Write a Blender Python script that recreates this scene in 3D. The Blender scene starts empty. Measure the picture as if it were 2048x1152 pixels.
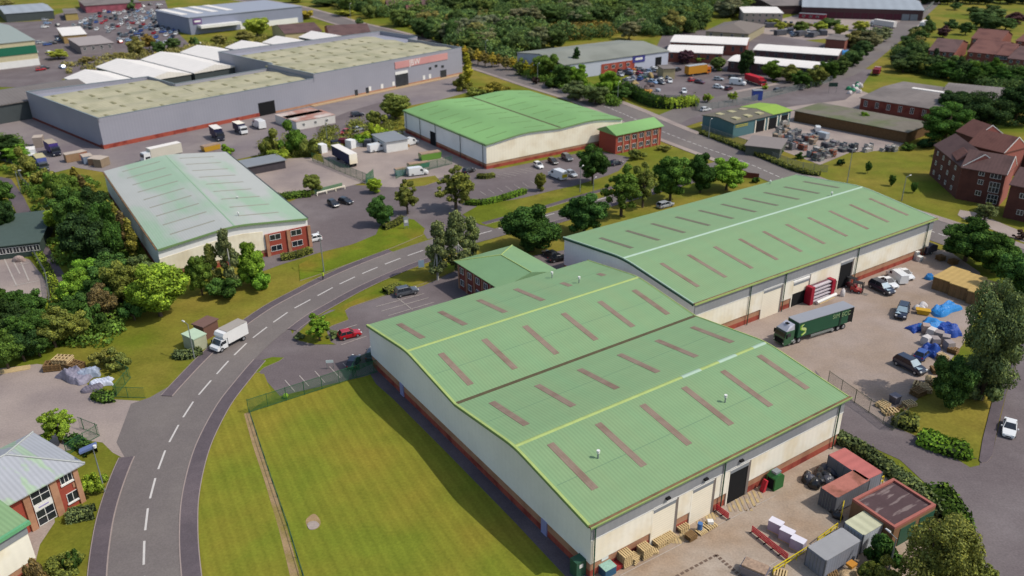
import bpy, bmesh, math, random
import numpy as np
from mathutils import Vector, Matrix
random.seed(7)
scn = bpy.context.scene
COL = scn.collection
PI = math.pi
# ------------------------------------------------------------------ camera model (photo pixels 2048x1152 -> world metres)
F, TH, RO, H = 1660.0, math.radians(25.5), math.radians(-.5), 70.0
CT, ST, CR, SR = math.cos(TH), math.sin(TH), math.cos(RO), math.sin(RO)
def ray(px, py):
    x = (px - 1024) / F; y = -(py - 576) / F
    x, y = x * CR - y * SR, x * SR + y * CR
    return Vector((x, CT + y * ST, -ST + y * CT))
def U(px, py, z=0.0):
    r = ray(px, py); t = (z - H) / r.z
    return Vector((r.x * t, r.y * t, z))
def proj(p):
    d = Vector((p[0], p[1], p[2] - H)); zc = d.y * CT - d.z * ST; yc = d.y * ST + d.z * CT
    x, y = d.x / zc, yc / zc
    return 1024 + F * (x * CR + y * SR), 576 - F * (-x * SR + y * CR)
def height_at(bx, by, ty):
    g = U(bx, by); lo, hi = 0., 60.
    for _ in range(40):
        m = (lo + hi) / 2
        if proj((g.x, g.y, m))[1] > ty: lo = m
        else: hi = m
    return lo
def ppm(py):
    g = U(1024, py); return F / (g.y * CT + H * ST)
def c(h, k=1.0):
    h = h.lstrip('#'); v = [int(h[i:i+2], 16) / 255 for i in (0, 2, 4)]
    return tuple(((x / 12.92) if x <= .04045 else ((x + .055) / 1.055) ** 2.4) * k for x in v)
# ------------------------------------------------------------------ materials
MATS = {}
def newmat(name):
    m = bpy.data.materials.new(name); m.use_nodes = True
    nt = m.node_tree; nt.nodes.clear()
    return m, nt, nt.nodes.new, nt.links.new
def mat(name, col, rough=.85, var=.12, scale=1.0, metal=0, col2=None, scale2=.15, thr=(.45, .65), stripe=None, stripe2=None, bump=0, world=False, objcol=False, spec=.3, coat=0, fine=0, flow=None):
    if name in MATS: return MATS[name]
    m, nt, N, Lk = newmat(name)
    out = N('ShaderNodeOutputMaterial'); b = N('ShaderNodeBsdfPrincipled')
    b.inputs['Roughness'].default_value = rough; b.inputs['Metallic'].default_value = metal
    b.inputs['Specular IOR Level'].default_value = spec
    if coat: b.inputs['Coat Weight'].default_value = coat; b.inputs['Coat Roughness'].default_value = .05
    Lk(b.outputs[0], out.inputs[0])
    if world: co = N('ShaderNodeNewGeometry').outputs['Position']
    else: co = N('ShaderNodeTexCoord').outputs['Object']
    def noise(s, det=4, src=None):
        n = N('ShaderNodeTexNoise'); n.inputs['Scale'].default_value = s; n.inputs['Detail'].default_value = det
        Lk(src or co, n.inputs['Vector']); return n.outputs['Fac']
    def mth(op, a, b_=None, c_=None):
        n = N('ShaderNodeMath'); n.operation = op
        for i, v in enumerate((a, b_, c_)):
            if v is None: continue
            if isinstance(v, (int, float)): n.inputs[i].default_value = v
            else: Lk(v, n.inputs[i])
        return n.outputs[0]
    def remap(v, a0, a1, b0, b1):
        n = N('ShaderNodeMapRange'); n.inputs[1].default_value = a0; n.inputs[2].default_value = a1
        n.inputs[3].default_value = b0; n.inputs[4].default_value = b1; Lk(v, n.inputs[0]); return n.outputs[0]
    fac = remap(mth('ADD', mth('MULTIPLY', noise(scale), .6), mth('MULTIPLY', noise(scale * 7, 3), .4)), .3, .7, 1 - var, 1 + var)
    if fine: fac = mth('MULTIPLY', fac, remap(noise(fine, 2), .3, .7, .9, 1.1))
    def stp(fac, s):
        ax, per, dep = s[:3]
        sx = N('ShaderNodeSeparateXYZ'); Lk(co, sx.inputs[0])
        src = sx.outputs['XYZ'.index(ax)] if ax in 'XYZ' else None
        if src is None:   # direction given in degrees in the ground plane
            src = mth('ADD', mth('MULTIPLY', sx.outputs[0], math.cos(s[3])), mth('MULTIPLY', sx.outputs[1], math.sin(s[3])))
            src = mth('ADD', src, mth('MULTIPLY', noise(.06), s[4] if len(s) > 4 else 1.))
        w = mth('SINE', mth('MULTIPLY', src, 2 * PI / per))
        return mth('MULTIPLY', fac, remap(w, -1, 1, 1 - dep, 1 + dep)), w
    w1 = None
    if stripe: fac, w1 = stp(fac, stripe)
    if stripe2: fac, _ = stp(fac, stripe2)
    if objcol:
        oi = N('ShaderNodeObjectInfo'); base = oi.outputs['Color']
    else:
        rgb = N('ShaderNodeRGB'); rgb.outputs[0].default_value = (*col, 1); base = rgb.outputs[0]
    if col2:
        mx = N('ShaderNodeMix'); mx.data_type = 'RGBA'; Lk(base, mx.inputs[6]); mx.inputs[7].default_value = (*col2, 1)
        src = None
        if flow:
            mp = N('ShaderNodeMapping'); mp.inputs['Scale'].default_value = flow; Lk(co, mp.inputs['Vector']); src = mp.outputs[0]
        Lk(remap(noise(scale2, 5, src), thr[0], thr[1], 0, 1), mx.inputs[0]); base = mx.outputs[2]
    vm = N('ShaderNodeVectorMath'); vm.operation = 'SCALE'; Lk(base, vm.inputs[0]); Lk(fac, vm.inputs['Scale'])
    Lk(vm.outputs[0], b.inputs['Base Color'])
    if bump:
        bp = N('ShaderNodeBump'); bp.inputs['Strength'].default_value = bump; bp.inputs['Distance'].default_value = .1
        Lk(w1 if (stripe and w1 is not None) else noise(scale * 6), bp.inputs['Height']); Lk(bp.outputs[0], b.inputs['Normal'])
    MATS[name] = m; return m
def leafmat(name):
    m, nt, N, Lk = newmat(name)
    out = N('ShaderNodeOutputMaterial'); d = N('ShaderNodeBsdfDiffuse'); t = N('ShaderNodeBsdfTranslucent'); mx = N('ShaderNodeMixShader'); mx.inputs[0].default_value = .22
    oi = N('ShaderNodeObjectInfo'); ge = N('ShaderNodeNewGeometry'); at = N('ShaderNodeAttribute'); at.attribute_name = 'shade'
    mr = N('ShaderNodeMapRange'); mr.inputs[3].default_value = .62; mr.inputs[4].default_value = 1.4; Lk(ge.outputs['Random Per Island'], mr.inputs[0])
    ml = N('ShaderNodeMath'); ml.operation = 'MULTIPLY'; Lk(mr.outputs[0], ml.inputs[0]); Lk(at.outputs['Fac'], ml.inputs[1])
    # per-island hue drift: towards yellow for some leaves
    mc = N('ShaderNodeMix'); mc.data_type = 'RGBA'; mc.blend_type = 'MULTIPLY'; Lk(oi.outputs['Color'], mc.inputs[6]); mc.inputs[7].default_value = (1.16, 1.06, .8, 1)
    lt = N('ShaderNodeMath'); lt.operation = 'GREATER_THAN'; lt.inputs[1].default_value = .72; Lk(ge.outputs['Random Per Island'], lt.inputs[0]); Lk(lt.outputs[0], mc.inputs[0])
    vm = N('ShaderNodeVectorMath'); vm.operation = 'SCALE'; Lk(mc.outputs[2], vm.inputs[0]); Lk(ml.outputs[0], vm.inputs['Scale'])
    Lk(vm.outputs[0], d.inputs[0]); Lk(vm.outputs[0], t.inputs[0]); Lk(d.outputs[0], mx.inputs[1]); Lk(t.outputs[0], mx.inputs[2]); Lk(mx.outputs[0], out.inputs[0])
    MATS[name] = m; return m
K = .80
LEAF = leafmat('leaf')
BARK = mat('bark', (.09, .065, .045), .95, .3, 3)
BIRCH = mat('birch_bark', (.42, .40, .36), .9, .4, 4)
PAINT = mat('car_paint', (1, 1, 1), .28, 0.02, 1, objcol=True, spec=.5, coat=.6)
OCOL = mat('matt_colour', (1, 1, 1), .8, .12, 1.5, objcol=True)
GLASS = mat('window_glass', (.02, .024, .03), .12, .1, .5, spec=.6)
GLASSD = mat('window_dark', (.03, .033, .038), .25, .3, .8, spec=.5)
RUBBER = mat('rubber', (.02, .02, .021), .9, .1, 3)
HUB = mat('hub', (.4, .4, .41), .45, .1, 3, metal=.6)
LAMP = mat('lamp_lens', (.75, .75, .72), .2, 0, 1, spec=.6)
REDL = mat('tail_lens', (.4, .02, .02), .3, 0, 1)
BLACK = mat('dark_void', (.006, .006, .007), .95, .2, .5)  # near black; openings wear it as painted interior darkness
STEEL = mat('galvanised', c('#9aa09c', .7), .55, .1, 2, metal=.3)
WHITE = mat('white_paint', c('#e6e4de', .85), .6, .06, .5)
GREYP = mat('grey_paint', c('#8b8f93', .8), .6, .06, .5)
# ------------------------------------------------------------------ mesh builder
class MB:
    def __init__(s): s.v = []; s.f = []; s.m = []; s.mats = []; s.sm = []
    def mi(s, m):
        if m not in s.mats: s.mats.append(m)
        return s.mats.index(m)
    def poly(s, pts, m, smooth=False):
        n = len(s.v); s.v += [tuple(p) for p in pts]; s.f.append(tuple(range(n, n + len(pts)))); s.m.append(s.mi(m)); s.sm.append(smooth)
    def add(s, vs, fs, m, smooth=False):
        n = len(s.v); s.v += [tuple(p) for p in vs]; k = s.mi(m)
        for f in fs: s.f.append(tuple(i + n for i in f)); s.m.append(k); s.sm.append(smooth)
    def box(s, x0, x1, y0, y1, z0, z1, m, M=None):
        vs = [(x0, y0, z0), (x1, y0, z0), (x1, y1, z0), (x0, y1, z0), (x0, y0, z1), (x1, y0, z1), (x1, y1, z1), (x0, y1, z1)]
        if M is not None: vs = [M @ Vector(v) for v in vs]
        s.add(vs, [(0, 3, 2, 1), (4, 5, 6, 7), (0, 1, 5, 4), (1, 2, 6, 5), (2, 3, 7, 6), (3, 0, 4, 7)], m); return s
    def tube(s, p0, p1, r0, r1, m, n=8, caps=True):
        p0 = Vector(p0); p1 = Vector(p1); d = (p1 - p0).normalized()
        a = d.orthogonal().normalized(); b = d.cross(a); vs = []
        for p, r in ((p0, r0), (p1, r1)):
            for i in range(n):
                t = 2 * PI * i / n; vs.append(p + a * math.cos(t) * r + b * math.sin(t) * r)
        fs = [(i, (i + 1) % n, n + (i + 1) % n, n + i) for i in range(n)]
        s.add(vs, fs, m, True)
        if caps: s.add(vs, [tuple(range(n - 1, -1, -1)), tuple(range(n, 2 * n))], m)
        return s
    def prism(s, poly, z0, z1, m, mside=None):
        n = len(poly)
        s.add([(p[0], p[1], z1) for p in poly], [tuple(range(n))], m)
        vs = [(p[0], p[1], z0) for p in poly] + [(p[0], p[1], z1) for p in poly]
        s.add(vs, [(i, (i + 1) % n, n + (i + 1) % n, n + i) for i in range(n)], mside or m); return s
    def extx(s, prof, x0, x1, m):   # closed profile of (y,z) swept along x
        n = len(prof)
        vs = [(x0, p[0], p[1]) for p in prof] + [(x1, p[0], p[1]) for p in prof]
        s.add(vs, [(i, n + i, n + (i + 1) % n, (i + 1) % n) for i in range(n)], m)
        s.add(vs, [tuple(range(n)), tuple(range(2 * n - 1, n - 1, -1))], m); return s
    def exty(s, prof, y0, y1, m):   # closed profile of (x,z) swept along y
        n = len(prof)
        vs = [(p[0], y0, p[1]) for p in prof] + [(p[0], y1, p[1]) for p in prof]
        s.add(vs, [(i, (i + 1) % n, n + (i + 1) % n, n + i) for i in range(n)], m)
        s.add(vs, [tuple(range(n - 1, -1, -1)), tuple(range(n, 2 * n))], m); return s
    def loft(s, rings, m, smooth=False, caps=True):
        n = len(rings[0]); vs = [p for r in rings for p in r]; fs = []
        for k in range(len(rings) - 1):
            for i in range(n): fs.append((k * n + i, k * n + (i + 1) % n, (k + 1) * n + (i + 1) % n, (k + 1) * n + i))
        s.add(vs, fs, m, smooth)
        if caps: s.add(vs, [tuple(range(n - 1, -1, -1)), tuple(range(len(vs) - n, len(vs)))], m)
        return s
    def mesh(s, name):
        me = bpy.data.meshes.new(name); me.from_pydata(s.v, [], s.f)
        for m in s.mats: me.materials.append(m)
        me.polygons.foreach_set('material_index', s.m); me.polygons.foreach_set('use_smooth', s.sm)
        bm = bmesh.new(); bm.from_mesh(me)
        big = [f for f in bm.faces if len(f.verts) > 4]
        if big: bmesh.ops.triangulate(bm, faces=big)
        bmesh.ops.recalc_face_normals(bm, faces=bm.faces); bm.to_mesh(me); bm.free(); me.update()
        return me
    def build(s, name, parent=None, label=None, col=None):
        o = bpy.data.objects.new(name, s.mesh(name)); COL.objects.link(o)
        if parent is not None: o.parent = parent
        if label: o['label'] = label
        if col: o.color = (*col, 1)
        return o
def tag(o, label, cat=None, group=None, kind=None):
    o['label'] = label
    if cat: o['category'] = cat
    if group: o['group'] = group
    if kind: o['kind'] = kind
    return o
def thing(name, label, cat, loc=(0, 0, 0), rz=0.0, group=None):
    o = bpy.data.objects.new(name, None); COL.objects.link(o); o.location = loc; o.rotation_euler = (0, 0, rz); o.empty_display_size = .5
    return tag(o, label, cat, group)
def box(parent, name, x0, x1, y0, y1, z0, z1, m, label=None, col=None):
    return MB().box(x0, x1, y0, y1, z0, z1, m).build(name, parent, label, col)
KIDS = {}
def kids(o): return KIDS.get(o.name) or list(o.children)
def dup(root, loc, rz, label, col=None, group=None, scale=None, paint=('body', 'cab', 'mirror', 'crown', 'foliage', 'cargo_box')):
    r = root.copy(); COL.objects.link(r); r.location = loc; r.rotation_euler = (0, 0, rz)
    if scale: r.scale = scale if hasattr(scale, '__len__') else (scale,) * 3
    if col and r.type == 'MESH': r.color = (*col, 1)
    r['label'] = label
    if group: r['group'] = group
    for ch in PROTO[root.name]:
        d = ch[0].copy(); COL.objects.link(d); d.parent = r
        if col and d.name.split('.')[0] in paint: d.color = (*col, 1)
        for g in ch[1]:
            e = g.copy(); COL.objects.link(e); e.parent = d
    return r
PROTO = {}
USED = {}
def place(root, loc, rz, label, cat=None, col=None, group=None, scale=None):
    """first use moves the prototype itself, later uses copy it"""
    if root.name not in PROTO:
        allch = {}
        PROTO[root.name] = [(ch, list(ch.children)) for ch in root.children]
    if root.name not in USED:
        USED[root.name] = 1; root.location = loc; root.rotation_euler = (0, 0, rz)
        if scale: root.scale = scale if hasattr(scale, '__len__') else (scale,) * 3
        root['label'] = label
        if group: root['group'] = group
        if col:
            if root.type == 'MESH': root.color = (*col, 1)
            for ch, _ in PROTO[root.name]:
                if ch.name.split('.')[0] in ('body', 'cab', 'mirror', 'crown', 'foliage', 'cargo_box'): ch.color = (*col, 1)
        r = root
    else: r = dup(root, loc, rz, label, col, group, scale)
    if cat: r['category'] = cat
    return r
# ------------------------------------------------------------------ ground sheets
def cr(pts, closed=False, n=6):
    P = [Vector((p[0], p[1])) for p in pts]; out = []; m = len(P)
    rng = range(m) if closed else range(m - 1)
    for i in rng:
        g = lambda k: P[k % m] if closed else P[max(0, min(m - 1, k))]
        p0, p1, p2, p3 = g(i - 1), g(i), g(i + 1), g(i + 2)
        for j in range(n):
            t = j / n
            out.append(.5 * ((2 * p1) + (-p0 + p2) * t + (2 * p0 - 5 * p1 + 4 * p2 - p3) * t * t + (-p0 + 3 * p1 - 3 * p2 + p3) * t ** 3))
    if not closed: out.append(P[-1])
    return out
def W(px): return [U(*p).xy for p in px]
ASPH = mat('road_asphalt', c('#938985', .50), .93, .06, .6, world=True, col2=c('#a0968f', .50), scale2=.05, fine=5, spec=.15)
ASPHD = mat('car_park_tarmac', c('#857979', .56), .95, .1, .5, world=True, col2=c('#938887', .57), scale2=.07, fine=4, spec=.15)
PAVE = mat('pavement_tarmac', c('#776c70', .54), .95, .1, .8, world=True, col2=c('#84777a', .54), scale2=.1, fine=5, spec=.15)
CONC = mat('yard_concrete', c('#a39388', .86), .93, .11, .35, world=True, col2=c('#94816f', .90), scale2=.09, thr=(.4, .7), fine=4, spec=.15)
CONCL = mat('pale_concrete', c('#a6978d', .84), .93, .08, .3, world=True, col2=c('#8d807c', .82), scale2=.06, thr=(.4, .7), fine=4, spec=.15)
CONCG = mat('service_yard_tarmac', c('#958a86', .74), .93, .09, .3, world=True, col2=c('#82777a', .72), scale2=.05, thr=(.4, .7), fine=4, spec=.15)
CONCB = mat('brown_concrete', c('#a49687', .93), .93, .14, .6, world=True, col2=c('#98826c', .94), scale2=.12, thr=(.4, .65), fine=4, spec=.15)
KERB = mat('kerb_stone', c('#a09088', K), .9, .12, 1.5, world=True)
LINE = mat('line_paint', c('#cfc9c2', K), .8, .12, 1.5, world=True)
LINEF = mat('worn_line_paint', c('#b8aea4', K), .85, .2, 1.5, world=True)
GRASS = mat('grass_ground', c('#66701e', .82), .95, .24, .22, world=True, col2=c('#8a7c34', .82), scale2=.045, thr=(.38, .66), fine=3, spec=.1)
LAWN = mat('mown_field_grass', c('#717a26', .88), .95, .14, .3, world=True, col2=c('#8a7c2e', .88), scale2=.06, thr=(.38, .68), fine=3, spec=.1, stripe=('d', 1.7, .06, math.radians(27), .9), stripe2=('d', .74, .035, math.radians(28), .5))
LUSH = mat('lush_grass', c('#66741c', .84), .95, .22, .25, world=True, col2=c('#86782a', .80), scale2=.08, fine=3, spec=.1)
SCRUB = mat('scrub_ground', c('#4d5a20', K), .95, .25, .12, world=True, col2=c('#75702e', K), scale2=.03, fine=1.5, spec=.1)
SOIL = mat('dry_soil', c('#9c8361', .9), .95, .15, .7, world=True, col2=c('#85773f', .86), scale2=.3, fine=4, spec=.1)
SCN = 0
def surf(name, px, z, m, label, round_=False, side=None, world=None, z0=None, step=True):
    global SCN; SCN += 1; z += SCN * .0005
    pts = world if world is not None else W(px)
    if round_: pts = cr(pts, True, 5)
    b = MB()
    if side is not None: b.prism(pts, z0 if z0 is not None else z - .14, z, m, side)
    else: b.poly([(p[0], p[1], z) for p in pts], m)
    return tag(b.build(name), label, kind='structure')
def ribbon(b, pts, o0, o1, z, m, side=None):
    n = len(pts); L, R = [], []
    for i, p in enumerate(pts):
        t = (pts[min(n - 1, i + 1)] - pts[max(0, i - 1)]).normalized(); nn = Vector((-t.y, t.x))
        L.append(p + nn * o0); R.append(p + nn * o1)
    for i in range(n - 1):
        b.poly([(L[i].x, L[i].y, z), (L[i+1].x, L[i+1].y, z), (R[i+1].x, R[i+1].y, z), (R[i].x, R[i].y, z)], m)
        if side is not None:
            for Q in (L, R):
                b.poly([(Q[i].x, Q[i].y, 0), (Q[i+1].x, Q[i+1].y, 0), (Q[i+1].x, Q[i+1].y, z), (Q[i].x, Q[i].y, z)], side)
# base terrain
b = MB(); b.box(-1600, 1600, -60, 2600, -2, 0, GRASS); tag(b.build('ground'), 'grassy verges and open ground between the industrial units', kind='structure')
# main curved estate road
cl_px = [(292, 1260), (288, 1140), (290, 1075), (297, 1015), (312, 955), (332, 900), (358, 850), (388, 803), (422, 762), (458, 722), (496, 685), (538, 652), (581, 622), (628, 596), (675, 571), (722, 549), (770, 529), (818, 511), (890, 487), (965, 467), (1040, 446), (1106, 428), (1200, 399), (1290, 374), (1370, 352), (1440, 334), (1480, 322)]
cl = cr(W(cl_px), False, 6)
b = MB(); ribbon(b, cl, -4.0, 4.0, .075, ASPH); tag(b.build('estate_road'), 'grey curved estate road with a dashed centre line', kind='structure')
def seg(y0, y1): return [p for p in cl if y0 >= proj((p.x, p.y, 0))[1] >= y1]
def walk(name, y0, y1, o0, o1, label, kerbside):
    s = seg(y0, y1); b = MB(); ribbon(b, s, o0, o1, .13, PAVE, KERB)
    k0 = o0 if abs(o0) < abs(o1) else o1; sg = 1 if k0 > 0 else -1
    ribbon(b, s, k0 - sg * .14, k0 + sg * .02, .135, KERB, KERB)
    k1 = o1 if k0 == o0 else o0
    ribbon(b, s, k1, k1 + sg * .12, .12, KERB)
    tag(b.build(name), label, kind='structure')
walk('pavement', 1260, 905, 4.0, 5.9, 'dark pavement beside the road near the hipped roof office', 1)
walk('pavement', 800, 513, 4.0, 5.7, 'dark pavement along the verge side of the bend', 1)
walk('pavement', 1260, 715, -4.0, -6.0, 'dark pavement between the road and the mown field', 1)
walk('pavement', 652, 478, -4.0, -5.8, 'dark pavement along the car park side of the bend', 1)
walk('pavement', 455, 345, -4.0, -5.6, 'pavement by the row of roadside trees', 1)
walk('pavement', 462, 380, 4.0, 5.6, 'pavement below the hedge of the green warehouse car park', 1)
# dashes
b = MB(); dl = 0; ds = 0.0
for i in range(len(cl) - 1):
    pass
def along(pts, step):
    out = []; d = 0; nxt = 0
    for a, q in zip(pts, pts[1:]):
        L = (q - a).length
        while nxt <= d + L:
            out.append((a + (q - a) * ((nxt - d) / L), (q - a).normalized())); nxt += step
        d += L
    return out
for p, t in along(cl, 6.15):
    if proj((p.x, p.y, 0))[1] < 360: continue
    M = Matrix.Translation((p.x, p.y, 0)) @ Matrix.Rotation(math.atan2(t.y, t.x), 4, 'Z')
    b.box(-2.1, 2.1, -.13, .13, .076, .080, LINE, M)
tag(b.build('road_markings'), 'white dashes along the centre of the curved estate road', kind='structure')
# drains / worn patches on the road
# surfaces, lowest first
surf('yard', [(-200, 735), (0, 737), (75, 728), (130, 735), (172, 765), (195, 797), (300, 803), (262, 815), (300, 870), (262, 925), (225, 905), (205, 885), (165, 880), (140, 900), (-200, 960)], .012, CONCL, 'pale concrete yard below the leafy belt')
surf('car_park', [(520, 748), (530, 735), (540, 712), (570, 690), (590, 660), (660, 620), (690, 618), (800, 582), (845, 572), (905, 545), (950, 515), (1060, 512), (1130, 500), (1230, 480), (1300, 560), (1180, 640), (820, 720), (770, 745), (750, 748), (560, 792)], .014, ASPHD, 'dark tarmac car park between the road and the large green warehouse')
surf('entrance', [(470, 712), (500, 682), (560, 640), (585, 668), (582, 690), (600, 700), (560, 730), (522, 748), (514, 720), (490, 735)], .022, ASPHD, 'worn tarmac entrance from the road into the car park', True)
surf('grass_island', [(590, 672), (625, 640), (680, 618), (690, 622), (697, 640), (665, 652), (652, 660), (662, 685), (672, 690), (630, 690), (596, 682)], .12, LUSH, 'grassy planted island at the car park entrance', False, KERB)
surf('verge', [(610, 655), (690, 610), (760, 578), (850, 545), (925, 515), (930, 530), (905, 545), (845, 568), (800, 580), (700, 615), (690, 622), (697, 640), (665, 650), (650, 660)], .11, LUSH, 'grass verge between the bend and the car park', False, KERB)
surf('verge', [(492, 742), (520, 722), (545, 715), (568, 716), (558, 723), (528, 736), (518, 745), (500, 748)], .10, LUSH, 'small grass verge beside the car park entrance', False, KERB)
surf('entrance', [(262, 808), (300, 795), (340, 772), (365, 790), (320, 900), (280, 925), (255, 925), (233, 885)], .03, ASPH, 'tarmac mouth between the bend and the pale yard')
# field
surf('mown_field', [(497, 824), (755, 745), (820, 720), (1200, 1100), (1170, 1160), (1160, 1300), (640, 1300), (600, 1152)], .02, LAWN, 'mown field with long mower stripes beside the warehouse')
surf('mown_field', [(525, 740), (470, 730), (400, 830), (360, 930), (350, 1000), (350, 1100), (360, 1300), (640, 1300), (600, 1152), (497, 824), (545, 790)], .018, LAWN, 'mown strip of grass between the road and the thin fence')
surf('soil_strip', [(488, 828), (499, 824), (520, 890), (545, 965), (575, 1060), (600, 1152), (630, 1300), (606, 1300), (580, 1152), (558, 1060), (530, 965), (505, 890)], .026, SOIL, 'brown strip of dry soil along the thin fence')
surf('path', [(738, 745), (775, 735), (1190, 1120), (1165, 1190), (1128, 1150), (1030, 1045), (890, 902), (786, 798), (752, 768)], .03, PAVE, 'narrow shaded path along the foot of the gable wall')
surf('bare_patch', [(612, 1040), (628, 1028), (640, 1040), (640, 1052), (628, 1060), (616, 1056)], .03, SOIL, 'round bare patch in the mown field', True)
surf('slab', [(617, 1046), (630, 1043), (639, 1050), (632, 1058), (620, 1060), (615, 1053)], .09, CONCL, 'pale round concrete cover in the bare patch', True, KERB, z0=0)
# front yard
surf('yard', [(1100, 1400), (1150, 1160), (1180, 1120), (1450, 980), (1680, 860), (1700, 880), (1770, 940), (1900, 1030), (1930, 1080), (1850, 1400)], .014, CONCB, 'brown concrete loading yard in front of the roller doors')
# upper right yard
surf('yard', [(1380, 640), (1500, 590), (1860, 500), (1895, 500), (1960, 545), (1960, 620), (1925, 690), (1870, 760), (1835, 830), (1775, 850), (1655, 775), (1500, 680)], .016, CONC, 'concrete yard where the green lorry stands')
surf('access_road', [(1630, 740), (1655, 770), (1780, 850), (1850, 880), (1940, 935), (1985, 925), (2040, 915), (2050, 1050), (1970, 1290), (1925, 1300), (1950, 1060), (1915, 1020), (1870, 985), (1800, 920), (1690, 870), (1660, 880)], .028, ASPHD, 'dark tarmac access road round the end of the warehouse')
surf('road', [(1930, 1300), (1947, 1152), (1952, 1060), (1940, 1040), (1960, 925), (1983, 915), (1998, 850), (2012, 790), (2032, 730), (2060, 685), (2120, 630), (2270, 640), (2200, 700), (2150, 780), (2115, 880), (2100, 1000), (2100, 1152), (2112, 1300)], .032, ASPHD, 'quiet road on the eastern edge with a parked white car')
surf('pavement', [(1914, 1300), (1916, 1152), (1920, 1060), (1925, 1025), (1940, 1035), (1951, 1060), (1946, 1152), (1934, 1300)], .13, PAVE, 'dark pavement rounding the corner by the olive trees', False, KERB)
surf('pavement', [(1958, 922), (1965, 880), (1985, 800), (2000, 750), (2030, 690), (2060, 640), (2110, 600), (2118, 632), (2058, 688), (2030, 732), (2011, 790), (1996, 850), (1984, 912), (1974, 925), (1963, 927)], .13, PAVE, 'dark pavement along the grass below the tall grey-green tree', False, KERB)
surf('verge', [(1785, 845), (1835, 800), (1900, 730), (1960, 700), (2010, 640), (2048, 590), (2110, 560), (2105, 600), (2055, 645), (2026, 690), (1996, 750), (1981, 800), (1960, 880), (1953, 918), (1930, 915), (1880, 885), (1830, 862)], .12, GRASS, 'olive grass bank beside the quiet road', False, KERB)
# north east main road
nr_px = [(430, -10), (560, 10), (640, 30), (700, 48), (790, 70), (880, 100), (930, 120), (1000, 142), (1080, 168), (1160, 192), (1240, 222), (1330, 262), (1420, 296), (1500, 325), (1640, 385), (1760, 425), (1890, 468), (2048, 525), (2200, 590)]
nr = cr(W(nr_px), False, 6)
b = MB(); ribbon(b, nr, -6.3, 6.3, .078, ASPH); tag(b.build('main_road'), 'wide main road passing behind the green warehouses', kind='structure')
b = MB(); ribbon(b, nr, 6.3, 9.0, .13, CONCL, KERB); tag(b.build('pavement'), 'pale pavement on the far side of the main road', kind='structure')
b = MB(); ribbon(b, [p for p in nr if p.y > 230], -8.4, -6.3, .13, CONCL, KERB); tag(b.build('pavement'), 'pale pavement on the near side of the main road', kind='structure')
b = MB()
for p, t in along([q for q in nr if q.y < 330], 2.6):
    M = Matrix.Translation((p.x, p.y, 0)) @ Matrix.Rotation(math.atan2(t.y, t.x), 4, 'Z'); b.box(-.85, .85, -1.3, -1.05, .079, .084, LINE, M)
tag(b.build('road_markings'), 'short white dashes of the main road centre line', kind='structure')
jr = cr(W([(1290, 262), (1370, 225), (1450, 200), (1560, 178), (1650, 158), (1700, 138), (1755, 98), (1805, 58), (1840, 25), (1870, 0), (1900, -20)]), False, 6)
b = MB(); ribbon(b, jr, -5.5, 5.5, .072, ASPH); tag(b.build('side_road'), 'straight road climbing away to the north east', kind='structure')
b = MB(); ribbon(b, jr[14:], 5.5, 8.0, .13, CONCL, KERB); tag(b.build('pavement'), 'pale pavement on the compound side of the straight road', kind='structure')
# middle car park (pale roofed unit) and spur
surf('car_park', [(540, 420), (600, 395), (700, 370), (760, 372), (860, 362), (905, 345), (905, 372), (960, 425), (975, 452), (900, 470), (855, 478), (838, 452), (800, 445), (760, 470), (700, 490), (640, 505), (560, 530), (480, 560)], .016, ASPHD, 'dark tarmac car park beside the pale roofed unit')
surf('verge', [(598, 530), (640, 508), (700, 492), (752, 470), (760, 452), (800, 436), (828, 440), (850, 458), (846, 470), (790, 494), (720, 520), (652, 545), (600, 562)], .115, LUSH, 'curved grass verge at the junction by the two young trees', False, KERB)
surf('car_park', [(905, 345), (960, 335), (1000, 338), (1190, 300), (1260, 315), (1235, 345), (1180, 365), (1110, 380), (1050, 395), (960, 412), (930, 425), (905, 372)], .018, ASPHD, 'car park in front of the bright green warehouse')
surf('verge', [(925, 430), (960, 410), (1040, 398), (1110, 384), (1170, 366), (1215, 352), (1290, 320), (1400, 330), (1440, 348), (1330, 362), (1230, 388), (1150, 412), (1060, 437), (990, 458), (960, 450)], .115, GRASS, 'grass verge below the bright green warehouse car park', False, KERB)
surf('grass_island', [(800, 372), (812, 360), (870, 352), (880, 362), (850, 372), (815, 376)], .118, GRASS, 'small grass island by the parked white van', False, KERB)
surf('yard', [(640, 300), (760, 262), (860, 262), (905, 300), (965, 335), (905, 348), (860, 362), (790, 375), (740, 372), (650, 330)], .02, CONCL, 'concrete yard full of vans behind the green fence')
surf('yard', [(470, 345), (560, 318), (620, 315), (740, 362), (620, 392), (560, 395), (500, 372)], .022, CONCL, 'empty concrete yard behind the low green rail')
surf('yard', [(-150, 260), (60, 200), (190, 220), (300, 230), (560, 160), (760, 120), (905, 100), (935, 185), (880, 200), (800, 215), (700, 262), (560, 300), (480, 318), (350, 345), (210, 345), (150, 335), (90, 350), (-60, 300)], .024, CONCG, 'long service yard in front of the grey parapet warehouse')
surf('car_park', [(630, 250), (700, 222), (760, 205), (800, 215), (770, 245), (700, 275), (640, 285)], .03, ASPHD, 'darker parking bays by the white cabins')
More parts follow.
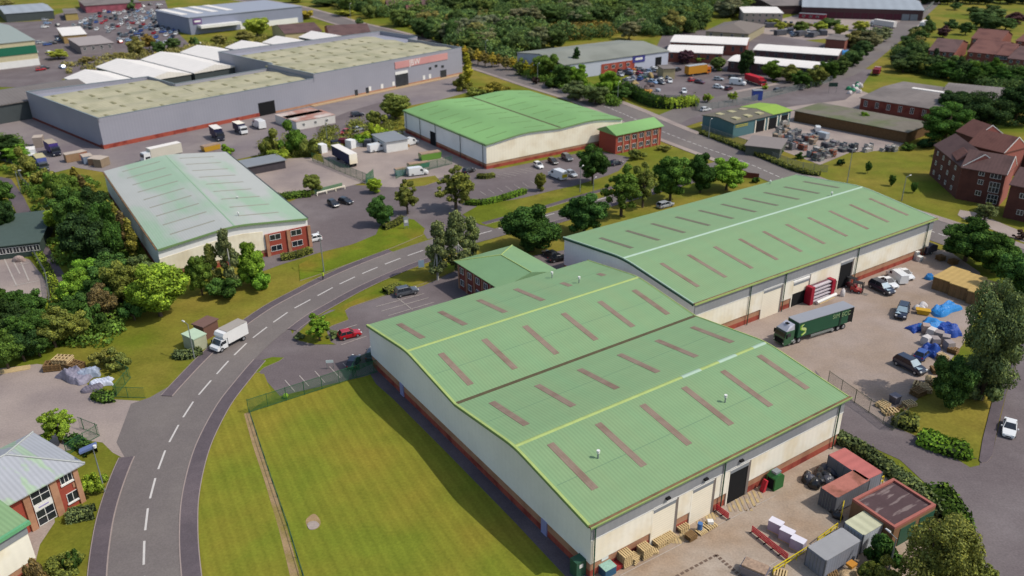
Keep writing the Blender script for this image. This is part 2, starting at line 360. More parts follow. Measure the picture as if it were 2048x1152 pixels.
# left path
surf('footpath', [(-60, 350), (-10, 352), (22, 358), (48, 395), (75, 450), (105, 510), (135, 560), (158, 610), (170, 640), (140, 645), (118, 590), (85, 530), (52, 470), (28, 415), (5, 380), (-60, 376)], .03, PAVE, 'old tarmac footpath running beside the fence on the western side')
surf('yard', [(-200, 470), (20, 505), (60, 520), (92, 560), (95, 600), (20, 605), (-200, 600)], .02, CONCL, 'small concrete yard with white lines beyond the western fence')
# right compounds
surf('compound', [(1260, 150), (1330, 120), (1420, 130), (1520, 150), (1560, 175), (1560, 200), (1450, 205), (1385, 205), (1340, 200), (1290, 190), (1236, 178)], .02, ASPHD, 'breakers compound full of vehicles')
surf('compound', [(1400, 250), (1560, 205), (1700, 175), (1830, 215), (1830, 270), (1790, 300), (1700, 305), (1640, 330), (1560, 300), (1480, 275)], .022, CONCL, 'scaffold and timber compound behind the low unit')
surf('apron', [(1300, 268), (1345, 232), (1450, 196), (1600, 160), (1690, 132), (1745, 140), (1720, 178), (1690, 200), (1590, 212), (1470, 232), (1400, 244), (1345, 262)], .05, ASPHD, 'broad tarmac mouth of the straight side road')
surf('street', [(1480, 60), (1600, 28), (1840, 40), (1850, 60), (1560, 85), (1480, 90)], .02, CONCL, 'concrete apron in front of the far industrial terrace')
surf('street', [(1330, 60), (1480, 60), (1700, 95), (1700, 160), (1600, 170), (1300, 120)], .035, ASPHD, 'yard between the long white roofed units')
surf('retail_car_park', [(80, 110), (110, 30), (200, 5), (330, 0), (350, 60), (380, 90), (350, 110), (250, 130), (180, 150), (110, 160)], .02, ASPHD, 'busy retail car park')
surf('street', [(-300, 60), (120, 40), (90, 120), (125, 160), (60, 175), (-300, 170)], .018, ASPHD, 'tarmac round the green fronted depot')
surf('street', [(1960, 95), (2100, 130), (2100, 170), (1960, 160)], .02, ASPHD, 'parking court of the brick houses')
surf('path', [(1920, 420), (1950, 425), (2060, 470), (2060, 490), (1960, 450), (1930, 440), (1915, 430)], .03, CONCL, 'pale path to the brick flats')
surf('paving', [(30, 1000), (105, 1010), (110, 1045), (80, 1090), (70, 1130), (60, 1180), (0, 1180)], .04, CONCL, 'paved forecourt of the brick office')
# ------------------------------------------------------------------ buildings
RG = mat('green_roof_sheet', c('#8aad7c', .72), .6, .035, .15, col2=c('#91ab7a', .71), scale2=.3, thr=(.3, .8), flow=(1.2, .1, 1), fine=0, stripe=('X', .5, .075), stripe2=('Y', 3.4, .012), spec=.3)
RGB_ = mat('bright_green_roof_sheet', c('#84b069', .70), .55, .05, .1, col2=c('#8cbb70', .74), scale2=.04, stripe=('Y', .5, .05), spec=.3)
RGX = mat('green_sheet_plain', c('#88ad7c', .72), .55, .06, .2, col2=c('#8aab78', .76), scale2=.06, stripe=('X', .45, .05))
RPALE = mat('faded_roof_sheet', c('#b4b5ae', .84), .6, .05, .12, col2=c('#9fb79c', .82), scale2=.05, thr=(.48, .6), stripe=('Y', .5, .04), flow=(.5, 2., 1))
RGREYB = mat('grey_blue_roof_sheet', c('#a9abb0', .8), .6, .05, .3, col2=c('#a3b79c', .8), scale2=.5, thr=(.55, .6), stripe=('X', .55, .07), flow=(.7, .06, 1))
TILEM = mat('corrugated_cement_roof', c('#8a807a', .72), .9, .14, .35, col2=c('#7a716c', .72), scale2=.1, stripe=('X', 1.1, .05))
MOSSY = mat('lichen_roof_sheet', c('#b5ae90', .8), .85, .1, .3, col2=c('#a39f80', .8), scale2=.12, stripe=('X', 1.2, .05))
CREAM = mat('cream_cladding', c('#eae3d2', .98), .55, .04, .3, col2=c('#e0d3b8', .98), scale2=.25, stripe=('X', .95, .018), spec=.3)
CREAMY = mat('cream_cladding_end', c('#ebe2cb', .98), .55, .04, .3, col2=c('#e0d3b8', .98), scale2=.25, stripe=('Y', .95, .018), spec=.3)
GCLAD = mat('grey_cladding', c('#9b9c9e', .82), .5, .04, .3, col2=c('#8d9094', .82), scale2=.1, stripe=('X', .9, .02), spec=.3)
GCLADY = mat('grey_cladding_end', c('#f2efea', .92), .5, .05, .3, col2=c('#e8e5e0', .92), scale2=.1, stripe=('Y', .9, .008), spec=.3)
STORE = mat('store_cladding', c('#9a99a2', .86), .5, .04, .2, col2=c('#93939c', .86), scale2=.03, stripe=('X', 1.0, .025), spec=.3)
REDB = mat('red_brick', c('#a5503f', .86), .92, .13, 2.5, col2=c('#87382f', .8), scale2=.5)
TANB = mat('tan_brick', c('#b88a6c', .82), .92, .1, 2.5, col2=c('#a87a5e', .8), scale2=.5)
DRKB = mat('dark_red_brick', c('#8a4a3e', .75), .92, .14, 2, col2=c('#75382f', .75), scale2=.4)
RTILE = mat('brown_roof_tile', c('#6e5450', .75), .92, .12, 1.5, col2=c('#5e4744', .75), scale2=.2, stripe=('X', .8, .05))
RTILER = mat('red_roof_tile', c('#84594f', .68), .92, .12, 1.5, col2=c('#714a43', .68), scale2=.2, stripe=('X', .8, .05))
RIDGE = mat('lichen_ridge', c('#a9bb70', .8), .8, .12, .8)
RIDGEW = mat('pale_ridge', c('#b4cdb6', .74), .7, .06, .8)
GUTT = mat('rusty_gutter', c('#8e6d4c', .75), .9, .2, 1.2, col2=c('#6e5138', .7), scale2=.6)
VALLEY = mat('valley_gutter', c('#675d43', .65), .95, .2, 1)
RLIGHT = mat('rooflight_sheet', c('#9c8876', .68), .8, .1, .9, col2=c('#8e7766', .70), scale2=.4, stripe=('X', .33, .05))
RLIGHTG = mat('rooflight_dull', c('#a09f90', .76), .8, .1, .9)
FASC = mat('green_fascia', c('#7f9c66', .78), .7, .08, .5)
DKGREEN = mat('dark_green_trim', c('#35604a', .7), .6, .06, .5)
DKGREY = mat('dark_grey_metal', c('#4e5556', .7), .6, .08, .5)
WROOF = mat('white_roof_sheet', c('#e2dbd2', .92), .6, .05, .3, stripe=('X', 1.3, .03))
ROLL = mat('roller_shutter', c('#ebe1cb', .95), .6, .05, .4, stripe=('Z', .35, .05))
YELL = mat('yellow_paint', c('#d9c01e', .8), .5, .08, 1)
CONT = mat('container_steel', (1, 1, 1), .6, .12, .6, objcol=True, stripe=('X', .45, .09))
CONTRUST = mat('container_steel_rusty', c('#b87465', .8), .8, .18, .6, col2=c('#8a5644', .8), scale2=.35, thr=(.45, .6))
class Frame:
    def __init__(s, o, ang): s.o = Vector((o[0], o[1])); s.a = ang; s.c = math.cos(ang); s.s = math.sin(ang)
    def loc(s, p): d = Vector((p[0], p[1])) - s.o; return Vector((d.x * s.c + d.y * s.s, -d.x * s.s + d.y * s.c))
    def wld(s, x, y): return Vector((s.o.x + x * s.c - y * s.s, s.o.y + x * s.s + y * s.c))
    def hit(s, px, py, x=None, y=None):
        r = ray(px, py); lo = s.loc((0, 0)); ld = Vector((r.x * s.c + r.y * s.s, -r.x * s.s + r.y * s.c))
        t = ((y - lo.y) / ld.y) if y is not None else ((x - lo.x) / ld.x)
        return (lo.x + ld.x * t, H + r.z * t) if y is not None else (lo.y + ld.y * t, H + r.z * t)
def rect3(o_px, x_px, y_px, z):
    """frame with origin at pixel o, local x towards pixel x, local y to the left; returns frame, length, width"""
    O, X, Y = (U(*p, z) for p in (o_px, x_px, y_px)); d = (X - O); e = (Y - O)
    a = math.atan2(d.y, d.x); b_ = math.atan2(e.y, e.x) - PI / 2
    while b_ - a > PI: b_ -= 2 * PI
    while b_ - a < -PI: b_ += 2 * PI
    la, lb = d.length, e.length; ang = (a * la + b_ * lb) / (la + lb)
    return Frame(O, ang), la, lb
def root(name, label, cat, fr, group=None): return thing(name, label, cat, (fr.o.x, fr.o.y, 0), fr.a, group)
def zat(prof, y):
    for (y0, z0), (y1, z1) in zip(prof, prof[1:]):
        if y0 - 1e-6 <= y <= y1 + 1e-6: return z0 + (z1 - z0) * (y - y0) / max(1e-6, y1 - y0)
    return prof[0][1] if y < prof[0][0] else prof[-1][1]
def ridge_round(pts, ridges, r=3.0, k=4):
    """replace each ridge by a gentle curve"""
    out = []
    for i, (y, z) in enumerate(pts):
        if i in ridges:
            (ya, za), (yb, zb) = pts[i-1], pts[i+1]
            sa, sb = (z - za) / (y - ya), (zb - z) / (yb - y)
            P0, P1, P2 = (y - r, z - sa * r), (y, z), (y + r, z + sb * r)
            for j in range(k + 1):
                t = j / k; out.append(tuple((1-t)**2 * P0[n] + 2*t*(1-t) * P1[n] + t*t * P2[n] for n in (0, 1)))
        else: out.append((y, z))
    return out
def roof(rt, prof, L, m, over=.5, th=.22, name='roof'):
    b = MB(); top = [(y, z + th) for y, z in prof]; bot = [(y, z) for y, z in prof[::-1]]
    b.extx(top + bot, -over, L + over, m); return b.build(name, rt)
def strip_on(rt, name, prof, ya, yb, xc, w, m, up=.235):
    ys = [ya] + [y for y, _ in prof if ya < y < yb] + [yb]; b = MB()
    top = [(y, zat(prof, y) + up + .02) for y in ys]; bot = [(y, zat(prof, y) + up - .08) for y in ys[::-1]]
    b.extx(top + bot, xc - w / 2, xc + w / 2, m); return b.build(name, rt)
def bands(rt, L, W_, prof, plinth=.95, band=1.7, m1=REDB, m2=TANB, m3=None):
    box(rt, 'brick_plinth', 0, L, 0, W_, 0, plinth, m1)
    if band > plinth: box(rt, 'brick_band', .01, L - .01, .01, W_ - .01, plinth, band, m2)
    b = MB(); b.extx([(-.06, band)] + [(max(-.06, y), z) if y <= 0.01 else (y, z) for y, z in prof if y >= 0 and y <= W_] + [(W_ + .06, band)], -.06, L + .06, m3); b.build('wall_cladding', rt)
def downpipe(rt, x, y, z, m=DKGREEN):
    b = MB(); b.tube((x, y, .05), (x, y, z), .09, .09, m, 6); b.box(x - .14, x + .14, y - .1, y + .14, z - .1, z + .35, m); b.build('downpipe', rt)
REVEAL = mat('shaded_door_reveal', c('#8a8078', .7), .8, .08)  # reveal carries its shade in a darker grey brown colour
def roller(rt, x0, x1, z1, y=0, open_=0, m=ROLL, frame_m=GREYP):
    """roller door on the wall facing local -y"""
    b = MB(); b.box(x0 - .24, x0, y - .15, y + .05, 0, z1 + .3, CREAM); b.box(x1, x1 + .44, y - .16, y + .05, 0, z1 + .3, REVEAL); b.box(x0 - .1, x1 + .1, y - .2, y + .05, z1, z1 + .35, WHITE)
    fr = b.build('door_frame', rt)
    if open_ < 1:
        box(rt, 'roller_door', x0, x1, y - .15, y + .04, open_ * z1 + .02, z1 - .5, m)
    box(rt, 'lintel_shade', x0, x1, y - .18, y + .045, z1 - .5, z1, GREYP)  # grey band painted as the lintel's shade across the door head
    if open_ > 0: box(rt, 'doorway', x0, x1, y - .09, y + .03, 0.02, open_ * z1 if open_ < 1 else z1 - .5, BLACK)  # black panel paints the unlit interior of the open door
def window(rt, x0, x1, z0, z1, y=0, nx=2, nz=1, axis='y', sgn=-1, fm=WHITE, gm=GLASS):
    """framed window on a wall; axis y: wall plane y=const facing sgn; axis x: wall plane x=const"""
    d = sgn * .08; t = .07
    def bx(b, a0, a1, c0, c1, p0, p1, m):
        lo, hi = min(p0, p1), max(p0, p1)
        if axis == 'y': b.box(a0, a1, y + lo, y + hi, c0, c1, m)
        else: b.box(y + lo, y + hi, a0, a1, c0, c1, m)
    b = MB(); bx(b, x0, x1, z0, z0 + t, -.02, d, fm); bx(b, x0, x1, z1 - t, z1, -.02, d, fm)
    for i in range(nx + 1):
        a = x0 + (x1 - x0 - t) * i / nx; bx(b, a, a + t, z0 + t, z1 - t, -.02, d, fm)
    for j in range(1, nz):
        zz = z0 + (z1 - z0) * j / nz; bx(b, x0 + t, x1 - t, zz - t / 2, zz + t / 2, -.02, d * .9, fm)
    f = b.build('window', rt); b = MB(); bx(b, x0 + .02, x1 - .02, z0 + .02, z1 - .02, -.02, d * .4, gm); b.build('pane', f); return f
def vent(rt, x, y, z, h=1.1):
    b = MB(); b.tube((x, y, z), (x, y, z + h * .7), .09, .09, GREYP, 8); b.tube((x, y, z + h * .65), (x, y, z + h), .2, .22, WHITE, 10); b.build('roof_vent', rt)
# ===== large twin span warehouse
f1, L1, W1 = rect3((1183, 1052), (1700, 797), (735, 652), 7.5)
W1 = (U(735, 652, 7.5) - U(1183, 1052, 7.5)).length
r1 = root('warehouse', 'largest green roofed twin span warehouse with cream walls, beside the mown field', 'warehouse', f1)
yr1, yv, yr2 = .257 * W1, .508 * W1, .755 * W1
p1 = ridge_round([(0, 7.5), (yr1, 9.35), (yv, 7.6), (yr2, 9.35), (W1, 7.5)], (1, 3), 2.0)
bands(r1, L1 - .9, W1, p1, .95, 2.08, REDB, TANB, GCLADY)
roof(r1, p1, L1 - .6, RG, .45)
# cream sheets of the long wall between doors
def wx(px, py, y=0): return f1.hit(px, py, y=y)[0]
d1 = (wx(1301, 1081), wx(1345, 1055)); d2 = (wx(1379, 1036), wx(1419, 1016)); d3 = (wx(1454, 983), wx(1489, 974))
print('doors', d1, d2, d3, L1, W1)
Ld = L1 - .85
xs = [(0.0, d1[0]-.25), (d1[1]+.45, d2[0]-.25), (d2[1]+.45, d3[0]-.25), (d3[1]+.45, Ld)]
for a, q in xs: box(r1, 'wall_panel', a, q, -.14, -.02, 2.05, 5.5, CREAM)
box(r1, 'eaves_cladding', -.1, Ld + .05, -.16, -.02, 5.58, 7.5, GCLAD)
box(r1, 'flashing', -.1, Ld + .05, -.2, -.02, 5.5, 5.6, WHITE)
for d, op in ((d1, 0), (d2, 0), (d3, 1)): roller(r1, d[0], d[1], 5.3, 0, op)
for a, q in ((d1, REDB), (d2, REDB)): pass
box(r1, 'gutter', -.5, L1 + .1, -.42, -.12, 7.62, 7.8, GUTT); box(r1, 'fascia', -.5, L1 + .1, -.5, -.42, 7.48, 7.8, FASC)
box(r1, 'gutter_edge', -.5, L1 + .1, -.55, -.5, 7.7, 7.84, RIDGE)
for s_, nm in ((-.48, 0), (L1 - .14, 1)):
    b = MB(); b.extx([(y, z + .3) for y, z in p1] + [(y, z - .12) for y, z in p1[::-1]], s_, s_ + .16, RIDGE if nm else FASC); b.build('verge_trim', r1)
b = MB(); b.extx([(y, z + .34) for y, z in p1] + [(y, z + .2) for y, z in p1[::-1]], -.5, -.15, RIDGE); b.build('verge_flashing', r1)
for yy, mm in ((yr1, RIDGE), (yr2, RIDGE)):
    z = zat(p1, yy); b = MB(); b.extx([(yy - .32, z + .2), (yy, z + .32), (yy + .32, z + .2)], -.45, L1 - .1, mm); rc = b.build('ridge_cap', r1)
    if yy == yr1:
        for a, q in ((.62, .70), (.78, .86), (.94, .998)):
            b = MB(); b.extx([(yy - .34, z + .21), (yy, z + .335), (yy + .34, z + .21)], a * L1 - .2, q * L1 - .2, RIDGEW); b.build('new_cap_section', rc)
box(r1, 'valley_gutter', -.2, L1 - .2, yv - .3, yv + .3, 7.6, 7.88, VALLEY)
# rooflights, positions read in local coordinates
for (ya, yb, n, t0, t1) in ((0, yr1, 6, .27, .87), (yr1, yv, 6, .22, .80), (yv, yr2, 6, .18, .78), (yr2, W1, 6, .17, .76)):
    for i in range(n):
        x = L1 * (.082 + i * .167); q0, q1 = ya + (yb - ya) * t0, ya + (yb - ya) * t1
        if ya == yr2 and i > 3: q0, q1 = ya + (yb - ya) * .34, ya + (yb - ya) * (.52 if i == 4 else .46)
        strip_on(r1, 'rooflight', p1, q0, q1, x, 1.0, RLIGHT)
for ya in (yr1 * .45, (yr1 + yv) / 2, (yv + yr2) / 2, (yr2 + W1) / 2): strip_on(r1, 'sheet_lap', p1, ya, ya + .07, L1 / 2 - .3, L1 - 1, mat('lap_line', c('#6f9070', .7), .7, .1), .205)
def roof_vent_px(rt, fr, prof, px, py, h=1.2):
    z = 8.
    for _ in range(6): q = fr.loc(U(px, py, z)); z = zat(prof, q.y) + .2
    vent(rt, q.x, q.y, z, h)
for q in ((1196, 917), (1450, 805), (1158, 566), (1104, 556)): roof_vent_px(r1, f1, p1, *q)
for q in (1187, 1441, 1666):
    x = f1.hit(q, {1187: 1120, 1441: 1000, 1666: 880}[q], y=-.2)[0]; downpipe(r1, x, -.32, 7.3)
for q in ((1335, 995), (1411, 957), (1482, 920)):
    x, z = f1.hit(*q, y=-.2); box(r1, 'wall_light', x - .3, x + .3, -.5, -.15, z - .12, z + .1, BLACK)
for q in ((1210, 1115, .5), (1229, 1100, .35), (1260, 1083, .6), (1292, 1065, .35)):
    x, z = f1.hit(q[0], q[1], y=-.05); box(r1, 'wall_notice', x - q[2], x + q[2], -.07, .0, z - .35, z + .35, WHITE)
for q in ((803, 772), (1088, 1052)):
    y, z = f1.hit(*q, x=-.1); box(r1, 'fire_door', -.16, 0, y - .55, y + .55, 0, 2.15, mat('lilac_door', c('#a3a3cf', .7), .6, .03))
# ===== long single span warehouse
f2, L2, W2 = rect3((1390, 608), (1870, 438), (1130, 475), 7.9)
r2 = root('warehouse', 'long green roofed warehouse with a straight white ridge, next to the lorry yard', 'warehouse', f2)
p2 = ridge_round([(0, 7.9), (W2 * .5, 9.9), (W2, 7.9)], (1,))
bands(r2, L2 - .6, W2, p2, .95, 2.08, REDB, TANB, GCLADY)
roof(r2, p2, L2 - .3, RG, .45)
def w2(px, py): return f2.hit(px, py, y=0)[0]
dd = [(w2(1521, 626), w2(1556, 612), 0), (w2(1582, 598), w2(1612, 588), .55), (w2(1673, 571), w2(1697, 563), 1)]
print('w2 doors', dd, L2, W2)
ex = [0.0]
for a, q, o in dd: ex += [a - .25, q + .45]
ex += [L2 - .6]
for i in range(0, len(ex), 2): box(r2, 'wall_panel', ex[i], ex[i+1], -.14, -.02, 2.05, 5.7, CREAM)
box(r2, 'eaves_cladding', -.1, L2 - .55, -.16, -.02, 5.78, 7.9, GCLAD); box(r2, 'flashing', -.1, L2 - .55, -.2, -.02, 5.7, 5.8, WHITE)
for a, q, o in dd: roller(r2, a, q, 5.6 if o != .55 else 4.9, 0, o)
box(r2, 'gutter', -.5, L2 + .3, -.42, -.12, 8.0, 8.18, GUTT); box(r2, 'fascia', -.5, L2 + .3, -.5, -.42, 7.86, 8.2, RIDGE)
for s_, m_ in ((-.48, RIDGEW), (L2 - .02, RIDGEW)):
    b = MB(); b.extx([(y, z + .3) for y, z in p2] + [(y, z + .1) for y, z in p2[::-1]], s_, s_ + .2, m_); b.build('verge_trim', r2)
b = MB(); b.extx([(y, z + .12) for y, z in p2] + [(y, z - .3) for y, z in p2[::-1]], -.46, -.3, DKGREEN); b.build('barge_board', r2)
z = zat(p2, W2 / 2); b = MB(); b.extx([(W2/2 - .35, z + .2), (W2/2, z + .34), (W2/2 + .35, z + .2)], -.5, L2 + .2, RIDGEW); b.build('ridge_cap', r2)
for i in range(10):
    x = L2 * (.062 + i * .0975)
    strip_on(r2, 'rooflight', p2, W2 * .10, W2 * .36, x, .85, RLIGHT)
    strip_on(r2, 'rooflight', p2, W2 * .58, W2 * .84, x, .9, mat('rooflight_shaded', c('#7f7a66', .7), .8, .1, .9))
for q in (1504, 1565, 1712, 1850):
    x = f2.hit(q, 1e3 and {1504: 560, 1565: 600, 1712: 530, 1850: 480}[q], y=-.2)[0]; downpipe(r2, x, -.32, 7.7)
roof_vent_px(r2, f2, p2, 1663, 392, .9); roof_vent_px(r2, f2, p2, 1540, 368, .9)
# ===== hipped office between the two big roofs
f3, L3, W3 = rect3((908, 522), (996, 581), (1022, 489), 5.6)
# ===== generic hip roof office
def hip(rt, x0, x1, y0, y1, z, rise, m, th=.15, inset=None, name='roof'):
    w = min(x1 - x0, y1 - y0) / 2; ins = inset if inset is not None else w
    if x1 - x0 >= y1 - y0: A, B_ = (x0 + ins, (y0 + y1) / 2, z + rise), (x1 - ins, (y0 + y1) / 2, z + rise)
    else: A, B_ = ((x0 + x1) / 2, y0 + ins, z + rise), ((x0 + x1) / 2, y1 - ins, z + rise)
    P = [(x0, y0, z), (x1, y0, z), (x1, y1, z), (x0, y1, z)]; b = MB()
    if x1 - x0 >= y1 - y0: fs = [[P[0], P[1], B_, A], [P[1], P[2], B_], [P[2], P[3], A, B_], [P[3], P[0], A]]
    else: fs = [[P[0], P[1], A], [P[1], P[2], B_, A], [P[2], P[3], B_], [P[3], P[0], A, B_]]
    for q in fs: b.poly(q, m)
    b.box(x0, x1, y0, y1, z - th, z - .001, m)
    o = b.build(name, rt); return o, P, A, B_
def hipcaps(ro, P, A, B_, m, r=.16, longx=True):
    b = MB(); up = Vector((0, 0, .05))
    pr = [(P[0], A), (P[1], B_ if longx else A), (P[2], B_), (P[3], A if longx else B_), (A, B_)]
    for a, q in pr:
        if (Vector(a) - Vector(q)).length > .3: b.tube(Vector(a) + up, Vector(q) + up, r, r, m, 5)
    b.build('hip_cap', ro)
r3 = root('office', 'small brick office with a green hipped roof between the large warehouses', 'office building', f3)
box(r3, 'wall', 0.5, L3 - .5, .5, W3 - .5, 0, 5.5, DRKB)
zz_, rs_ = 5.6, 1.7; ins3 = W3 * .45
A, B_ = (ins3, W3 / 2, zz_ + rs_), (L3, W3 / 2, zz_ + rs_); P = [(0, 0, zz_), (L3, 0, zz_), (L3, W3, zz_), (0, W3, zz_)]
b = MB(); b.poly([P[0], P[1], B_, A], RGX); b.poly([P[2], P[3], A, B_], RGX); b.poly([P[3], P[0], A], RGX); b.poly([P[1], P[2], B_], RGX); b.box(0, L3, 0, W3, zz_ - .16, zz_ - .002, FASC); ro = b.build('roof', r3)
b = MB()
for p_, q_ in ((P[0], A), (P[3], A), (A, B_)): b.tube(Vector(p_) + Vector((0, 0, .03)), Vector(q_) + Vector((0, 0, .03)), .12, .12, RIDGE, 5)
b.build('hip_cap', ro)
for i in range(5):
    x = 1.4 + i * (L3 - 3) / 4.6
    for zz in (.9, 3.4): window(r3, x, x + 1.3, zz, zz + 1.3, .5, 2)
    box(r3, 'brick_pier', x - .6, x - .25, .3, .52, 0, 5.4, TANB)
for i in range(4): window(r3, 2 + i * (W3 - 4) / 4, 3.3 + i * (W3 - 4) / 4, 3.4, 4.7, .5, 2, 1, 'x', -1)
# ===== bright green twin gable warehouse (gable end towards the viewer)
f4, L4, W4 = rect3((808, 222), (972, 290), (880, 200), 7.0)
f4 = Frame(U(808, 222, 7), math.atan2((U(972, 290, 7) - U(808, 222, 7)).y, (U(972, 290, 7) - U(808, 222, 7)).x)); L4 = (U(972, 290, 7) - U(808, 222, 7)).length; W4 = (U(1250, 240, 7) - U(972, 290, 7)).length
r4 = root('warehouse', 'bright green twin gable warehouse with cream front and its own brick office', 'warehouse', f4)
p4 = ridge_round([(0, 7.0), (W4 * .26, 8.5), (W4 * .52, 7.75), (W4 * .77, 8.5), (W4, 7.0)], (1, 3), 4.0)
bands(r4, L4, W4, p4, .9, 1.6, REDB, TANB, GCLADY)
b = MB(); pw = [(y, z - .75) for y, z in p4]; b.extx([(0.0, 1.65)] + pw + [(W4, 1.65)], L4 + .04, L4 + .12, CREAMY); b.build('wall_panel', r4)
roof(r4, p4, L4, RGB_, .5)
b = MB(); b.extx([(y, z + .27) for y, z in p4] + [(y, z - .1) for y, z in p4[::-1]], L4 + .42, L4 + .56, FASC); b.build('verge_trim', r4)
box(r4, 'valley_gutter', 0, L4, W4 * .52 - .35, W4 * .52 + .35, 7.75, 8.03, VALLEY)
box(r4, 'fascia', -.4, L4 + .5, -.35, -.1, 6.7, 7.2, FASC)
for (a, q) in ((.06, .2), (.32, .47), (.57, .71), (.83, .97)):
    for i in range(7): strip_on(r4, 'rooflight', p4, W4 * a, W4 * q, L4 * (.1 + i * .135), .35, mat('rooflight_strip_green', c('#7c9a60', .66), .8, .1))
y, z = 0, 0
for px0, px1, zz in ((862, 873, 4.2),):
    xa, _ = f4.hit(px0, 292, y=0); xb, _ = f4.hit(px1, 297, y=0); box(r4, 'doorway', xa, xb, -.12, .02, 0, zz, BLACK)  # dark interior painted as a black sheet on the wall
for t in (.03, .22, .42, .72, .97): downpipe(r4, L4 * t, -.25, 6.9, DKGREY)
# its office
f5 = Frame(f4.wld(L4 + .3, W4 - .5), f4.a)
def px_dims(fr, *pp): return [fr.loc(U(p[0], p[1], p[2])) for p in pp]
q = px_dims(f4, (1205, 257, 5.8), (1232, 271, 5.8), (1328, 252, 5.8), (1290, 238, 5.8)); print('office4', L4, W4, q)
x0, y0 = L4 - 6.5, W4 - 3.; x1, y1 = x0 + 0, 0
x0 = min(a.x for a in q[:2]); x1 = q[1].x; y0 = q[1].y; y1 = q[2].y
r5 = thing('office', 'two storey red brick office with green roof beside the bright green warehouse', 'office building', (*f4.wld(x0, y0), 0), f4.a)
dx, dy = x1 - x0, y1 - y0
box(r5, 'wall', .4, dx - .4, .4, dy - .4, 0, 5.7, mat('office_brick', c('#a24c3c', .82), .92, .12, 2))
b = MB(); b.exty([(-.3, 6.0), (dx * .45, 7.6), (dx + .1, 5.8), (dx + .1, 5.6), (-.3, 5.7)], 0, dy + .2, RGB_); b.build('roof', r5)
for i in range(6):
    y = 1.2 + i * (dy - 2) / 6
    for zz in (.8, 3.5): window(r5, y, y + 1.5, zz, zz + 1.4, dx - .4, 2, 1, 'x', 1)
    box(r5, 'brick_pier', dx - .42, dx - .15, y + 1.75, y + 2.15, 0, 5.6, TANB)
# ===== pale roofed unit, left
A4 = U(208, 345, 6.5); B4 = U(315, 500, 6.5); f6 = Frame(A4, math.atan2((B4 - A4).y, (B4 - A4).x)); L6 = (B4 - A4).length; W6 = (U(606, 432, 6.5) - B4).length
r6 = root('industrial_unit', 'unit with a faded grey mint roof and brick office end above the bend', 'industrial unit', f6)
p6 = ridge_round([(0, 6.5), (W6 * .5, 8.3), (W6, 6.5)], (1,))
print('wh4', L6, W6)
bands(r6, L6, W6, p6, .9, 1.6, REDB, TANB, GCLADY); roof(r6, p6, L6, RPALE, .5)
b = MB(); b.extx([(0.0, 1.6)] + [(y, z - 1.9) for y, z in p6 if y < W6 * .68] + [(W6 * .68, zat(p6, W6 * .68) - 1.9), (W6 * .68, 1.6)], L6 + .04, L6 + .14, CREAMY); b.build('wall_panel', r6)
b = MB(); b.extx([(y, z + .3) for y, z in p6] + [(y, z - .12) for y, z in p6[::-1]], L6 + .4, L6 + .56, FASC); b.build('verge_trim', r6)
box(r6, 'gutter', 0, L6, -.35, -.1, 6.5, 6.72, GUTT); box(r6, 'gutter', 0, L6, W6 + .1, W6 + .35, 6.5, 6.72, DKGREY)
z = zat(p6, W6 / 2); b = MB(); b.extx([(W6/2 - .3, z + .2), (W6/2, z + .3), (W6/2 + .3, z + .2)], -.4, L6 + .4, mat('mint_ridge', c('#a0b89c', .8), .7, .05)); b.build('ridge_cap', r6)
for i in range(9):
    x = L6 * (.07 + i * .105)
    for a, q in ((.12, .42), (.58, .86)): strip_on(r6, 'rooflight', p6, W6 * a, W6 * q, x, .55, RLIGHTG)
box(r6, 'office_front', L6, L6 + .25, W6 * .69, W6, 0, 5.0, mat('office_brick', c('#a24c3c', .82)))
for i in range(3): box(r6, 'brick_pier', L6 + .2, L6 + .55, W6 * (.69 + i * .15), W6 * (.69 + i * .15) + .7, 0, 5, TANB)
for i in range(2):
    y = W6 * (.72 + i * .15)
    for zz in (.9, 3.4): window(r6, y, y + 2.4, zz, zz + 1.3, L6 + .25, 2, 1, 'x', 1)
roof_vent_px(r6, f6, p6, 477, 432, .9); roof_vent_px(r6, f6, p6, 475, 397, .5)
# ===== grey parapet warehouse
f7 = Frame(U(195, 237, 9.5), math.radians(47.24))
r7 = root('parapet_warehouse', 'huge grey clad warehouse with parapet and lichen covered roof, longest building', 'warehouse', f7)
ZP, ZR = 9.5, 8.6
def para_block(poly, zp, zr, nm='wall_cladding'):
    b = MB(); b.prism(poly, .7, zr - .3, STORE); b.build(nm, r7)
    b = MB(); n = len(poly)
    for i in range(n):
        a, q = Vector(poly[i]), Vector(poly[(i+1) % n]); d = (q - a); t = d.normalized(); nn = Vector((-t.y, t.x)) * .35
        M = Matrix.Translation((a.x, a.y, 0)) @ Matrix.Rotation(math.atan2(t.y, t.x), 4, 'Z')
        b.box(0.0, d.length, 0.004 * i, .35, zr - .35 - .01 * i, zp, STORE, M); b.box(-.05, d.length + .05, -.06 - .004 * i, .42, zp, zp + .14 + .006 * i, mat('coping', c('#7d888c', .8), .5, .05), M)
    b.build('parapet', r7)
PB1 = [(0, 0), (78, 0), (78, 30), (40, 30), (40, 50), (0, 57)]
PB2 = [(78.01, 0), (153, 0), (153, 34), (160, 36), (160, 62), (80, 70), (80, 30), (78.01, 30)]
PB1 = [(0, 0), (78, 0), (78, 30), (40, 30), (40, 50), (0, 57)]
para_block(PB1, ZP, ZR); para_block(PB2, ZP + 1.5, ZR + 1.2)
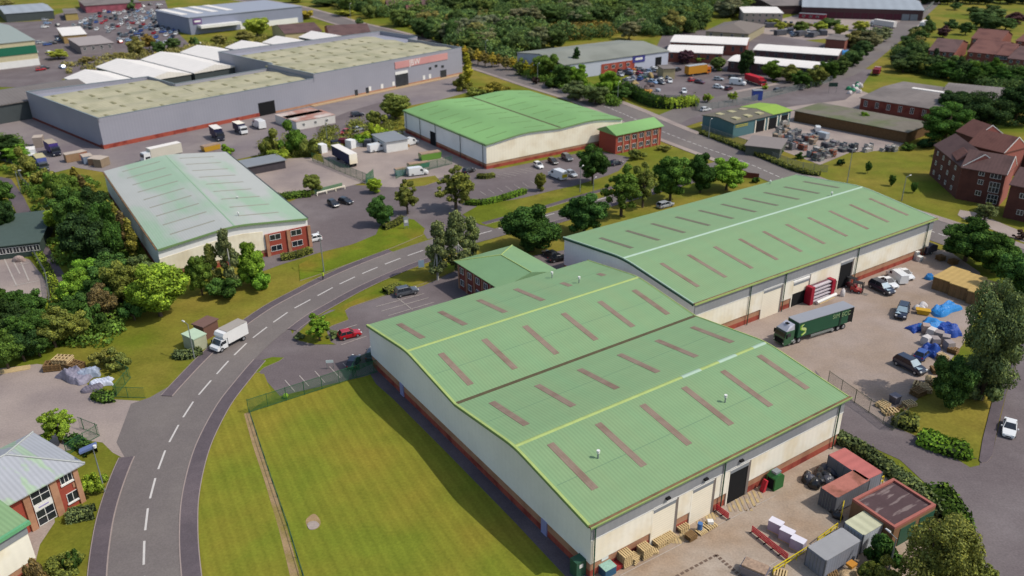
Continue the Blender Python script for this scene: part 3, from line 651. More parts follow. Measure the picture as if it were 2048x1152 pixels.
def saw(poly_x0, poly_x1, y0, y1, z, nm, n):
    b = MB(); prof = []; w = (y1 - y0) / n
    for i in range(n): prof += [(y0 + i * w, z), (y0 + (i + .5) * w, z + .5)]
    prof += [(y1, z)]; b.extx(prof + [(y1, z - .5), (y0, z - .5)], poly_x0, poly_x1, MOSSY); b.build('roof', r7)
    for i in range(n):
        for j in range(int((poly_x1 - poly_x0) / 9)):
            for k in (.25, .75):
                x = poly_x0 + 4 + j * 9; yy = y0 + (i + k) * w; box(r7, 'rooflight', x - .5, x + .5, yy - w * .12, yy + w * .12, z + .2, z + .34, mat('rooflight_moss', c('#8f8a66', .75), .9, .1))
saw(.6, 39.5, .6, 49, ZR, 'roof', 3); saw(39.6, 77.4, .6, 29.4, ZR, 'roof', 2); saw(78.6, 152, .6, 33, ZR + 1.3, 'roof', 2); saw(81, 150, 33.05, 61, ZR + 1.29, 'roof', 2)
box(r7, 'brick_plinth', -.08, 60, -.08, 2, 0, 1.3, REDB); box(r7, 'brick_plinth', -.07, 2, 2, 57, 0, .8, DRKB); box(r7, 'brick_plinth', 60.1, 152.9, -.05, 2, 0, .72, TANB)
def f7x(px, py, y=0): return f7.hit(px, py, y=y)
xa, _ = f7x(520, 236); xb, _ = f7x(552, 230); box(r7, 'doorway', xa, xb, -.1, .05, 0, 4.6, BLACK)  # flat black box imitates the unlit inside of the opening
xa, za = f7x(792, 175); xb, _ = f7x(817, 170); box(r7, 'loading_door', xa, xb, -.12, .05, 0, 5.0, GLASSD); box(r7, 'door_header', xa, xb, -.16, .05, 5.0, 6.1, WHITE)
xa, _ = f7x(790, 140); xb, _ = f7x(895, 120); SG = mat('faded_sign_panel', c('#d39a95', .8), .6, .05, .2, col2=c('#c98f8c', .8), scale2=.1)
box(r7, 'sign_panel', xa, xb, -.22, .02, 7.3, 9.9, SG)
def text(parent, s, size, loc, rot, m, name='lettering', ext=.02, align='CENTER'):
    cu = bpy.data.curves.new(name, 'FONT'); cu.body = s; cu.size = size; cu.extrude = ext; cu.align_x = align; cu.align_y = 'CENTER'; cu.materials.append(m)
    t_ = bpy.data.objects.new('t', cu); COL.objects.link(t_); me = bpy.data.meshes.new_from_object(t_.evaluated_get(bpy.context.evaluated_depsgraph_get())); me.name = name; bpy.data.objects.remove(t_)
    o = bpy.data.objects.new(name, me); COL.objects.link(o); o.parent = parent; o.location = loc; o.rotation_euler = rot; return o
text(r7, 'JBW', 3.1, (xa + (xb - xa) * .36, -.26, 8.6), (PI / 2, 0, 0), WHITE)
for px, py in ((885, 133), (900, 160), (860, 137), (872, 132)):
    x, z = f7x(px, py); box(r7, 'vent_window', x - .7, x + .7, -.1, .02, z - .5, z + .5, GLASSD)
xa, _ = f7x(881, 157); xb, _ = f7x(893, 156); box(r7, 'glazed_door', xa, xb, -.1, .02, .2, 3.2, GLASSD)
for px, py in ((713, 190), (735, 184)): x, _ = f7x(px, py); box(r7, 'side_door', x - .7, x + .7, -.1, .02, 0, 2.4, GLASSD)
for px, py in ((740, 182), (764, 172), (787, 170), (848, 158), (860, 158)): x, _ = f7x(px, py); box(r7, 'wall_notice', x - .6, x + .6, -.1, .02, .9, 2.6, WHITE)
box(r7, 'kerb_strip', 75, 152, -2.5, -.1, .0, .25, mat('yellow_kerb', c('#b79b78', .8), .9, .1))
# pale faded letters of the low block
# ===== building with five white roofs behind
f8 = Frame(f7.wld(0, 0), f7.a)
r8 = thing('shed_range', 'older shed range with five white saw tooth roofs behind the grey parapet warehouse', 'factory', (*f7.wld(-32, 58), 0), f7.a)
box(r8, 'wall', 0, 50, 0, 26, 0, 6.5, DKGREY); box(r8, 'wall', 50.1, 64, -8, 26, 0, 6.4, DKGREY)
b = MB(); b.extx([(-.5, 6.4), (13, 8.6), (26.5, 6.4), (26.5, 6.1), (-.5, 6.1)], -40, 55, mat('dull_cement_roof', c('#7a736f', .75), .9, .1, .2, stripe=('X', 1.2, .06))); b.build('roof', r8)
for k, (x, w, y0, y1) in enumerate(((56, 17, 0, 30), (74, 19, 6, 44), (94, 19, 6, 46), (114, 18, 14, 50), (134, 18, 14, 46))):
    b = MB(); b.exty([(x, 6.5), (x + w / 2, 8.6), (x + w, 6.5), (x + w, 6.2), (x, 6.2)], y0 - 6 if k < 3 else y0, y1, WROOF); b.build('white_roof', r8)
    box(r8, 'bay_wall', x + .3, x + w - .3, y0 - 5.6 if k < 3 else y0 + .4, y1 - .4, 0, 6.2, DKGREY)
for k, (x, w) in enumerate(((150, 16), (170, 16))):
    b = MB(); b.exty([(x, 7.5), (x + w / 2, 9.5), (x + w, 7.5), (x + w, 7.2), (x, 7.2)], 18, 40, WROOF); b.build('white_roof', r8); box(r8, 'bay_wall', x + .3, x + w - .3, 18.4, 39.6, 0, 7.2, DKGREY)
# ------------------------------------------------------------------ smaller buildings
def unit(name, label, cat, O, X, Y, z, rise, wall, roofm, ridge='x', over=.4, group=None, plinth=None, wins=0, winr=0, floors=1, doors=(), th=.18, wm=WHITE):
    fr, L, W_ = rect3(O, X, Y, z); r = root(name, label, cat, fr, group)
    box(r, 'wall', 0, L, 0, W_, 0, z - .02, wall)
    if plinth: box(r, 'brick_plinth', -.05, L + .05, -.05, W_ + .05, 0, .9, plinth)
    b = MB()
    if ridge == 'x':
        top = [(-over, z - .05), (W_ / 2, z + rise), (W_ + over, z - .05)]; b.extx([(y, q + th) for y, q in top] + [(y, q) for y, q in top[::-1]], -over, L + over, roofm); b.build('roof', r)
        b = MB(); b.extx([(0, z - .02), (W_ / 2, z + rise - .1), (W_, z - .02)], 0, L, wall); b.build('gable_wall', r)
    elif ridge == 'y':
        top = [(-over, z - .05), (L / 2, z + rise), (L + over, z - .05)]; b.exty([(y, q + th) for y, q in top] + [(y, q) for y, q in top[::-1]], -over, W_ + over, roofm); b.build('roof', r)
        b = MB(); b.exty([(0, z - .02), (L / 2, z + rise - .1), (L, z - .02)], 0, W_, wall); b.build('gable_wall', r)
    elif ridge == 'arch':
        n = 8; top = [(-over + (W_ + 2 * over) * i / n, z + rise * math.sin(PI * i / n) ** .8) for i in range(n + 1)]
        b.extx([(y, q + th) for y, q in top] + [(y, q - .05) for y, q in top[::-1]], -over, L + over, roofm); b.build('roof', r)
    elif ridge == 'hip': ro, P, A, B_ = hip(r, -over, L + over, -over, W_ + over, z, rise, roofm)
    elif ridge == 'flat':
        b.box(-over, L + over, -over, W_ + over, z, z + th, roofm); b.build('roof', r)
    fh = z / max(1, floors)
    for k in range(floors):
        for i in range(wins):
            x = L * (i + .5) / wins; window(r, x - .6, x + .6, k * fh + fh * .4, k * fh + fh * .85, 0, 2, 1, 'y', -1, wm)
        for i in range(winr):
            y = W_ * (i + .5) / winr; window(r, y - .6, y + .6, k * fh + fh * .4, k * fh + fh * .85, L, 2, 1, 'x', 1, wm)
    for (a, q, h, m) in doors: box(r, 'bay_door', L * a, L * q, -.12, .02, 0, h, m)
    return r, fr, L, W_
# hipped office, lower left of the road
E_ = U(170, 926, 5.6); S_ = U(25, 1006, 5.6); N_ = U(62, 866, 5.6); d = (E_ - S_).normalized(); Wb = (E_ - N_).length; O_ = E_ - d * 17.0
fb = Frame(O_, math.atan2(d.y, d.x)); rb = root('office', 'brick office with a hipped grey and green metal roof beside the road junction', 'office building', fb)
box(rb, 'wall', .7, 16.2, .7, Wb - .7, 0, 5.5, mat('office_brick', c('#a24c3c', .82)))
ro, P, A, B_ = hip(rb, 0, 17, 0, Wb, 5.6, 2.6, RGREYB, inset=Wb * .5); hipcaps(ro, P, A, B_, mat('grey_ridge', c('#b4b6b2', .85), .6, .03), .12)
def hb(px, py): return fb.hit(px, py, y=.7)
for a, q in ((172/1., 0),): pass
for px0, px1 in ((101, 117), (50, 63), (155, 166)):
    x0 = hb(px0, 985 if px0 > 60 else 1020)[0]; x1 = hb(px1, 985 if px0 > 60 else 1015)[0]
    box(rb, 'brick_pier', min(x0, 16.3 - abs(x1 - x0)), min(x1, 16.35), .42, .72, 0, 5.35, TANB)
x0 = hb(121, 985)[0]; x1 = hb(160, 965)[0]; print('office win', x0, x1, Wb)
window(rb, x0 + .5, x1 - .5, .9, 2.3, .7, 2); window(rb, x0 + .3, x1 - .7, 3.9, 5.2, .7, 3)
box(rb, 'stone_sill', x0 + .4, x1 - .4, .5, .75, .75, .9, WHITE); box(rb, 'stone_sill', x0 + .2, x1 - .6, .5, .75, 3.7, 3.9, WHITE)
x0 = hb(68, 1020)[0]; x1 = hb(104, 1000)[0]
window(rb, x0, x1, .1, 2.3, .66, 2, 2); window(rb, x0, x1, 3.2, 5.3, .66, 2, 2); sb = box(rb, 'name_board', x0, x1, .5, .64, 2.35, 3.15, WHITE)
M_ = MB(); M_.box(x0 + .5, x1 - .5, .46, .5, 2.7, 2.85, mat('lilac_mark', c('#a59ac8', .8), .7, .05)); M_.build('board_marking', sb)
x0 = hb(132, 965)[0]; dm = MB(); dm.tube((x0 + 1, .66, 3.05), (x0 + 1, .6, 3.05), .5, .5, TANB, 4); dm.build('brick_diamond', rb)
for i in range(4): window(rb, 2.2 + i * 3, 3.6 + i * 3, 3.6, 5, 16.2, 2, 1, 'x', 1) if 2.2 + i * 3 < Wb - 2 else None
# neighbour with cream wall
C_ = U(58, 1042, 6.6); D_ = U(0, 1078, 6.6); d = (C_ - D_).normalized(); O_ = C_ - d * 32
fn = Frame(O_, math.atan2(d.y, d.x)); rn = root('industrial_unit', 'cream walled unit with a mint green roof edge at the lower western corner', 'industrial unit', fn)
pn = [(0, 6.6), (9.5, 8.2), (19, 6.6)]; bands(rn, 31.4, 18.6, pn, .9, 1.7, REDB, TANB, CREAM); roof(rn, pn, 31.4, RG, .5); box(rn, 'eaves_cladding', 0, 31.5, -.14, -.05, 5.3, 6.6, GCLAD); box(rn, 'fascia', -.4, 31.9, -.5, -.1, 6.45, 6.9, mat('mint_fascia', c('#6cae7c', .8), .6, .05))
# middle distance
r, fr, L, W_ = unit('trade_warehouse', 'low trade warehouse with a wide grey roof and a red shopfront beside the woodland', 'warehouse', (1128, 130), (1341, 103), (1030, 106), 6.2, 1.9, mat('pale_cladding', c('#bfc3cf', .82), .6, .05), mat('grey_olive_roof', c('#8f9186', .8), .85, .07, .2, stripe=('X', 1.2, .03), col2=c('#83857a', .8), scale2=.1))
box(r, 'brick_front', L * .34, L * .66, -.12, .02, 0, 4.4, REDB); box(r, 'sign_board', L * .64, L * .76, -.2, .02, 3.2, 6.2, mat('blue_sign', c('#43438a', .8), .6, .05)); box(r, 'sign_lettering', L * .665, L * .735, -.24, -.2, 4.2, 5.2, WHITE)
box(r, 'doorway', L * .87, L * .93, -.14, .02, 0, 4.2, BLACK)  # unlit inside painted as a black panel
for i in range(4): window(r, L * (.37 + i * .07), L * (.40 + i * .07), 2.2, 3.6, -.12, 2)
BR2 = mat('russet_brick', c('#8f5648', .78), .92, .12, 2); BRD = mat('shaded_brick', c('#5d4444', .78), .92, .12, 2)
unit('trade_unit', 'brick unit with long white roof nearest the trade warehouse gable', 'industrial unit', (1335, 104), (1440, 112), (1318, 90), 4.4, .9, BR2, WROOF, 'arch', wins=6, winr=2, wm=GREYP)
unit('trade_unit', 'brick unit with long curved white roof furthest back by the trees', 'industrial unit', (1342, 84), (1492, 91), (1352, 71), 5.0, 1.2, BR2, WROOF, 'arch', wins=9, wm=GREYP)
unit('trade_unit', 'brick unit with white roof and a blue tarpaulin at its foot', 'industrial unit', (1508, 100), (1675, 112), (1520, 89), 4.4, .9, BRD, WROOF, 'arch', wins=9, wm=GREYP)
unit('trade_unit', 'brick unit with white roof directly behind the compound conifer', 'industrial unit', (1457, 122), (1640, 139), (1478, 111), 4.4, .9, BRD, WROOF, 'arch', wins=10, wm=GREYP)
unit('meeting_hall', 'hall with a hipped brown grey roof at the edge of the wood', 'hall', (1412, 62), (1494, 69), (1440, 44), 4.2, 3, mat('buff_wall', c('#a59a7c', .8)), mat('brown_grey_roof', c('#7c726a', .8), .9, .07), 'hip', wins=4)
unit('brick_block', 'small brick block with grey roof beside the straight road', 'building', (1652, 78), (1688, 82), (1665, 68), 4.5, .6, BR2, TILEM, 'x')
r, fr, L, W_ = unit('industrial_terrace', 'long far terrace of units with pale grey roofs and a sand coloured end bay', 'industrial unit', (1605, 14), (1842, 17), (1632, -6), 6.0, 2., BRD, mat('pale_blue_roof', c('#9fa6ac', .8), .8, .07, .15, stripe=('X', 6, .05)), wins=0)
for i in range(14): box(r, 'shutter_door', L * (.03 + i * .067), L * (.03 + i * .067) + 4, -.12, .02, 0, 3.6, mat('maroon_door', c('#5b2a36', .8), .7, .1) if i < 12 else GREYP)
box(r, 'sand_roof_bay', L * .86, L + .6, -.6, W_ / 2, 6.2, 6.5, mat('sand_roof', c('#a9a46e', .8), .8, .08)) if False else None
for i, (a, q, w) in enumerate((((1597, 37), (1650, 40), 8), ((1652, 35), (1704, 37), 8), ((1680, 29), (1728, 31), 8))):
    g = U(*a); g2 = U(*q); d = g2 - g; r = thing('site_cabin', ['dark red site cabin at the western end of the far terrace', 'dark red site cabin in the middle of the row of three', 'dark red site cabin tucked behind the other two'][i], 'site cabin', g, math.atan2(d.y, d.x), 'dark red site cabins'); box(r, 'body', 0, d.length, 0, 3, 0, 2.9, mat('cabin_red', c('#8c2236', .8), .6, .1)); box(r, 'roof', -.1, d.length + .1, -.1, 3.1, 2.9, 3.05, GREYP)
    for k in range(3): window(r, 2 + k * 4, 3.6 + k * 4, 1, 2.2, 0, 2)
unit('office', 'white banded two storey office far behind the hall', 'office building', (1488, 26), (1560, 24), (1500, 14), 6, .3, mat('white_red_wall', c('#b5a29e', .8)), WROOF, 'flat', wins=6, floors=2)
unit('industrial_unit', 'grey roofed unit at the top edge beside the terrace', 'industrial unit', (1545, 12), (1598, 6), (1540, -4), 5, 1.2, BRD, TILEM, 'x')
# teal workshop
r, fr, L, W_ = unit('workshop', 'low teal workshop with three open bays and a half brown half lime roof', 'workshop', (1468, 247), (1583, 222), (1405, 231), 4.6, .7, mat('teal_wall', c('#54787c', .8), .7, .06), mat('brown_grey_roof2', c('#706a5c', .8), .9, .07), 'x')
b = MB(); top = [(-.4, 4.6), (W_ / 2, 5.35), (W_ + .4, 4.6)]; b.extx([(y, q + .22) for y, q in top] + [(y, q + .05) for y, q in top[::-1]], L * .66, L + .5, mat('lime_roof', c('#93b348', .78), .8, .08)); b.build('lime_roof', r)
for k in range(3):
    for j in range(2): box(r, 'rooflight', L * (.1 + .2 * k), L * (.18 + .2 * k), W_ * (.12 + .5 * j), W_ * (.3 + .5 * j), 4.9, 5.35, mat('cream_light', c('#b5ad86', .8), .8, .05))
for a, q in ((.38, .53), (.6, .75), (.82, .95)): box(r, 'bay_opening', L * a, L * q, -.12, .02, 0, 3.7, BLACK); box(r, 'bay_frame', L * a - .4, L * a, -.2, .02, 0, 4.0, CREAM); box(r, 'bay_frame', L * q, L * q + .4, -.2, .02, 0, 4.0, CREAM)  # bay openings are black panels painted for the dark inside
for zz in (3.1, 3.6): box(r, 'yellow_lettering', L * .03, L * .24, -.1, .0, zz, zz + .22, mat('yellow_letter', c('#b8b04a', .8)))
unit('storage_shed', 'long low flat roofed shed with rusty brown walls between the compounds', 'shed', (1590, 222), (1800, 270), (1618, 203), 3.4, .1, mat('rusty_brown_wall', c('#76593a', .7), .9, .25, 1.5), mat('mossy_flat_roof', c('#7f776a', .72), .95, .15, .5, col2=c('#6f7452', .7), scale2=.12), 'flat')
r, fr, L, W_ = unit('brick_unit', 'low brick unit with a wide corrugated grey roof and dull strips', 'industrial unit', (1722, 196), (1895, 232), (1775, 160), 4.4, .9, DRKB, TILEM, 'x', wins=8)
box(r, 'rooflight', L * .25, L * .75, W_ * .62, W_ * .68, 4.9, 5.45, WROOF)
r = unit('brick_unit', 'far end of the low brick range behind the dark trees', 'industrial unit', (1885, 190), (2000, 205), (1880, 165), 4.4, .9, DRKB, TILEM, 'x')
# houses, north east
HG = 'terraced brick houses on the hillside'
hs = [((1858, 101), (1900, 108), (1867, 80), RTILE, 'brick house with a dark slate roof at the western end of the terrace'), ((1935, 104), (1992, 113), (1948, 82), RTILER, 'brick house with a wide red brown roof, third from the western end'), ((1994, 110), (2014, 114), (2005, 92), RTILER, 'narrow brick house between two wider red roofed ones'), ((2016, 117), (2060, 126), (2030, 96), RTILE, 'brick house cut by the eastern picture edge in the terrace'), ((1943, 77), (1995, 84), (1952, 64), RTILER, 'red roofed house behind the terrace with a small front gable'), ((2032, 82), (2080, 92), (2045, 66), RTILER, 'red roofed house far back at the eastern edge')]
for O, X, Y, rm, lb in hs:
    r, fr, L, W_ = unit('brick_house', lb, 'house', O, X, Y, 5.2, 3.2, BR2, rm, 'x', .3, HG, wins=4, floors=2)
unit('brick_house', 'house with brown roof and cream gable behind the white saw tooth roofs', 'house', (570, 68), (636, 60), (562, 52), 5.2, 2.6, mat('cream_render', c('#c9b88c', .8)), RTILE, 'x', .3)
unit('brick_house', 'house with brown roof and red brick gable behind the white saw tooth roofs', 'house', (660, 72), (742, 68), (648, 55), 5.2, 3, mat('orange_brick', c('#b06a50', .8), .9, .1), RTILE, 'x', .3)
for i, (x, y, s) in enumerate(((775, 12, 24), (815, 22, 26), (845, 10, 24), (800, 2, 22), (1010, -6, 40), (1130, -8, 50))):
    unit('brick_house', ['brick house half hidden in the trees, lowest of the far group', 'brick house with pale conservatory among the far trees', 'brick house at the eastern side of the far group in the trees', 'brick house at the top edge of the far group in the trees', 'house roof just showing above the woodland at the top edge', 'long house roof just showing above the woodland at the top edge'][i], 'house', (x, y), (x + s, y - 1), (x - 4, y - 6), 5, 2.5, BR2, RTILER if i % 2 else RTILE, 'x', .3, wins=3, floors=2)
# brick flats
BF = mat('flats_brick_shaded', c('#77493f', .56), .92, .12, 2, col2=c('#683f38', .56), scale2=.3)  # brick darkened in colour for fronts turned away from the sun
def flats(O, X, depth, z, rise, rm, label, gab=None):
    A_, B2 = U(*O, z), U(*X, z); d = B2 - A_; fr = Frame(A_, math.atan2(d.y, d.x)); L = d.length; r = root('apartment_block', label, 'apartment building', fr)
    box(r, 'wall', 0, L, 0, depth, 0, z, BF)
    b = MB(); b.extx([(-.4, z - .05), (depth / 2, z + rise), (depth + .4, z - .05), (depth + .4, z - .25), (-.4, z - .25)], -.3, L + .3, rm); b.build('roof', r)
    b = MB(); b.extx([(0, z), (depth / 2, z + rise - .15), (depth, z)], .0, L + .31, mat('flats_brick_lit', c('#a9655a', .74), .92, .1, 2)); b.build('gable_wall', r)  # gable and end brick painted lighter, as if sunlit
    box(r, 'end_wall', L + .002, L + .06, 0, depth, 0, z, mat('flats_brick_lit', c('#a9655a', .74)))
    b = MB(); b.extx([(-.4, z + .1), (depth / 2, z + rise + .12), (depth + .4, z + .1), (depth + .4, z - .1), (depth / 2, z + rise - .12), (-.4, z - .1)], L + .3, L + .4, WHITE); b.build('barge_board', r)
    return r, fr, L
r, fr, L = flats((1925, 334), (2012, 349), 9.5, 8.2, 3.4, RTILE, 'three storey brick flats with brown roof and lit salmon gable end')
for px, py, w, h in ((1965, 341, 1.3, 1.1), (1961, 364, 1.2, 1.2), (1956, 386, 1.3, 1.2), (1993, 348, 2.4, 1.3), (1988, 375, 2.3, 2.6), (1984, 398, 2.3, 2.2)):
    x, z = fr.hit(px, py, y=0); z = min(z, 7.4); window(r, x - w / 2, x + w / 2, max(.1, z - h / 2), z + h / 2, 0, 3 if w > 2 else 2, 2 if h > 2 else 1)
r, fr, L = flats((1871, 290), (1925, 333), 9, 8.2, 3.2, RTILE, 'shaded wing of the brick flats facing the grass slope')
for i in range(4):
    for k in range(3): window(r, L * (.15 + .22 * i) - .5, L * (.15 + .22 * i) + .5, 1 + 2.6 * k, 2.1 + 2.6 * k, 0, 2)
q = U(1918, 388); r = thing('stair_tower', 'narrow brick stair tower with small red roof at the bend of the flats', 'tower', q, math.radians(-15)); box(r, 'wall', -2, 2, 0, 5, 0, 9, BF)
b = MB(); b.exty([(-2.4, 8.8), (0, 10.6), (2.4, 8.8), (2.4, 8.6), (-2.4, 8.6)], -.4, 6, RTILER); b.build('roof', r)
for k in range(3): window(r, -.9, -.1, 1 + 2.6 * k, 2.8 + 2.6 * k, 0, 1, 2)
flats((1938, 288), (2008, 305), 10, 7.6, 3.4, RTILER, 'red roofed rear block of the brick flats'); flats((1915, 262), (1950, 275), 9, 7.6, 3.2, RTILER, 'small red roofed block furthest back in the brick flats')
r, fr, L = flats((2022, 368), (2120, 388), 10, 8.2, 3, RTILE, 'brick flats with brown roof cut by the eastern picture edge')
for px, py in ((2046, 392), (2040, 425)): x, z = fr.hit(px, py, y=0); window(r, x - .7, x + .7, z - .6, z + .6, 0, 2)
unit('brick_house', 'large dark brown roofed house cut by the eastern edge above the flats', 'house', (2010, 300), (2090, 330), (2050, 262), 5.4, 3.5, BF, RTILE, 'hip', .4)
# retail, north west
r, fr, L, W_ = unit('retail_store', 'big blue grey retail store with white entrance canopy', 'shop', (377, 36), (597, 12), (322, 20), 9, .5, mat('bluegrey_cladding', c('#8e93a6', .8), .6, .06, .2), mat('bluegrey_roof', c('#9ea3ae', .8), .7, .05), 'flat')
box(r, 'entrance_canopy', L * .06, L * .4, -5, -.1, 3.4, 4.8, WHITE); q = box(r, 'sign_board', L * .03, L * .1, -.3, .0, 5.4, 8.2, mat('purple_sign', c('#6e4d80', .8))); box(q, 'sign_lettering', L * .04, L * .09, -.36, -.3, 6.4, 7.3, WHITE); box(r, 'glazing', L * .42, L * .95, -.2, .02, 0, 3.0, WHITE)
for i in range(4): box(r, 'roof_stripe', L * (.02 + .13 * i), L * (.08 + .13 * i), W_ * .3, W_ * 1.0, 9.2, 9.4, WROOF)
r, fr, L, W_ = unit('depot', 'tall depot with a dark green fascia and cream lower wall', 'depot', (-140, 102), (56, 77), (-170, 55), 11, 2.0, mat('cream_wall', c('#c8bd9a', .8)), mat('dull_green_grey_roof', c('#9aa39c', .8), .7, .06), 'x')
box(r, 'green_fascia', 0, L, -.25, -.02, 5.5, 9, mat('deep_green', c('#1e6b50', .8), .7, .08)); box(r, 'white_base', 0, L, -.2, -.02, 0, 3.0, WHITE)
unit('kiosk', 'small restaurant with flat white roof by the retail car park', 'restaurant', (126, 72), (172, 68), (118, 56), 4, .2, mat('tan_wall', c('#a88a58', .8)), WROOF, 'flat'); unit('kiosk', 'low grey drive through building with pale roof', 'restaurant', (160, 92), (222, 84), (150, 76), 4, .2, mat('greywall', c('#8f8686', .8)), mat('pinkgrey_roof', c('#a79c98', .8)), 'flat', wins=4)
unit('industrial_unit', 'long pale roofed shed at the north western corner', 'industrial unit', (10, 28), (104, 20), (5, 12), 5, 1, DKGREY, mat('pale_blue_roof', c('#9fa6ac', .8)), 'x')
unit('shop', 'small yellow fronted shop by the retail car park entrance', 'shop', (130, 28), (154, 26), (130, 18), 4, .3, mat('tan_wall2', c('#b09a5c', .8)), TILEM, 'flat')
unit('shop', 'row of red and white shops at the top of the retail park', 'shop', (170, 12), (280, 4), (165, 0), 4.5, .4, mat('redwhite_wall', c('#9c5560', .8), .8, .4, .4), TILEM, 'flat')
unit('yard_annex', 'low flat grey annex in front of the teal workshop', 'annex', (1492, 291), (1546, 306), (1474, 270), 2.8, .1, mat('annex_wall', c('#5f6458', .75)), mat('annex_roof', c('#8f8580', .75), .9, .08), 'flat')
# substation and kiosk on the verge
unit('substation', 'brown flat roofed brick substation behind the white box van', 'substation', (406, 655), (436, 640), (384, 650), 2.6, .1, mat('sub_brick', c('#7d5a4c', .75), .9, .1), mat('brown_felt', c('#7c5f55', .75), .95, .08), 'flat', .2)
r, fr, L, W_ = unit('utility_kiosk', 'cream and mint roofed utility kiosk by the substation', 'kiosk', (387, 680), (410, 668), (366, 668), 2.5, .12, mat('kiosk_cream', c('#b7b899', .8)), mat('mint_lid', c('#bcd0b2', .82), .7, .04), 'flat', .1)
# brick flat roofed store with parapet, lower right
z = 3.4; fr, L, W_ = rect3((1790, 1055), (1862, 1003), (1713, 994), z); r = root('brick_store', 'flat roofed brick store with a dark stained roof and red coping', 'store', fr)
box(r, 'wall', 0, L, 0, W_, 0, z - .35, mat('store_tan', c('#8f6b4c', .78), .9, .12, 2)); box(r, 'roof', .35, L - .35, .35, W_ - .35, z - .35, z - .28, mat('stained_felt', c('#574344', .8), .9, .15, .5, col2=c('#857470', .8), scale2=.9, thr=(.55, .62), flow=(.35, 1.6, 1)))
b = MB()
for (x0, x1, y0, y1, dz) in ((0, L, 0, .35, 0), (0, L, W_ - .35, W_, .003), (0, .35, .35, W_ - .35, .001), (L - .35, L, .35, W_ - .35, .002)): b.box(x0, x1, y0, y1, z - .35, z + dz, mat('coping_red', c('#ab675b', .8), .9, .12, 2))
b.build('coping', r)
for i in range(2): box(r, 'shutter', 1.2 + i * 3.6, 4 + i * 3.6, -.06, .02, 0, 2.6, DKGREEN)
# containers
def container(label, O, X, Y, z, col, roofm, name='shipping_container', rust=False, group=None):
    fr, L, W_ = rect3(O, X, Y, z); r = root(name, label, 'container', fr, group)
    o = box(r, 'body', .02, L - .02, .02, W_ - .02, .1, z - .06, CONT); o.color = (*col, 1)
    box(r, 'roof', 0, L, 0, W_, z - .06, z, roofm)
    b = MB()
    for x in (0, L - .12):
        for y in (0, W_ - .12): b.box(x - .01, x + .13, y - .01, y + .13, 0.02, z + .02, mat('container_frame', c('#6b6d72', .7), .6, .1))
    b.build('corner_posts', r)
    d = box(r, 'door', -.03, .0, .15, W_ - .15, .2, z - .2, CONT); d.color = (*[v * .7 for v in col], 1)  # door end coloured darker than the sides
    b = MB()
    for k in (.25, .42, .58, .75): b.tube((-.06, W_ * k, .25), (-.06, W_ * k, z - .25), .03, .03, STEEL, 5)
    b.build('locking_bar', d); return r, fr, L, W_
container('long grey shipping container with a darker end', (1653, 1122), (1722, 1081), (1615, 1093), 2.7, c('#9599a5', .8), mat('greyroof', c('#a09f9f', .8), .7, .07, .8))
container('white panelled container with a pale green framed top', (1728, 1071), (1768, 1044), (1690, 1043), 2.9, c('#b9bfc6', .85), mat('greenish_roof', c('#c3c2a2', .82), .8, .08, .5, stripe=('X', 1.3, .1)))
container('open topped rusty brown container beside the heap of black bags', (1674, 996), (1737, 957), (1645, 973), 2.7, c('#77787f', .7), CONTRUST)
container('faded red container standing across the end of the rusty one', (1733, 960), (1762, 942), (1660, 908), 2.7, c('#8c8f98', .75), mat('faded_red_roof', c('#bd6d66', .8), .8, .1, .5, stripe=('Y', 1.3, .06)))
for i, (a, q, y) in enumerate((((592, 244), (664, 228), (575, 232)), ((575, 238), (640, 222), (560, 228)))):
    fr, L, W_ = rect3(a, q, y, 2.8); r = root('portable_cabin', ['white portable cabin with a rusty roof, nearer of the pair', 'white portable cabin with a rusty roof, behind its twin'][i], 'cabin', fr, 'white portable cabins')
    box(r, 'body', 0, L, 0, W_, 0, 2.75, mat('cabin_white', c('#d8d3cb', .82), .7, .06)); box(r, 'roof', -.1, L + .1, -.1, W_ + .1, 2.75, 2.9, mat('rusty_roof', c('#b08070', .8), .85, .15, .5, col2=c('#cdbfb5', .8), scale2=.2))
    for k in range(3): window(r, L * (.15 + .3 * k), L * (.15 + .3 * k) + .9, 1, 2, 0, 2)
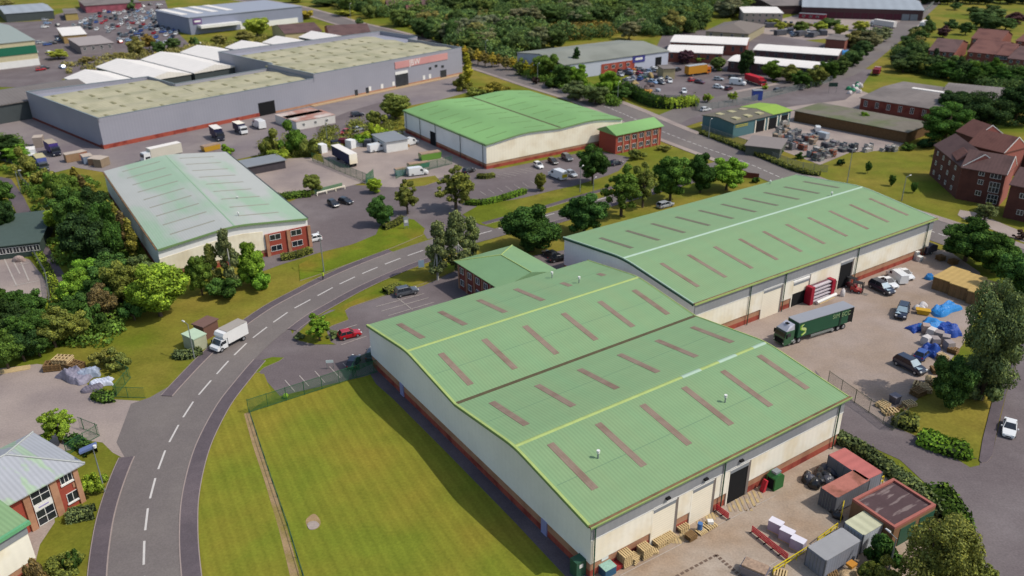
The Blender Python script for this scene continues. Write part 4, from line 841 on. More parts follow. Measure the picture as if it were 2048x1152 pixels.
# ------------------------------------------------------------------ vehicles (nose towards local +x)
def wheel_set(rt, xs, hw, r=.33, w=.22):
    for x in xs:
        for s in (-1, 1):
            b = MB(); b.tube((x, s * (hw - w), r), (x, s * (hw + .01), r), r, r, RUBBER, 14); o = b.build('wheel', rt)
            b = MB(); b.tube((x, s * (hw - .02), r), (x, s * (hw + .02), r), r * .6, r * .55, HUB, 10); b.build('rim', o)
def car_meshes(kind):
    L, Wd, Ht = {'hatch': (4.05, 1.76, 1.48), 'saloon': (4.65, 1.82, 1.43), 'suv': (4.7, 1.92, 1.74), 'estate': (4.75, 1.84, 1.5)}[kind]
    hw = Wd / 2; zl = .24 if kind != 'suv' else .32; zb = Ht * .60; zbn = Ht * .52; h = L / 2
    prof = [(-h, .80, zb * .75), (-h + .1, .93, zb * .97), (-h + .9, 1, zb), (0, 1, zb * 1.0), (h - 1.35, 1, zb * .98), (h - .6, .96, zbn * 1.02), (h - .12, .86, zbn * .86), (h, .74, zbn * .66)]
    if kind == 'saloon': prof[1] = (-h + .1, .93, zb * .95)
    body = MB(); rings = []
    for x, k, zt in prof:
        w = hw * k; zm = zl + (zt - zl) * .6
        rings.append([(x, -w * .95, zl), (x, -w, zm), (x, -w * .93, zt), (x, w * .93, zt), (x, w, zm), (x, w * .95, zl)])
    body.loft(rings, PAINT)
    xr0, xf0 = (-h + .12, h - 1.25) if kind != 'saloon' else (-h + .85, h - 1.4)
    xr1, xf1 = (-h + .5, h - 2.05) if kind != 'saloon' else (-h + 1.5, h - 2.2)
    if kind == 'estate': xr0, xr1 = -h + .1, -h + .45
    wb, wt = hw * .9, hw * .72; zt = Ht - .05
    B4_ = [(xr0, -wb), (xf0, -wb), (xf0, wb), (xr0, wb)]; T4 = [(xr1, -wt), (xf1, -wt), (xf1, wt), (xr1, wt)]
    body.loft([[(x, y, zt) for x, y in T4], [(x * .98, y * .93, Ht) for x, y in T4]], PAINT)
    for i in range(4): body.tube((*B4_[i], zb - .02), (*T4[i], zt + .01), .05, .045, PAINT, 5)
    xm = (xr1 + xf1) / 2
    for s in (-1, 1): body.tube((xm, s * wb, zb), (xm, s * wt, zt), .05, .045, PAINT, 5); body.box(xf0 - .35, xf0 - .15, s * (hw + .12) - .09, s * (hw + .12) + .09, zb, zb + .16, PAINT)
    gl = MB(); gl.loft([[(x, y * .985, zb - .02) for x, y in B4_], [(x, y * .97, zt) for x, y in T4]], GLASS)
    return body, gl, L, hw, zb, zbn, h, (xf0, xf1, wb, wt, zt, zb)
def make_car(kind):
    body, gl, L, hw, zb, zbn, h, _ = car_meshes(kind)
    r = thing('car', 'car', 'car'); body.build('body', r); gl.build('window', r)
    wheel_set(r, (h - .85, -h + .8), hw * .99, .34 if kind == 'suv' else .31)
    for s in (-1, 1):
        MB().box(h - .2, h - .03, s * hw * .66 - .16, s * hw * .66 + .16, zbn * .72, zbn * .9, LAMP).build('headlight', r)
        MB().box(-h - .01, -h + .12, s * hw * .72 - .12, s * hw * .72 + .12, zb * .68, zb * .88, REDL).build('tail_light', r)
    MB().box(h - .02, h + .015, -.35, .35, .3, .48, RUBBER).build('grille', r)
    return r
CARS = {k: make_car(k) for k in ('hatch', 'saloon', 'suv', 'estate')}
def far_car_mesh():
    body, gl, L, hw, zb, zbn, h, _ = car_meshes('hatch'); b = body; n = len(b.v)
    for f, in zip(gl.f): b.add([gl.v[i] for i in f], [tuple(range(len(f)))], GLASS)
    for x in (h - .8, -h + .8):
        for s in (-1, 1): b.tube((x, s * (hw - .2), .31), (x, s * hw, .31), .31, .31, RUBBER, 8)
    o = b.build('parked_car'); tag(o, 'car', 'car'); return o
FARCAR = far_car_mesh()
def head(p, q, z=0): a, b_ = U(*p), U(*q); return math.atan2(b_.y - a.y, b_.x - a.x)
CC = {'white': c('#e8e8e6', .85), 'silver': c('#aeb2b6', .8), 'black': (.012, .012, .014), 'navy': c('#22283a', .8), 'red': c('#b3121f', .85), 'grey': c('#54585e', .8), 'blue': c('#2a4f9a', .8), 'maroon': c('#5a1626', .8), 'green': c('#2b5a3c', .8), 'orange': c('#d07020', .8), 'paleblue': c('#8aa6c8', .8)}
def car(kind, p, q, col, label, group=None): g = U(*p); return place(CARS[kind], (g.x, g.y, .085), head(p, q), label, 'car', CC[col], group)
car('saloon', (2017, 862), (2012, 900), 'white', 'white saloon car parked alone on the quiet road at the eastern edge')
car('suv', (813, 589), (840, 583), 'grey', 'dark grey car with a pale windscreen parked in the marked bays by the brick office')
car('hatch', (700, 674), (725, 668), 'red', 'bright red hatchback with a black roof in the bay by the planted island')
car('hatch', (708, 729), (714, 716), 'navy', 'dark blue car in the shade by the green fence corner')
car('hatch', (745, 713), (749, 702), 'grey', 'car half hidden behind the gable corner of the largest warehouse')
car('hatch', (626, 483), (605, 488), 'white', 'white hatchback beside the brick end of the pale roofed unit')
car('hatch', (667, 412), (679, 419), 'black', 'black car nearer the pale roofed unit, one of two in the open tarmac', 'pair of black cars in the open tarmac')
car('hatch', (692, 407), (704, 410), 'black', 'black car nearer the small round tree, one of two in the open tarmac', 'pair of black cars in the open tarmac')
car('hatch', (1100, 513), (1085, 505), 'black', 'black car with glinting roof under the round trees, furthest from the hipped office')
car('saloon', (1118, 521), (1135, 518), 'black', 'black car beside the shaded wall of the long warehouse')
car('hatch', (938, 345), (955, 340), 'black', 'black car in the shade by the corner of the bright green warehouse')
car('hatch', (1077, 335), (1092, 344), 'white', 'white car parked nose out along the brick plinth of the bright green warehouse')
car('hatch', (1106, 327), (1120, 335), 'black', 'black car between the white car and the grey people carrier')
car('suv', (1134, 320), (1148, 328), 'grey', 'tall grey people carrier nearest the plinth of the bright green warehouse')
car('hatch', (1143, 352), (1156, 358), 'silver', 'silver hatchback beside the van with the yellow rear')
car('hatch', (1232, 330), (1250, 326), 'navy', 'dark blue car at the corner of the two storey brick office')
car('estate', (1330, 414), (1345, 410), 'silver', 'car just showing above the roof edge of the long warehouse')
car('hatch', (658, 238), (672, 236), 'red', 'red car in front of the white portable cabins')
car('suv', (715, 233), (740, 230), 'navy', 'dark blue car in the bay nearest the grey parapet warehouse')
car('hatch', (717, 262), (735, 258), 'silver', 'silver blue car behind the lime bushes'); car('hatch', (690, 268), (683, 272), 'red', 'small red car by the lime bushes')
car('hatch', (1411, 222), (1430, 219), 'white', 'white car driving into the straight side road')
# lorry yard cars, seen next to the long warehouse
PALE_SCREENED = []
PALE_SCREENED.append(car('suv', (1762, 582), (1778, 590), 'navy', 'dark pickup like car with pale screen nearest the red machine'))
car('saloon', (1775, 570), (1792, 580), 'white', 'white car squeezed between the dark car and the white van')
car('saloon', (1808, 553), (1822, 562), 'white', 'white car furthest from the green lorry, beside the brick wall')
PALE_SCREENED.append(car('suv', (1803, 630), (1797, 645), 'navy', 'navy car standing alone in the middle of the lorry yard'))
PALE_SCREENED.append(car('suv', (1818, 738), (1845, 752), 'navy', 'dark car with pale screen at the edge of the lorry yard'))
car('hatch', (1845, 714), (1862, 700), 'blue', 'blue car behind the pale screened one at the edge of the lorry yard')
for o in bpy.data.objects:
    if o.name.startswith('car') and o.parent is None and o.type == 'EMPTY': o['category'] = 'car'
# vans
def make_van(long=False):
    r = thing('van', 'van', 'van'); L, hw, Ht = 5.3, .98, 2.15; h = L / 2; b = MB(); rings = []
    for x, k, zt, kt in ((-h, .97, Ht * .97, .9), (-h + .2, 1, Ht, .9), (h - 2.1, 1, Ht, .9), (h - 1.55, 1, Ht * .93, .85), (h - .8, 1, 1.22, .92), (h - .1, .92, .98, .9), (h, .84, .7, .9)):
        w = hw * k; rings.append([(x, -w, .28), (x, -w, min(1.1, zt * .9)), (x, -w * kt, zt), (x, w * kt, zt), (x, w, min(1.1, zt * .9)), (x, w, .28)])
    b.loft(rings, PAINT)
    for s in (-1, 1): b.box(h - 1.5, h - 1.3, s * (hw + .12) - .08, s * (hw + .12) + .08, 1.1, 1.4, PAINT)
    b.build('body', r)
    g = MB(); g.poly([(h - 1.56, -.78, Ht * .93 + .0), (h - .84, -.86, 1.27), (h - .84, .86, 1.27), (h - 1.56, .78, Ht * .93)], GLASS)
    o = g.build('windscreen', r); o.location = (.03, 0, .03)
    for s in (-1, 1):
        g = MB(); g.poly([(h - 2.2, s * (hw - .03), 1.75), (h - 1.65, s * (hw - .04), 1.75), (h - 1.15, s * (hw + .012), 1.2), (h - 2.2, s * (hw + .012), 1.2)], GLASS); g.build('window', r)
        MB().box(h - .14, h + .01, s * .7 - .15, s * .7 + .15, .75, .95, LAMP).build('headlight', r)
    wheel_set(r, (h - .95, -h + 1.0), hw, .34); return r
VAN = make_van()
def van(p, q, col, label, s=1.0, group=None): g = U(*p); return place(VAN, (g.x, g.y, .08), head(p, q), label, 'van', CC[col], group, s)
v = van((1115, 356), (1095, 348), 'white', 'white high roofed van with a yellow rear in the bright green warehouse car park', 1.15)
MB().box(-2.70, -2.66, -.75, .75, .7, 1.5, YELL).build('rear_chevrons', v)
van((836, 350), (860, 347), 'white', 'white van parked on the forecourt by the small grass island', 1.05)
van((755, 302), (780, 297), 'white', 'white van in the vans yard near the curtain sided trailer', 1.1)
van((820, 290), (845, 284), 'white', 'white van by the shaded wall of the bright green warehouse', 1.05)
van((1792, 560), (1778, 550), 'white', 'white van with grey side in the lorry yard between the white cars', .95)
van((1790, 222), (1775, 218), 'white', 'white and orange van outside the low brick unit'); van((1808, 232), (1822, 236), 'silver', 'silver pickup beside the white and orange van', .9)
van((1640, 277), (1625, 273), 'silver', 'grey flatbed van in the scaffold compound', 1.0); van((1634, 262), (1630, 255), 'white', 'white cab parked behind the flatbed van', .8)
van((1475, 170), (1495, 172), 'white', 'white minibus beside the long red lorry', 1.2)
van((518, 255), (508, 250), 'white', 'pale van beside the dark doorway of the parapet warehouse', 1.3); van((1631, 34), (1622, 34), 'white', 'small white van among the dark red cabins', 1)
# box van on the road
def lorry(name, label, p, q, Lb, Hb, colcab, colbox, cabL=1.9, cabH=2.3, W_=2.1, luton=False, mroof=None, cat='lorry', zoff=.08, side=None):
    g = U(*p); r = thing(name, label, cat, (g.x, g.y, zoff), head(p, q)); hw = W_ / 2; T = Lb + cabL; x0 = -T / 2
    bm_ = mat('box_' + label[:12].replace(' ', '_'), colbox, .5, .06, .4)
    b = MB(); b.box(x0, x0 + Lb, -hw - .1, hw + .1, .95, Hb, bm_); b.build('cargo_box', r)
    if luton: b = MB(); b.exty([(x0 + Lb, 2.15), (x0 + Lb, Hb - .02), (x0 + Lb + .7, Hb - .1), (x0 + Lb + .95, Hb - .6), (x0 + Lb + .8, 2.15)], -hw - .09, hw + .09, bm_); b.build('luton_nose', r)
    b = MB(); b.box(x0 - .02, x0 + Lb + .02, -hw - .13, hw + .13, Hb, Hb + .06, mroof or GREYP); b.build('box_roof', r)
    b = MB(); b.box(x0, x0 + T - .6, -.45, .45, .5, .95, RUBBER); b.build('chassis', r)
    xc = x0 + Lb + .08; xe = x0 + T; pr = [(xc, .45), (xc, cabH), (xe - (.9 if luton else .25), cabH), (xe - .35 if luton else xe - .05, cabH * .58), (xe, cabH * .5), (xe, .45)] if not luton else [(xc, .45), (xc, 2.1), (xe - 1.1, 2.1), (xe - .6, 1.25), (xe - .05, 1.0), (xe, .5)]
    b = MB(); b.exty(pr, -hw, hw, PAINT); b.build('cab', r, col=colcab)
    g_ = MB()
    if luton: g_.poly([(xe - 1.09, -hw * .85, 2.08), (xe - .6, -hw * .88, 1.3), (xe - .6, hw * .88, 1.3), (xe - 1.09, hw * .85, 2.08)], GLASS); o = g_.build('windscreen', r); o.location = (.03, 0, .02)
    else: g_.box(xe - .25, xe + .01, -hw * .88, hw * .88, cabH * .58, cabH * .88, GLASS); g_.build('windscreen', r)
    for s in (-1, 1):
        y = s * (hw + .01); b = MB(); b.box(xc + .25, xe - 1.0 if luton else xe - .5, y - .015, y + .015, 1.3, 1.85, GLASS); b.build('window', r)
        b = MB(); b.box(xe - .12, xe + .02, s * hw * .75 - .14, s * hw * .75 + .14, .6, .8, LAMP); b.build('headlight', r)
        b = MB(); b.box(xe - .9, xe - .75, s * (hw + .2) - .12, s * (hw + .2) + .12, 1.3, 1.75, RUBBER); b.build('mirror', r)
    wheel_set(r, (xe - .9, x0 + Lb * .25), hw, .42, .3); return r
def cover(o):  # adds pale panels over the windscreen and part of the bonnet
    b = MB(); b.poly([(1.13, -.84, 1.04), (1.13, .84, 1.04), (.36, .68, 1.66), (.36, -.68, 1.66)], mat('pale_screen', c('#9fb3bd', .85), .4, .15, 2)); q = b.build('pale_screen_panel', o); q.location = (.04, 0, .03)
    b = MB(); b.poly([(1.2, -.5, 1.03), (2.0, -.86, .98), (2.0, .1, .98)], MATS['pale_screen']); q = b.build('pale_bonnet_panel', o); q.location = (0, 0, .06); o.scale = (1.12, 1.1, 1.1)
for q in PALE_SCREENED: cover(q)
lorry('box_van', 'white luton box van driving round the bend', (460, 690), (430, 706), 4.4, 3.25, CC['white'], c('#e6e4e0', .85), 2.3, 2.1, 2.05, True, mat('box_lid', c('#a9a096', .8), .7, .05), cat='van')
lorry('lorry', 'white rigid lorry with long pale box parked along the parapet warehouse', (325, 318), (290, 326), 9.5, 3.8, CC['white'], c('#cfc8b8', .85), 2.2, 2.9, 2.4, mroof=WROOF)
lorry('lorry', 'dark blue lorry facing out, nearer the doorway of the parapet warehouse', (436, 278), (444, 284), 6, 3.6, CC['navy'], c('#232548', .8), 2.0, 2.8, 2.3, mroof=WROOF)
lorry('lorry', 'dark blue lorry with cream roof, between the other blue lorry and the doorway', (482, 266), (490, 270), 4.6, 3.2, CC['white'], c('#2a2a4c', .8), 2.0, 2.5, 2.2, mroof=CREAM)
lorry('lorry', 'purple curtain sided lorry in the shadow of the parapet warehouse', (108, 308), (122, 318), 6, 3.6, CC['navy'], c('#4d3d84', .8), 2, 2.8, 2.3, mroof=mat('cream_top', c('#b0a28c', .8)))
lorry('lorry', 'blue and cream box lorry near the white bags behind the leafy belt', (86, 338), (96, 350), 5.4, 3.6, CC['grey'], c('#5a66a8', .8), 1.8, 2.6, 2.3, mroof=mat('cream_top2', c('#c0b48a', .8)))
lorry('lorry', 'small white box lorry next to the blue and cream one', (66, 320), (66, 332), 4.2, 3.2, CC['white'], c('#d8d8d6', .85), 1.8, 2.3, 2.1, mroof=WROOF)
lorry('lorry', 'orange curtain sided lorry in the breakers compound', (1395, 150), (1425, 146), 10, 4.2, CC['orange'], c('#c68a2a', .8), 2.2, 3.2, 2.5, mroof=mat('lorry_lid', c('#a9aeb0', .8)))
lorry('lorry', 'long red lorry beside the white minibus', (1510, 168), (1540, 178), 9.5, 3.0, CC['red'], c('#b01828', .8), 2, 2.4, 2.4, mroof=mat('red_lid', c('#c02030', .8)))
lorry('lorry', 'red tractor lorry driving along the straight side road', (1752, 150), (1762, 140), 3.5, 2.6, CC['red'], c('#8a2430', .8), 2.2, 3, 2.4, mroof=mat('red_lid2', c('#7c2a34', .8)))
lorry('lorry', 'long pale articulated lorry far up the straight side road', (1845, 58), (1833, 68), 13, 3.8, CC['silver'], c('#c9c6b8', .85), 2.2, 3, 2.5, mroof=WROOF)
lorry('lorry', 'long white lorry parked across the head of the straight side road', (1765, 55), (1730, 50), 13, 3.8, CC['white'], c('#d5cfca', .85), 2.2, 3, 2.5, mroof=WROOF)
# trailer in the vans yard
fr, L, W_ = rect3((700, 306), (715, 303), (662, 296), 3.9)
q = U(690, 325); r = thing('trailer', 'navy curtain sided trailer with white roof and cream doors in the vans yard', 'trailer', q, head((669, 310), (702, 328)))
box(r, 'cargo_box', -6, 6, -1.2, 1.2, 1.1, 3.9, mat('navy_curtain', c('#232a52', .8), .6, .06)); box(r, 'roof', -6.05, 6.05, -1.25, 1.25, 3.9, 3.98, WROOF); box(r, 'rear_doors', 6.0, 6.06, -1.2, 1.2, 1.1, 3.9, CREAM); wheel_set(r, (2.6, 3.8, 5), 1.1, .5, .3); box(r, 'landing_leg', -3.4, -3.2, -.9, .9, 0.0, 1.1, RUBBER)
# green articulated lorry
pF, pR = U(1556, 690), U(1692, 648); d = pR - pF; ang = math.atan2(-d.y, -d.x); mid = (pF + pR) / 2
r = thing('articulated_lorry', 'green articulated lorry with a silver wind deflector and grey roofed trailer', 'lorry', (mid.x, mid.y, .06), ang)
LT = d.length; x0 = -LT / 2 + .2; x1 = LT / 2 - 2.9; hw = 1.27
TG = mat('curtain_green', c('#24553c', .8), .55, .06, .4, stripe=('X', .6, .02)); TG2 = mat('curtain_green_dark', c('#173428', .8), .6, .1)
box(r, 'curtain_side', x0 + 1.2, x1, -hw, hw, 1.15, 3.95, TG); box(r, 'open_bay', x0 + .05, x0 + 1.2, -hw + .05, hw - .05, 1.15, 3.95, BLACK); box(r, 'roof', x0, x1 + .02, -hw - .03, hw + .03, 3.95, 4.05, mat('trailer_roof', c('#9c9ea4', .78), .6, .04, .5)); box(r, 'rear_frame', x0, x0 + .1, -hw, hw, 1.0, 3.95, TG2)
box(r, 'rear_curtain_fold', x0 + 2.9, x0 + 3.3, -hw - .06, hw + .06, 1.0, 3.9, TG2); box(r, 'chassis', x0, x1 - .2, -.6, .6, .7, 1.14, RUBBER)
b = MB(); b.box(x0 + 4.6, x1 - 3.2, -hw - .02, -hw + .05, .55, .7, STEEL); b.box(x0 + 4.6, x1 - 3.2, -hw - .02, -hw + .05, .85, .98, STEEL); b.box(x0 + 4.6, x1 - 3.2, hw - .05, hw + .02, .55, .98, STEEL); b.build('side_guard', r)
wheel_set(r, (x0 + 1.9, x0 + 3.2, x0 + 4.5, x1 - .6, x1 + .5), 1.2, .5, .32)
for s in (1,):
    pts = [(-1.4, 3.5), (-1.9, 3.1), (-1.7, 2.75), (-1.1, 2.55), (-.7, 2.2), (-.9, 1.8), (-1.5, 1.5)]
    for off, m_ in ((0, mat('lime_swoosh', c('#8fc23a', .85), .6, .03)), (.28, mat('pale_swoosh', c('#c9d88a', .85), .6, .03))):
        b = MB(); pp = cr(pts, False, 5)
        for i in range(len(pp) - 1):
            wd = .10 + .16 * math.sin(PI * i / len(pp)); a, q = pp[i], pp[i+1]
            b.poly([(x1 - 2.6 - a.x - off + .3, hw + .012 + off * .02, a.y - wd), (x1 - 2.6 - q.x - off + .3, hw + .012 + off * .02, q.y - wd), (x1 - 2.6 - q.x - off + .3, hw + .012 + off * .02, q.y + wd), (x1 - 2.6 - a.x - off + .3, hw + .012 + off * .02, a.y + wd)], m_)
        b.build('swoosh_logo', r)
LET = mat('pale_lettering', c('#9db582', .7), .6, .03)
text(r, 'SIM', 1.15, (x0 + 4.25, hw + .01, 3.15), (PI / 2, 0, PI), LET); text(r, 'ECC', 1.15, (x0 + 1.95, hw + .08, 3.15), (PI / 2, 0, PI), LET)
xc0, xc1 = x1 + .75, LT / 2
b = MB(); b.exty([(xc0, .5), (xc0, 2.9), (xc1 - .35, 2.9), (xc1 - .05, 1.75), (xc1, 1.6), (xc1, .4), (xc1 - .5, .35)], -1.22, 1.22, PAINT); cab = b.build('cab', r, col=c('#1d5a38', .85))
b = MB(); b.loft([[(xc0, -1.15, 2.9), (xc1 - .3, -1.15, 2.9), (xc1 - .3, 1.15, 2.9), (xc0, 1.15, 2.9)], [(xc0, -1.0, 3.85), (xc1 - 1.25, -.85, 3.65), (xc1 - 1.25, .85, 3.65), (xc0, 1.0, 3.85)]], mat('silver_deflector', c('#c3c3cc', .8), .35, .04, metal=.2)); b.build('wind_deflector', r)
box(r, 'sunroof', xc0 + .45, xc0 + .95, -.3, .3, 3.75, 3.86, BLACK)
MB().box(xc1 - .26, xc1 - .02, -1.1, 1.1, 1.8, 2.75, GLASS).build('windscreen', r); MB().box(xc1 - .01, xc1 + .05, -.95, .95, .55, 1.45, BLACK).build('grille', r)
for s in (-1, 1):
    MB().box(xc0 + .8, xc1 - .5, s * 1.23 - .02, s * 1.23 + .02, 1.8, 2.5, GLASS).build('window', r); MB().box(xc1 - .2, xc1 + .03, s * 1.0 - .15, s * 1.0 + .15, .6, .85, LAMP).build('headlight', r); MB().box(xc1 - .3, xc1 - .15, s * 1.45 - .12, s * 1.45 + .12, 1.8, 2.5, BLACK).build('mirror', r)
wheel_set(r, (xc1 - 1.35,), 1.15, .5, .32)
b = MB(); b.tube((xc0 - .2, 1.0, .75), (xc0 + .5, 1.0, .75), .3, .3, STEEL, 10); b.build('fuel_tank', r)
# retail car park and compounds: many small parked cars
rnd = random.Random(4); cols = ['white', 'silver', 'grey', 'navy', 'black', 'white', 'silver', 'red', 'blue', 'paleblue']
def lot(pa, pb, pc, nrow, ncol, group, lab, skip=.25, names=CC):
    A_, B_, C2 = U(*pa), U(*pb), U(*pc); k = 0
    for j in range(nrow):
        for i in range(ncol):
            if rnd.random() < skip: continue
            p = A_ + (B_ - A_) * (i / max(1, ncol - 1)) + (C2 - A_) * (j / max(1, nrow - 1)); cl_ = rnd.choice(cols)
            ang = math.atan2((C2 - A_).y, (C2 - A_).x) + (PI if rnd.random() < .5 else 0) + rnd.uniform(-.05, .05)
            place(FARCAR, (p.x + rnd.uniform(-.4, .4), p.y + rnd.uniform(-.4, .4), .07), ang, lab[cl_ if cl_ in lab else 'any'] if isinstance(lab, dict) else lab, 'car', CC[cl_], group, (1.05, 1.05, 1.05))
lot((150, 52), (330, 88), (235, 12), 10, 16, 'cars in rows in the retail car park', 'small car among the many parked in rows in the retail car park', .22)
for i, (p, q, cl_, lb) in enumerate((((1385, 163), (1400, 161), 'red', 'dark red car in the middle of the breakers compound, nearer the orange lorry'), ((1399, 167), (1412, 169), 'maroon', 'maroon car just right of the dark red one in the breakers compound'), ((1437, 161), (1452, 162), 'silver', 'silver estate between the orange and the red lorries'), ((1437, 177), (1452, 179), 'white', 'white car nearest the compound fence saplings'), ((1457, 180), (1470, 176), 'maroon', 'maroon car beside the white one near the compound fence saplings'), ((1466, 158), (1474, 160), 'black', 'black car behind the white minibus'), ((1368, 186), (1372, 194), 'white', 'white and black car alone in the breakers compound corner'), ((1340, 165), (1342, 172), 'white', 'small white car standing alone in the compound lane'), ((1306, 167), (1320, 170), 'paleblue', 'pale blue car beside the scrap heap'), ((1285, 157), (1298, 156), 'green', 'dark green car nearest the trade warehouse shopfront'), ((1322, 168), (1335, 172), 'grey', 'grey car next to the pale blue one by the scrap heap'), ((1290, 145), (1302, 143), 'grey', 'grey car below the doorway of the trade warehouse'), ((1310, 140), (1322, 141), 'silver', 'silver car by the buff gatehouse'), ((1355, 142), (1362, 140), 'black', 'black car behind the orange lorry tail'), ((1420, 140), (1436, 138), 'white', 'white vehicle beyond the nose of the orange lorry'), ((1556, 184), (1568, 182), 'navy', 'dark car by the palings east of the blue bin'), ((1270, 140), (1262, 146), 'orange', 'orange car under the blue sign board'))):
    g = U(*p); place(FARCAR, (g.x, g.y, .08), head(p, q), lb, 'car', CC[cl_])
rnd2 = random.Random(11)
for i in range(26):
    p = (rnd2.uniform(1240, 1330), rnd2.uniform(132, 165)); g = U(*p)
    place(FARCAR, (g.x, g.y, .08), rnd2.uniform(0, 6), 'scrap car packed in the breakers compound below the shopfront', 'car', CC[rnd2.choice(cols)], 'scrap cars packed below the shopfront')
for i in range(14):
    p = (1510 + i * 12, 46 + i * .5 + rnd2.uniform(-2, 2)); g = U(*p); place(FARCAR, (g.x, g.y, .08), 1.2, 'tiny car parked before the far terrace of units', 'car', CC[rnd2.choice(cols)], 'cars before the far terrace')
for i in range(9):
    p = (1560 + rnd2.uniform(0, 110), 62 + rnd2.uniform(0, 14)); g = U(*p); place(FARCAR, (g.x, g.y, .08), rnd2.uniform(0, 6), 'tiny car in the yard behind the white roofed units', 'car', CC[rnd2.choice(cols)], 'cars behind the white roofed units')
for i in range(7):
    p = (rnd2.uniform(1990, 2048), rnd2.uniform(122, 140)); g = U(*p); place(FARCAR, (g.x, g.y, .08), rnd2.uniform(0, 6), 'tiny car in the parking court of the brick terrace', 'car', CC[rnd2.choice(cols)], 'cars by the brick terrace')
for i in range(40):
    p = (rnd2.uniform(70, 125), rnd2.uniform(40, 150)) if i < 14 else (rnd2.uniform(225, 400), rnd2.uniform(8, 92))
    g = U(*p); place(FARCAR, (g.x, g.y, .08), rnd2.choice([.8, 2.4]) + rnd2.uniform(-.1, .1), 'small car standing loosely about the retail park roads', 'car', CC[rnd2.choice(cols)], 'cars on the retail park roads')
# parking bay lines
def line(b, p, q, w=.12, z=.08):
    A_, B_ = U(*p), U(*q); d = B_ - A_; M = Matrix.Translation((A_.x, A_.y, 0)) @ Matrix.Rotation(math.atan2(d.y, d.x), 4, 'Z'); b.box(0, d.length, -w / 2, w / 2, z, z + .004, LINEF, M)
b = MB()
for p, q in (((752, 614), (848, 588)), ((763, 623), (857, 596)), ((777, 632), (868, 605)), ((790, 593), (825, 620)), ((668, 665), (714, 650)), ((683, 690), (733, 673)), ((570, 761), (590, 784)), ((599, 752), (618, 773)), ((630, 743), (650, 766)), ((659, 734), (680, 756)), ((686, 727), (700, 742))): line(b, p, q, .14)
tag(b.build('bay_lines'), 'worn white bay lines of the car park by the largest warehouse', kind='structure')
b = MB()
for i in range(9): line(b, (985 + i * 11, 352 - i * 2.6), (1010 + i * 11, 357 - i * 2.6))
for i in range(8): line(b, (960 + i * 17, 383 - i * 3.4), (972 + i * 17, 391 - i * 3.4))
tag(b.build('bay_lines'), 'white bay lines below the bright green warehouse', kind='structure')
b = MB()
for p, q in (((8, 517), (34, 573)), ((25, 520), (40, 548)), ((40, 520), (58, 562)), ((28, 572), (78, 562)), ((40, 530), (58, 526))): line(b, p, q, .25)
tag(b.build('bay_lines'), 'white lines in the small western yard', kind='structure')
b = MB()   # yellow hatching by the doors and dashed box
HY = mat('faded_yellow_hatch', c('#bda679', .84), .9, .15, 1.5, world=True, col2=c('#a18d7b', .86), scale2=.8, thr=(.45, .6))
def hatch(cx0, cy0, n, dx, dy, lx, ly, w=.35):
    for i in range(n):
        A_, B_ = U(cx0 + dx * i, cy0 + dy * i), U(cx0 + dx * i + lx * (1 - abs(i - n / 2) / n), cy0 + dy * i + ly * (1 - abs(i - n / 2) / n)); d = B_ - A_
        M = Matrix.Translation((A_.x, A_.y, 0)) @ Matrix.Rotation(math.atan2(d.y, d.x), 4, 'Z'); b.box(0, d.length, -w / 2, w / 2, .06, .064, HY, M)
hatch(1455, 1008, 8, 8.5, -4.4, 14, 32); hatch(1528, 970, 4, 7.5, -2.5, 6, 18, .3); hatch(1335, 1075, 7, 6, -3, 10, 24); hatch(1394, 1040, 7, 6, -3, 8, 20)
tag(b.build('hatched_marking'), 'faded yellow hatching in front of the roller doors', kind='structure')
b = MB(); DS = mat('grey_square_mark', c('#7a6658', .7), .9, .1, world=True)
def dots(p, q, n):
    A_, B_ = U(*p), U(*q)
    for i in range(n):
        g = A_ + (B_ - A_) * i / (n - 1); M = Matrix.Translation((g.x, g.y, 0)) @ Matrix.Rotation(math.radians(34), 4, 'Z'); b.box(-.22, .22, -.16, .16, .06, .064, DS, M)
dots((1355, 1152), (1430, 1112), 9); dots((1434, 1112), (1480, 1152), 8); line(b, (1240, 1152), (1550, 992), .08, .06); line(b, (1505, 1152), (1560, 1120), .1, .06)
tag(b.build('yard_markings'), 'dark dashes and thin lines painted on the loading yard', kind='structure')
# ------------------------------------------------------------------ trees and plants
def quads_mesh(name, cen, nrm, size, shade, rs, mats, aspect=.75):
    n = len(cen); t = rs.normal(size=(n, 3)); nrm = nrm / np.linalg.norm(nrm, axis=1, keepdims=True)
    a = np.cross(nrm, t); a /= np.linalg.norm(a, axis=1, keepdims=True); b_ = np.cross(nrm, a)
    s = size[:, None]; v = np.stack([cen - a * s - b_ * s * aspect * .5, cen + a * s * .2 - b_ * s * aspect, cen + a * s + b_ * s * aspect * .4, cen - a * s * .3 + b_ * s * aspect], 1).reshape(-1, 3)
    me = bpy.data.meshes.new(name); me.vertices.add(4 * n); me.vertices.foreach_set('co', v.astype(np.float32).ravel())
    me.loops.add(4 * n); me.loops.foreach_set('vertex_index', np.arange(4 * n, dtype=np.int32)); me.polygons.add(n)
    me.polygons.foreach_set('loop_start', np.arange(0, 4 * n, 4, dtype=np.int32)); me.polygons.foreach_set('loop_total', np.full(n, 4, dtype=np.int32))
    at = me.attributes.new('shade', 'FLOAT', 'POINT'); at.data.foreach_set('value', np.repeat(shade, 4).astype(np.float32))
    for m in mats: me.materials.append(m)
    me.update(calc_edges=True); return me
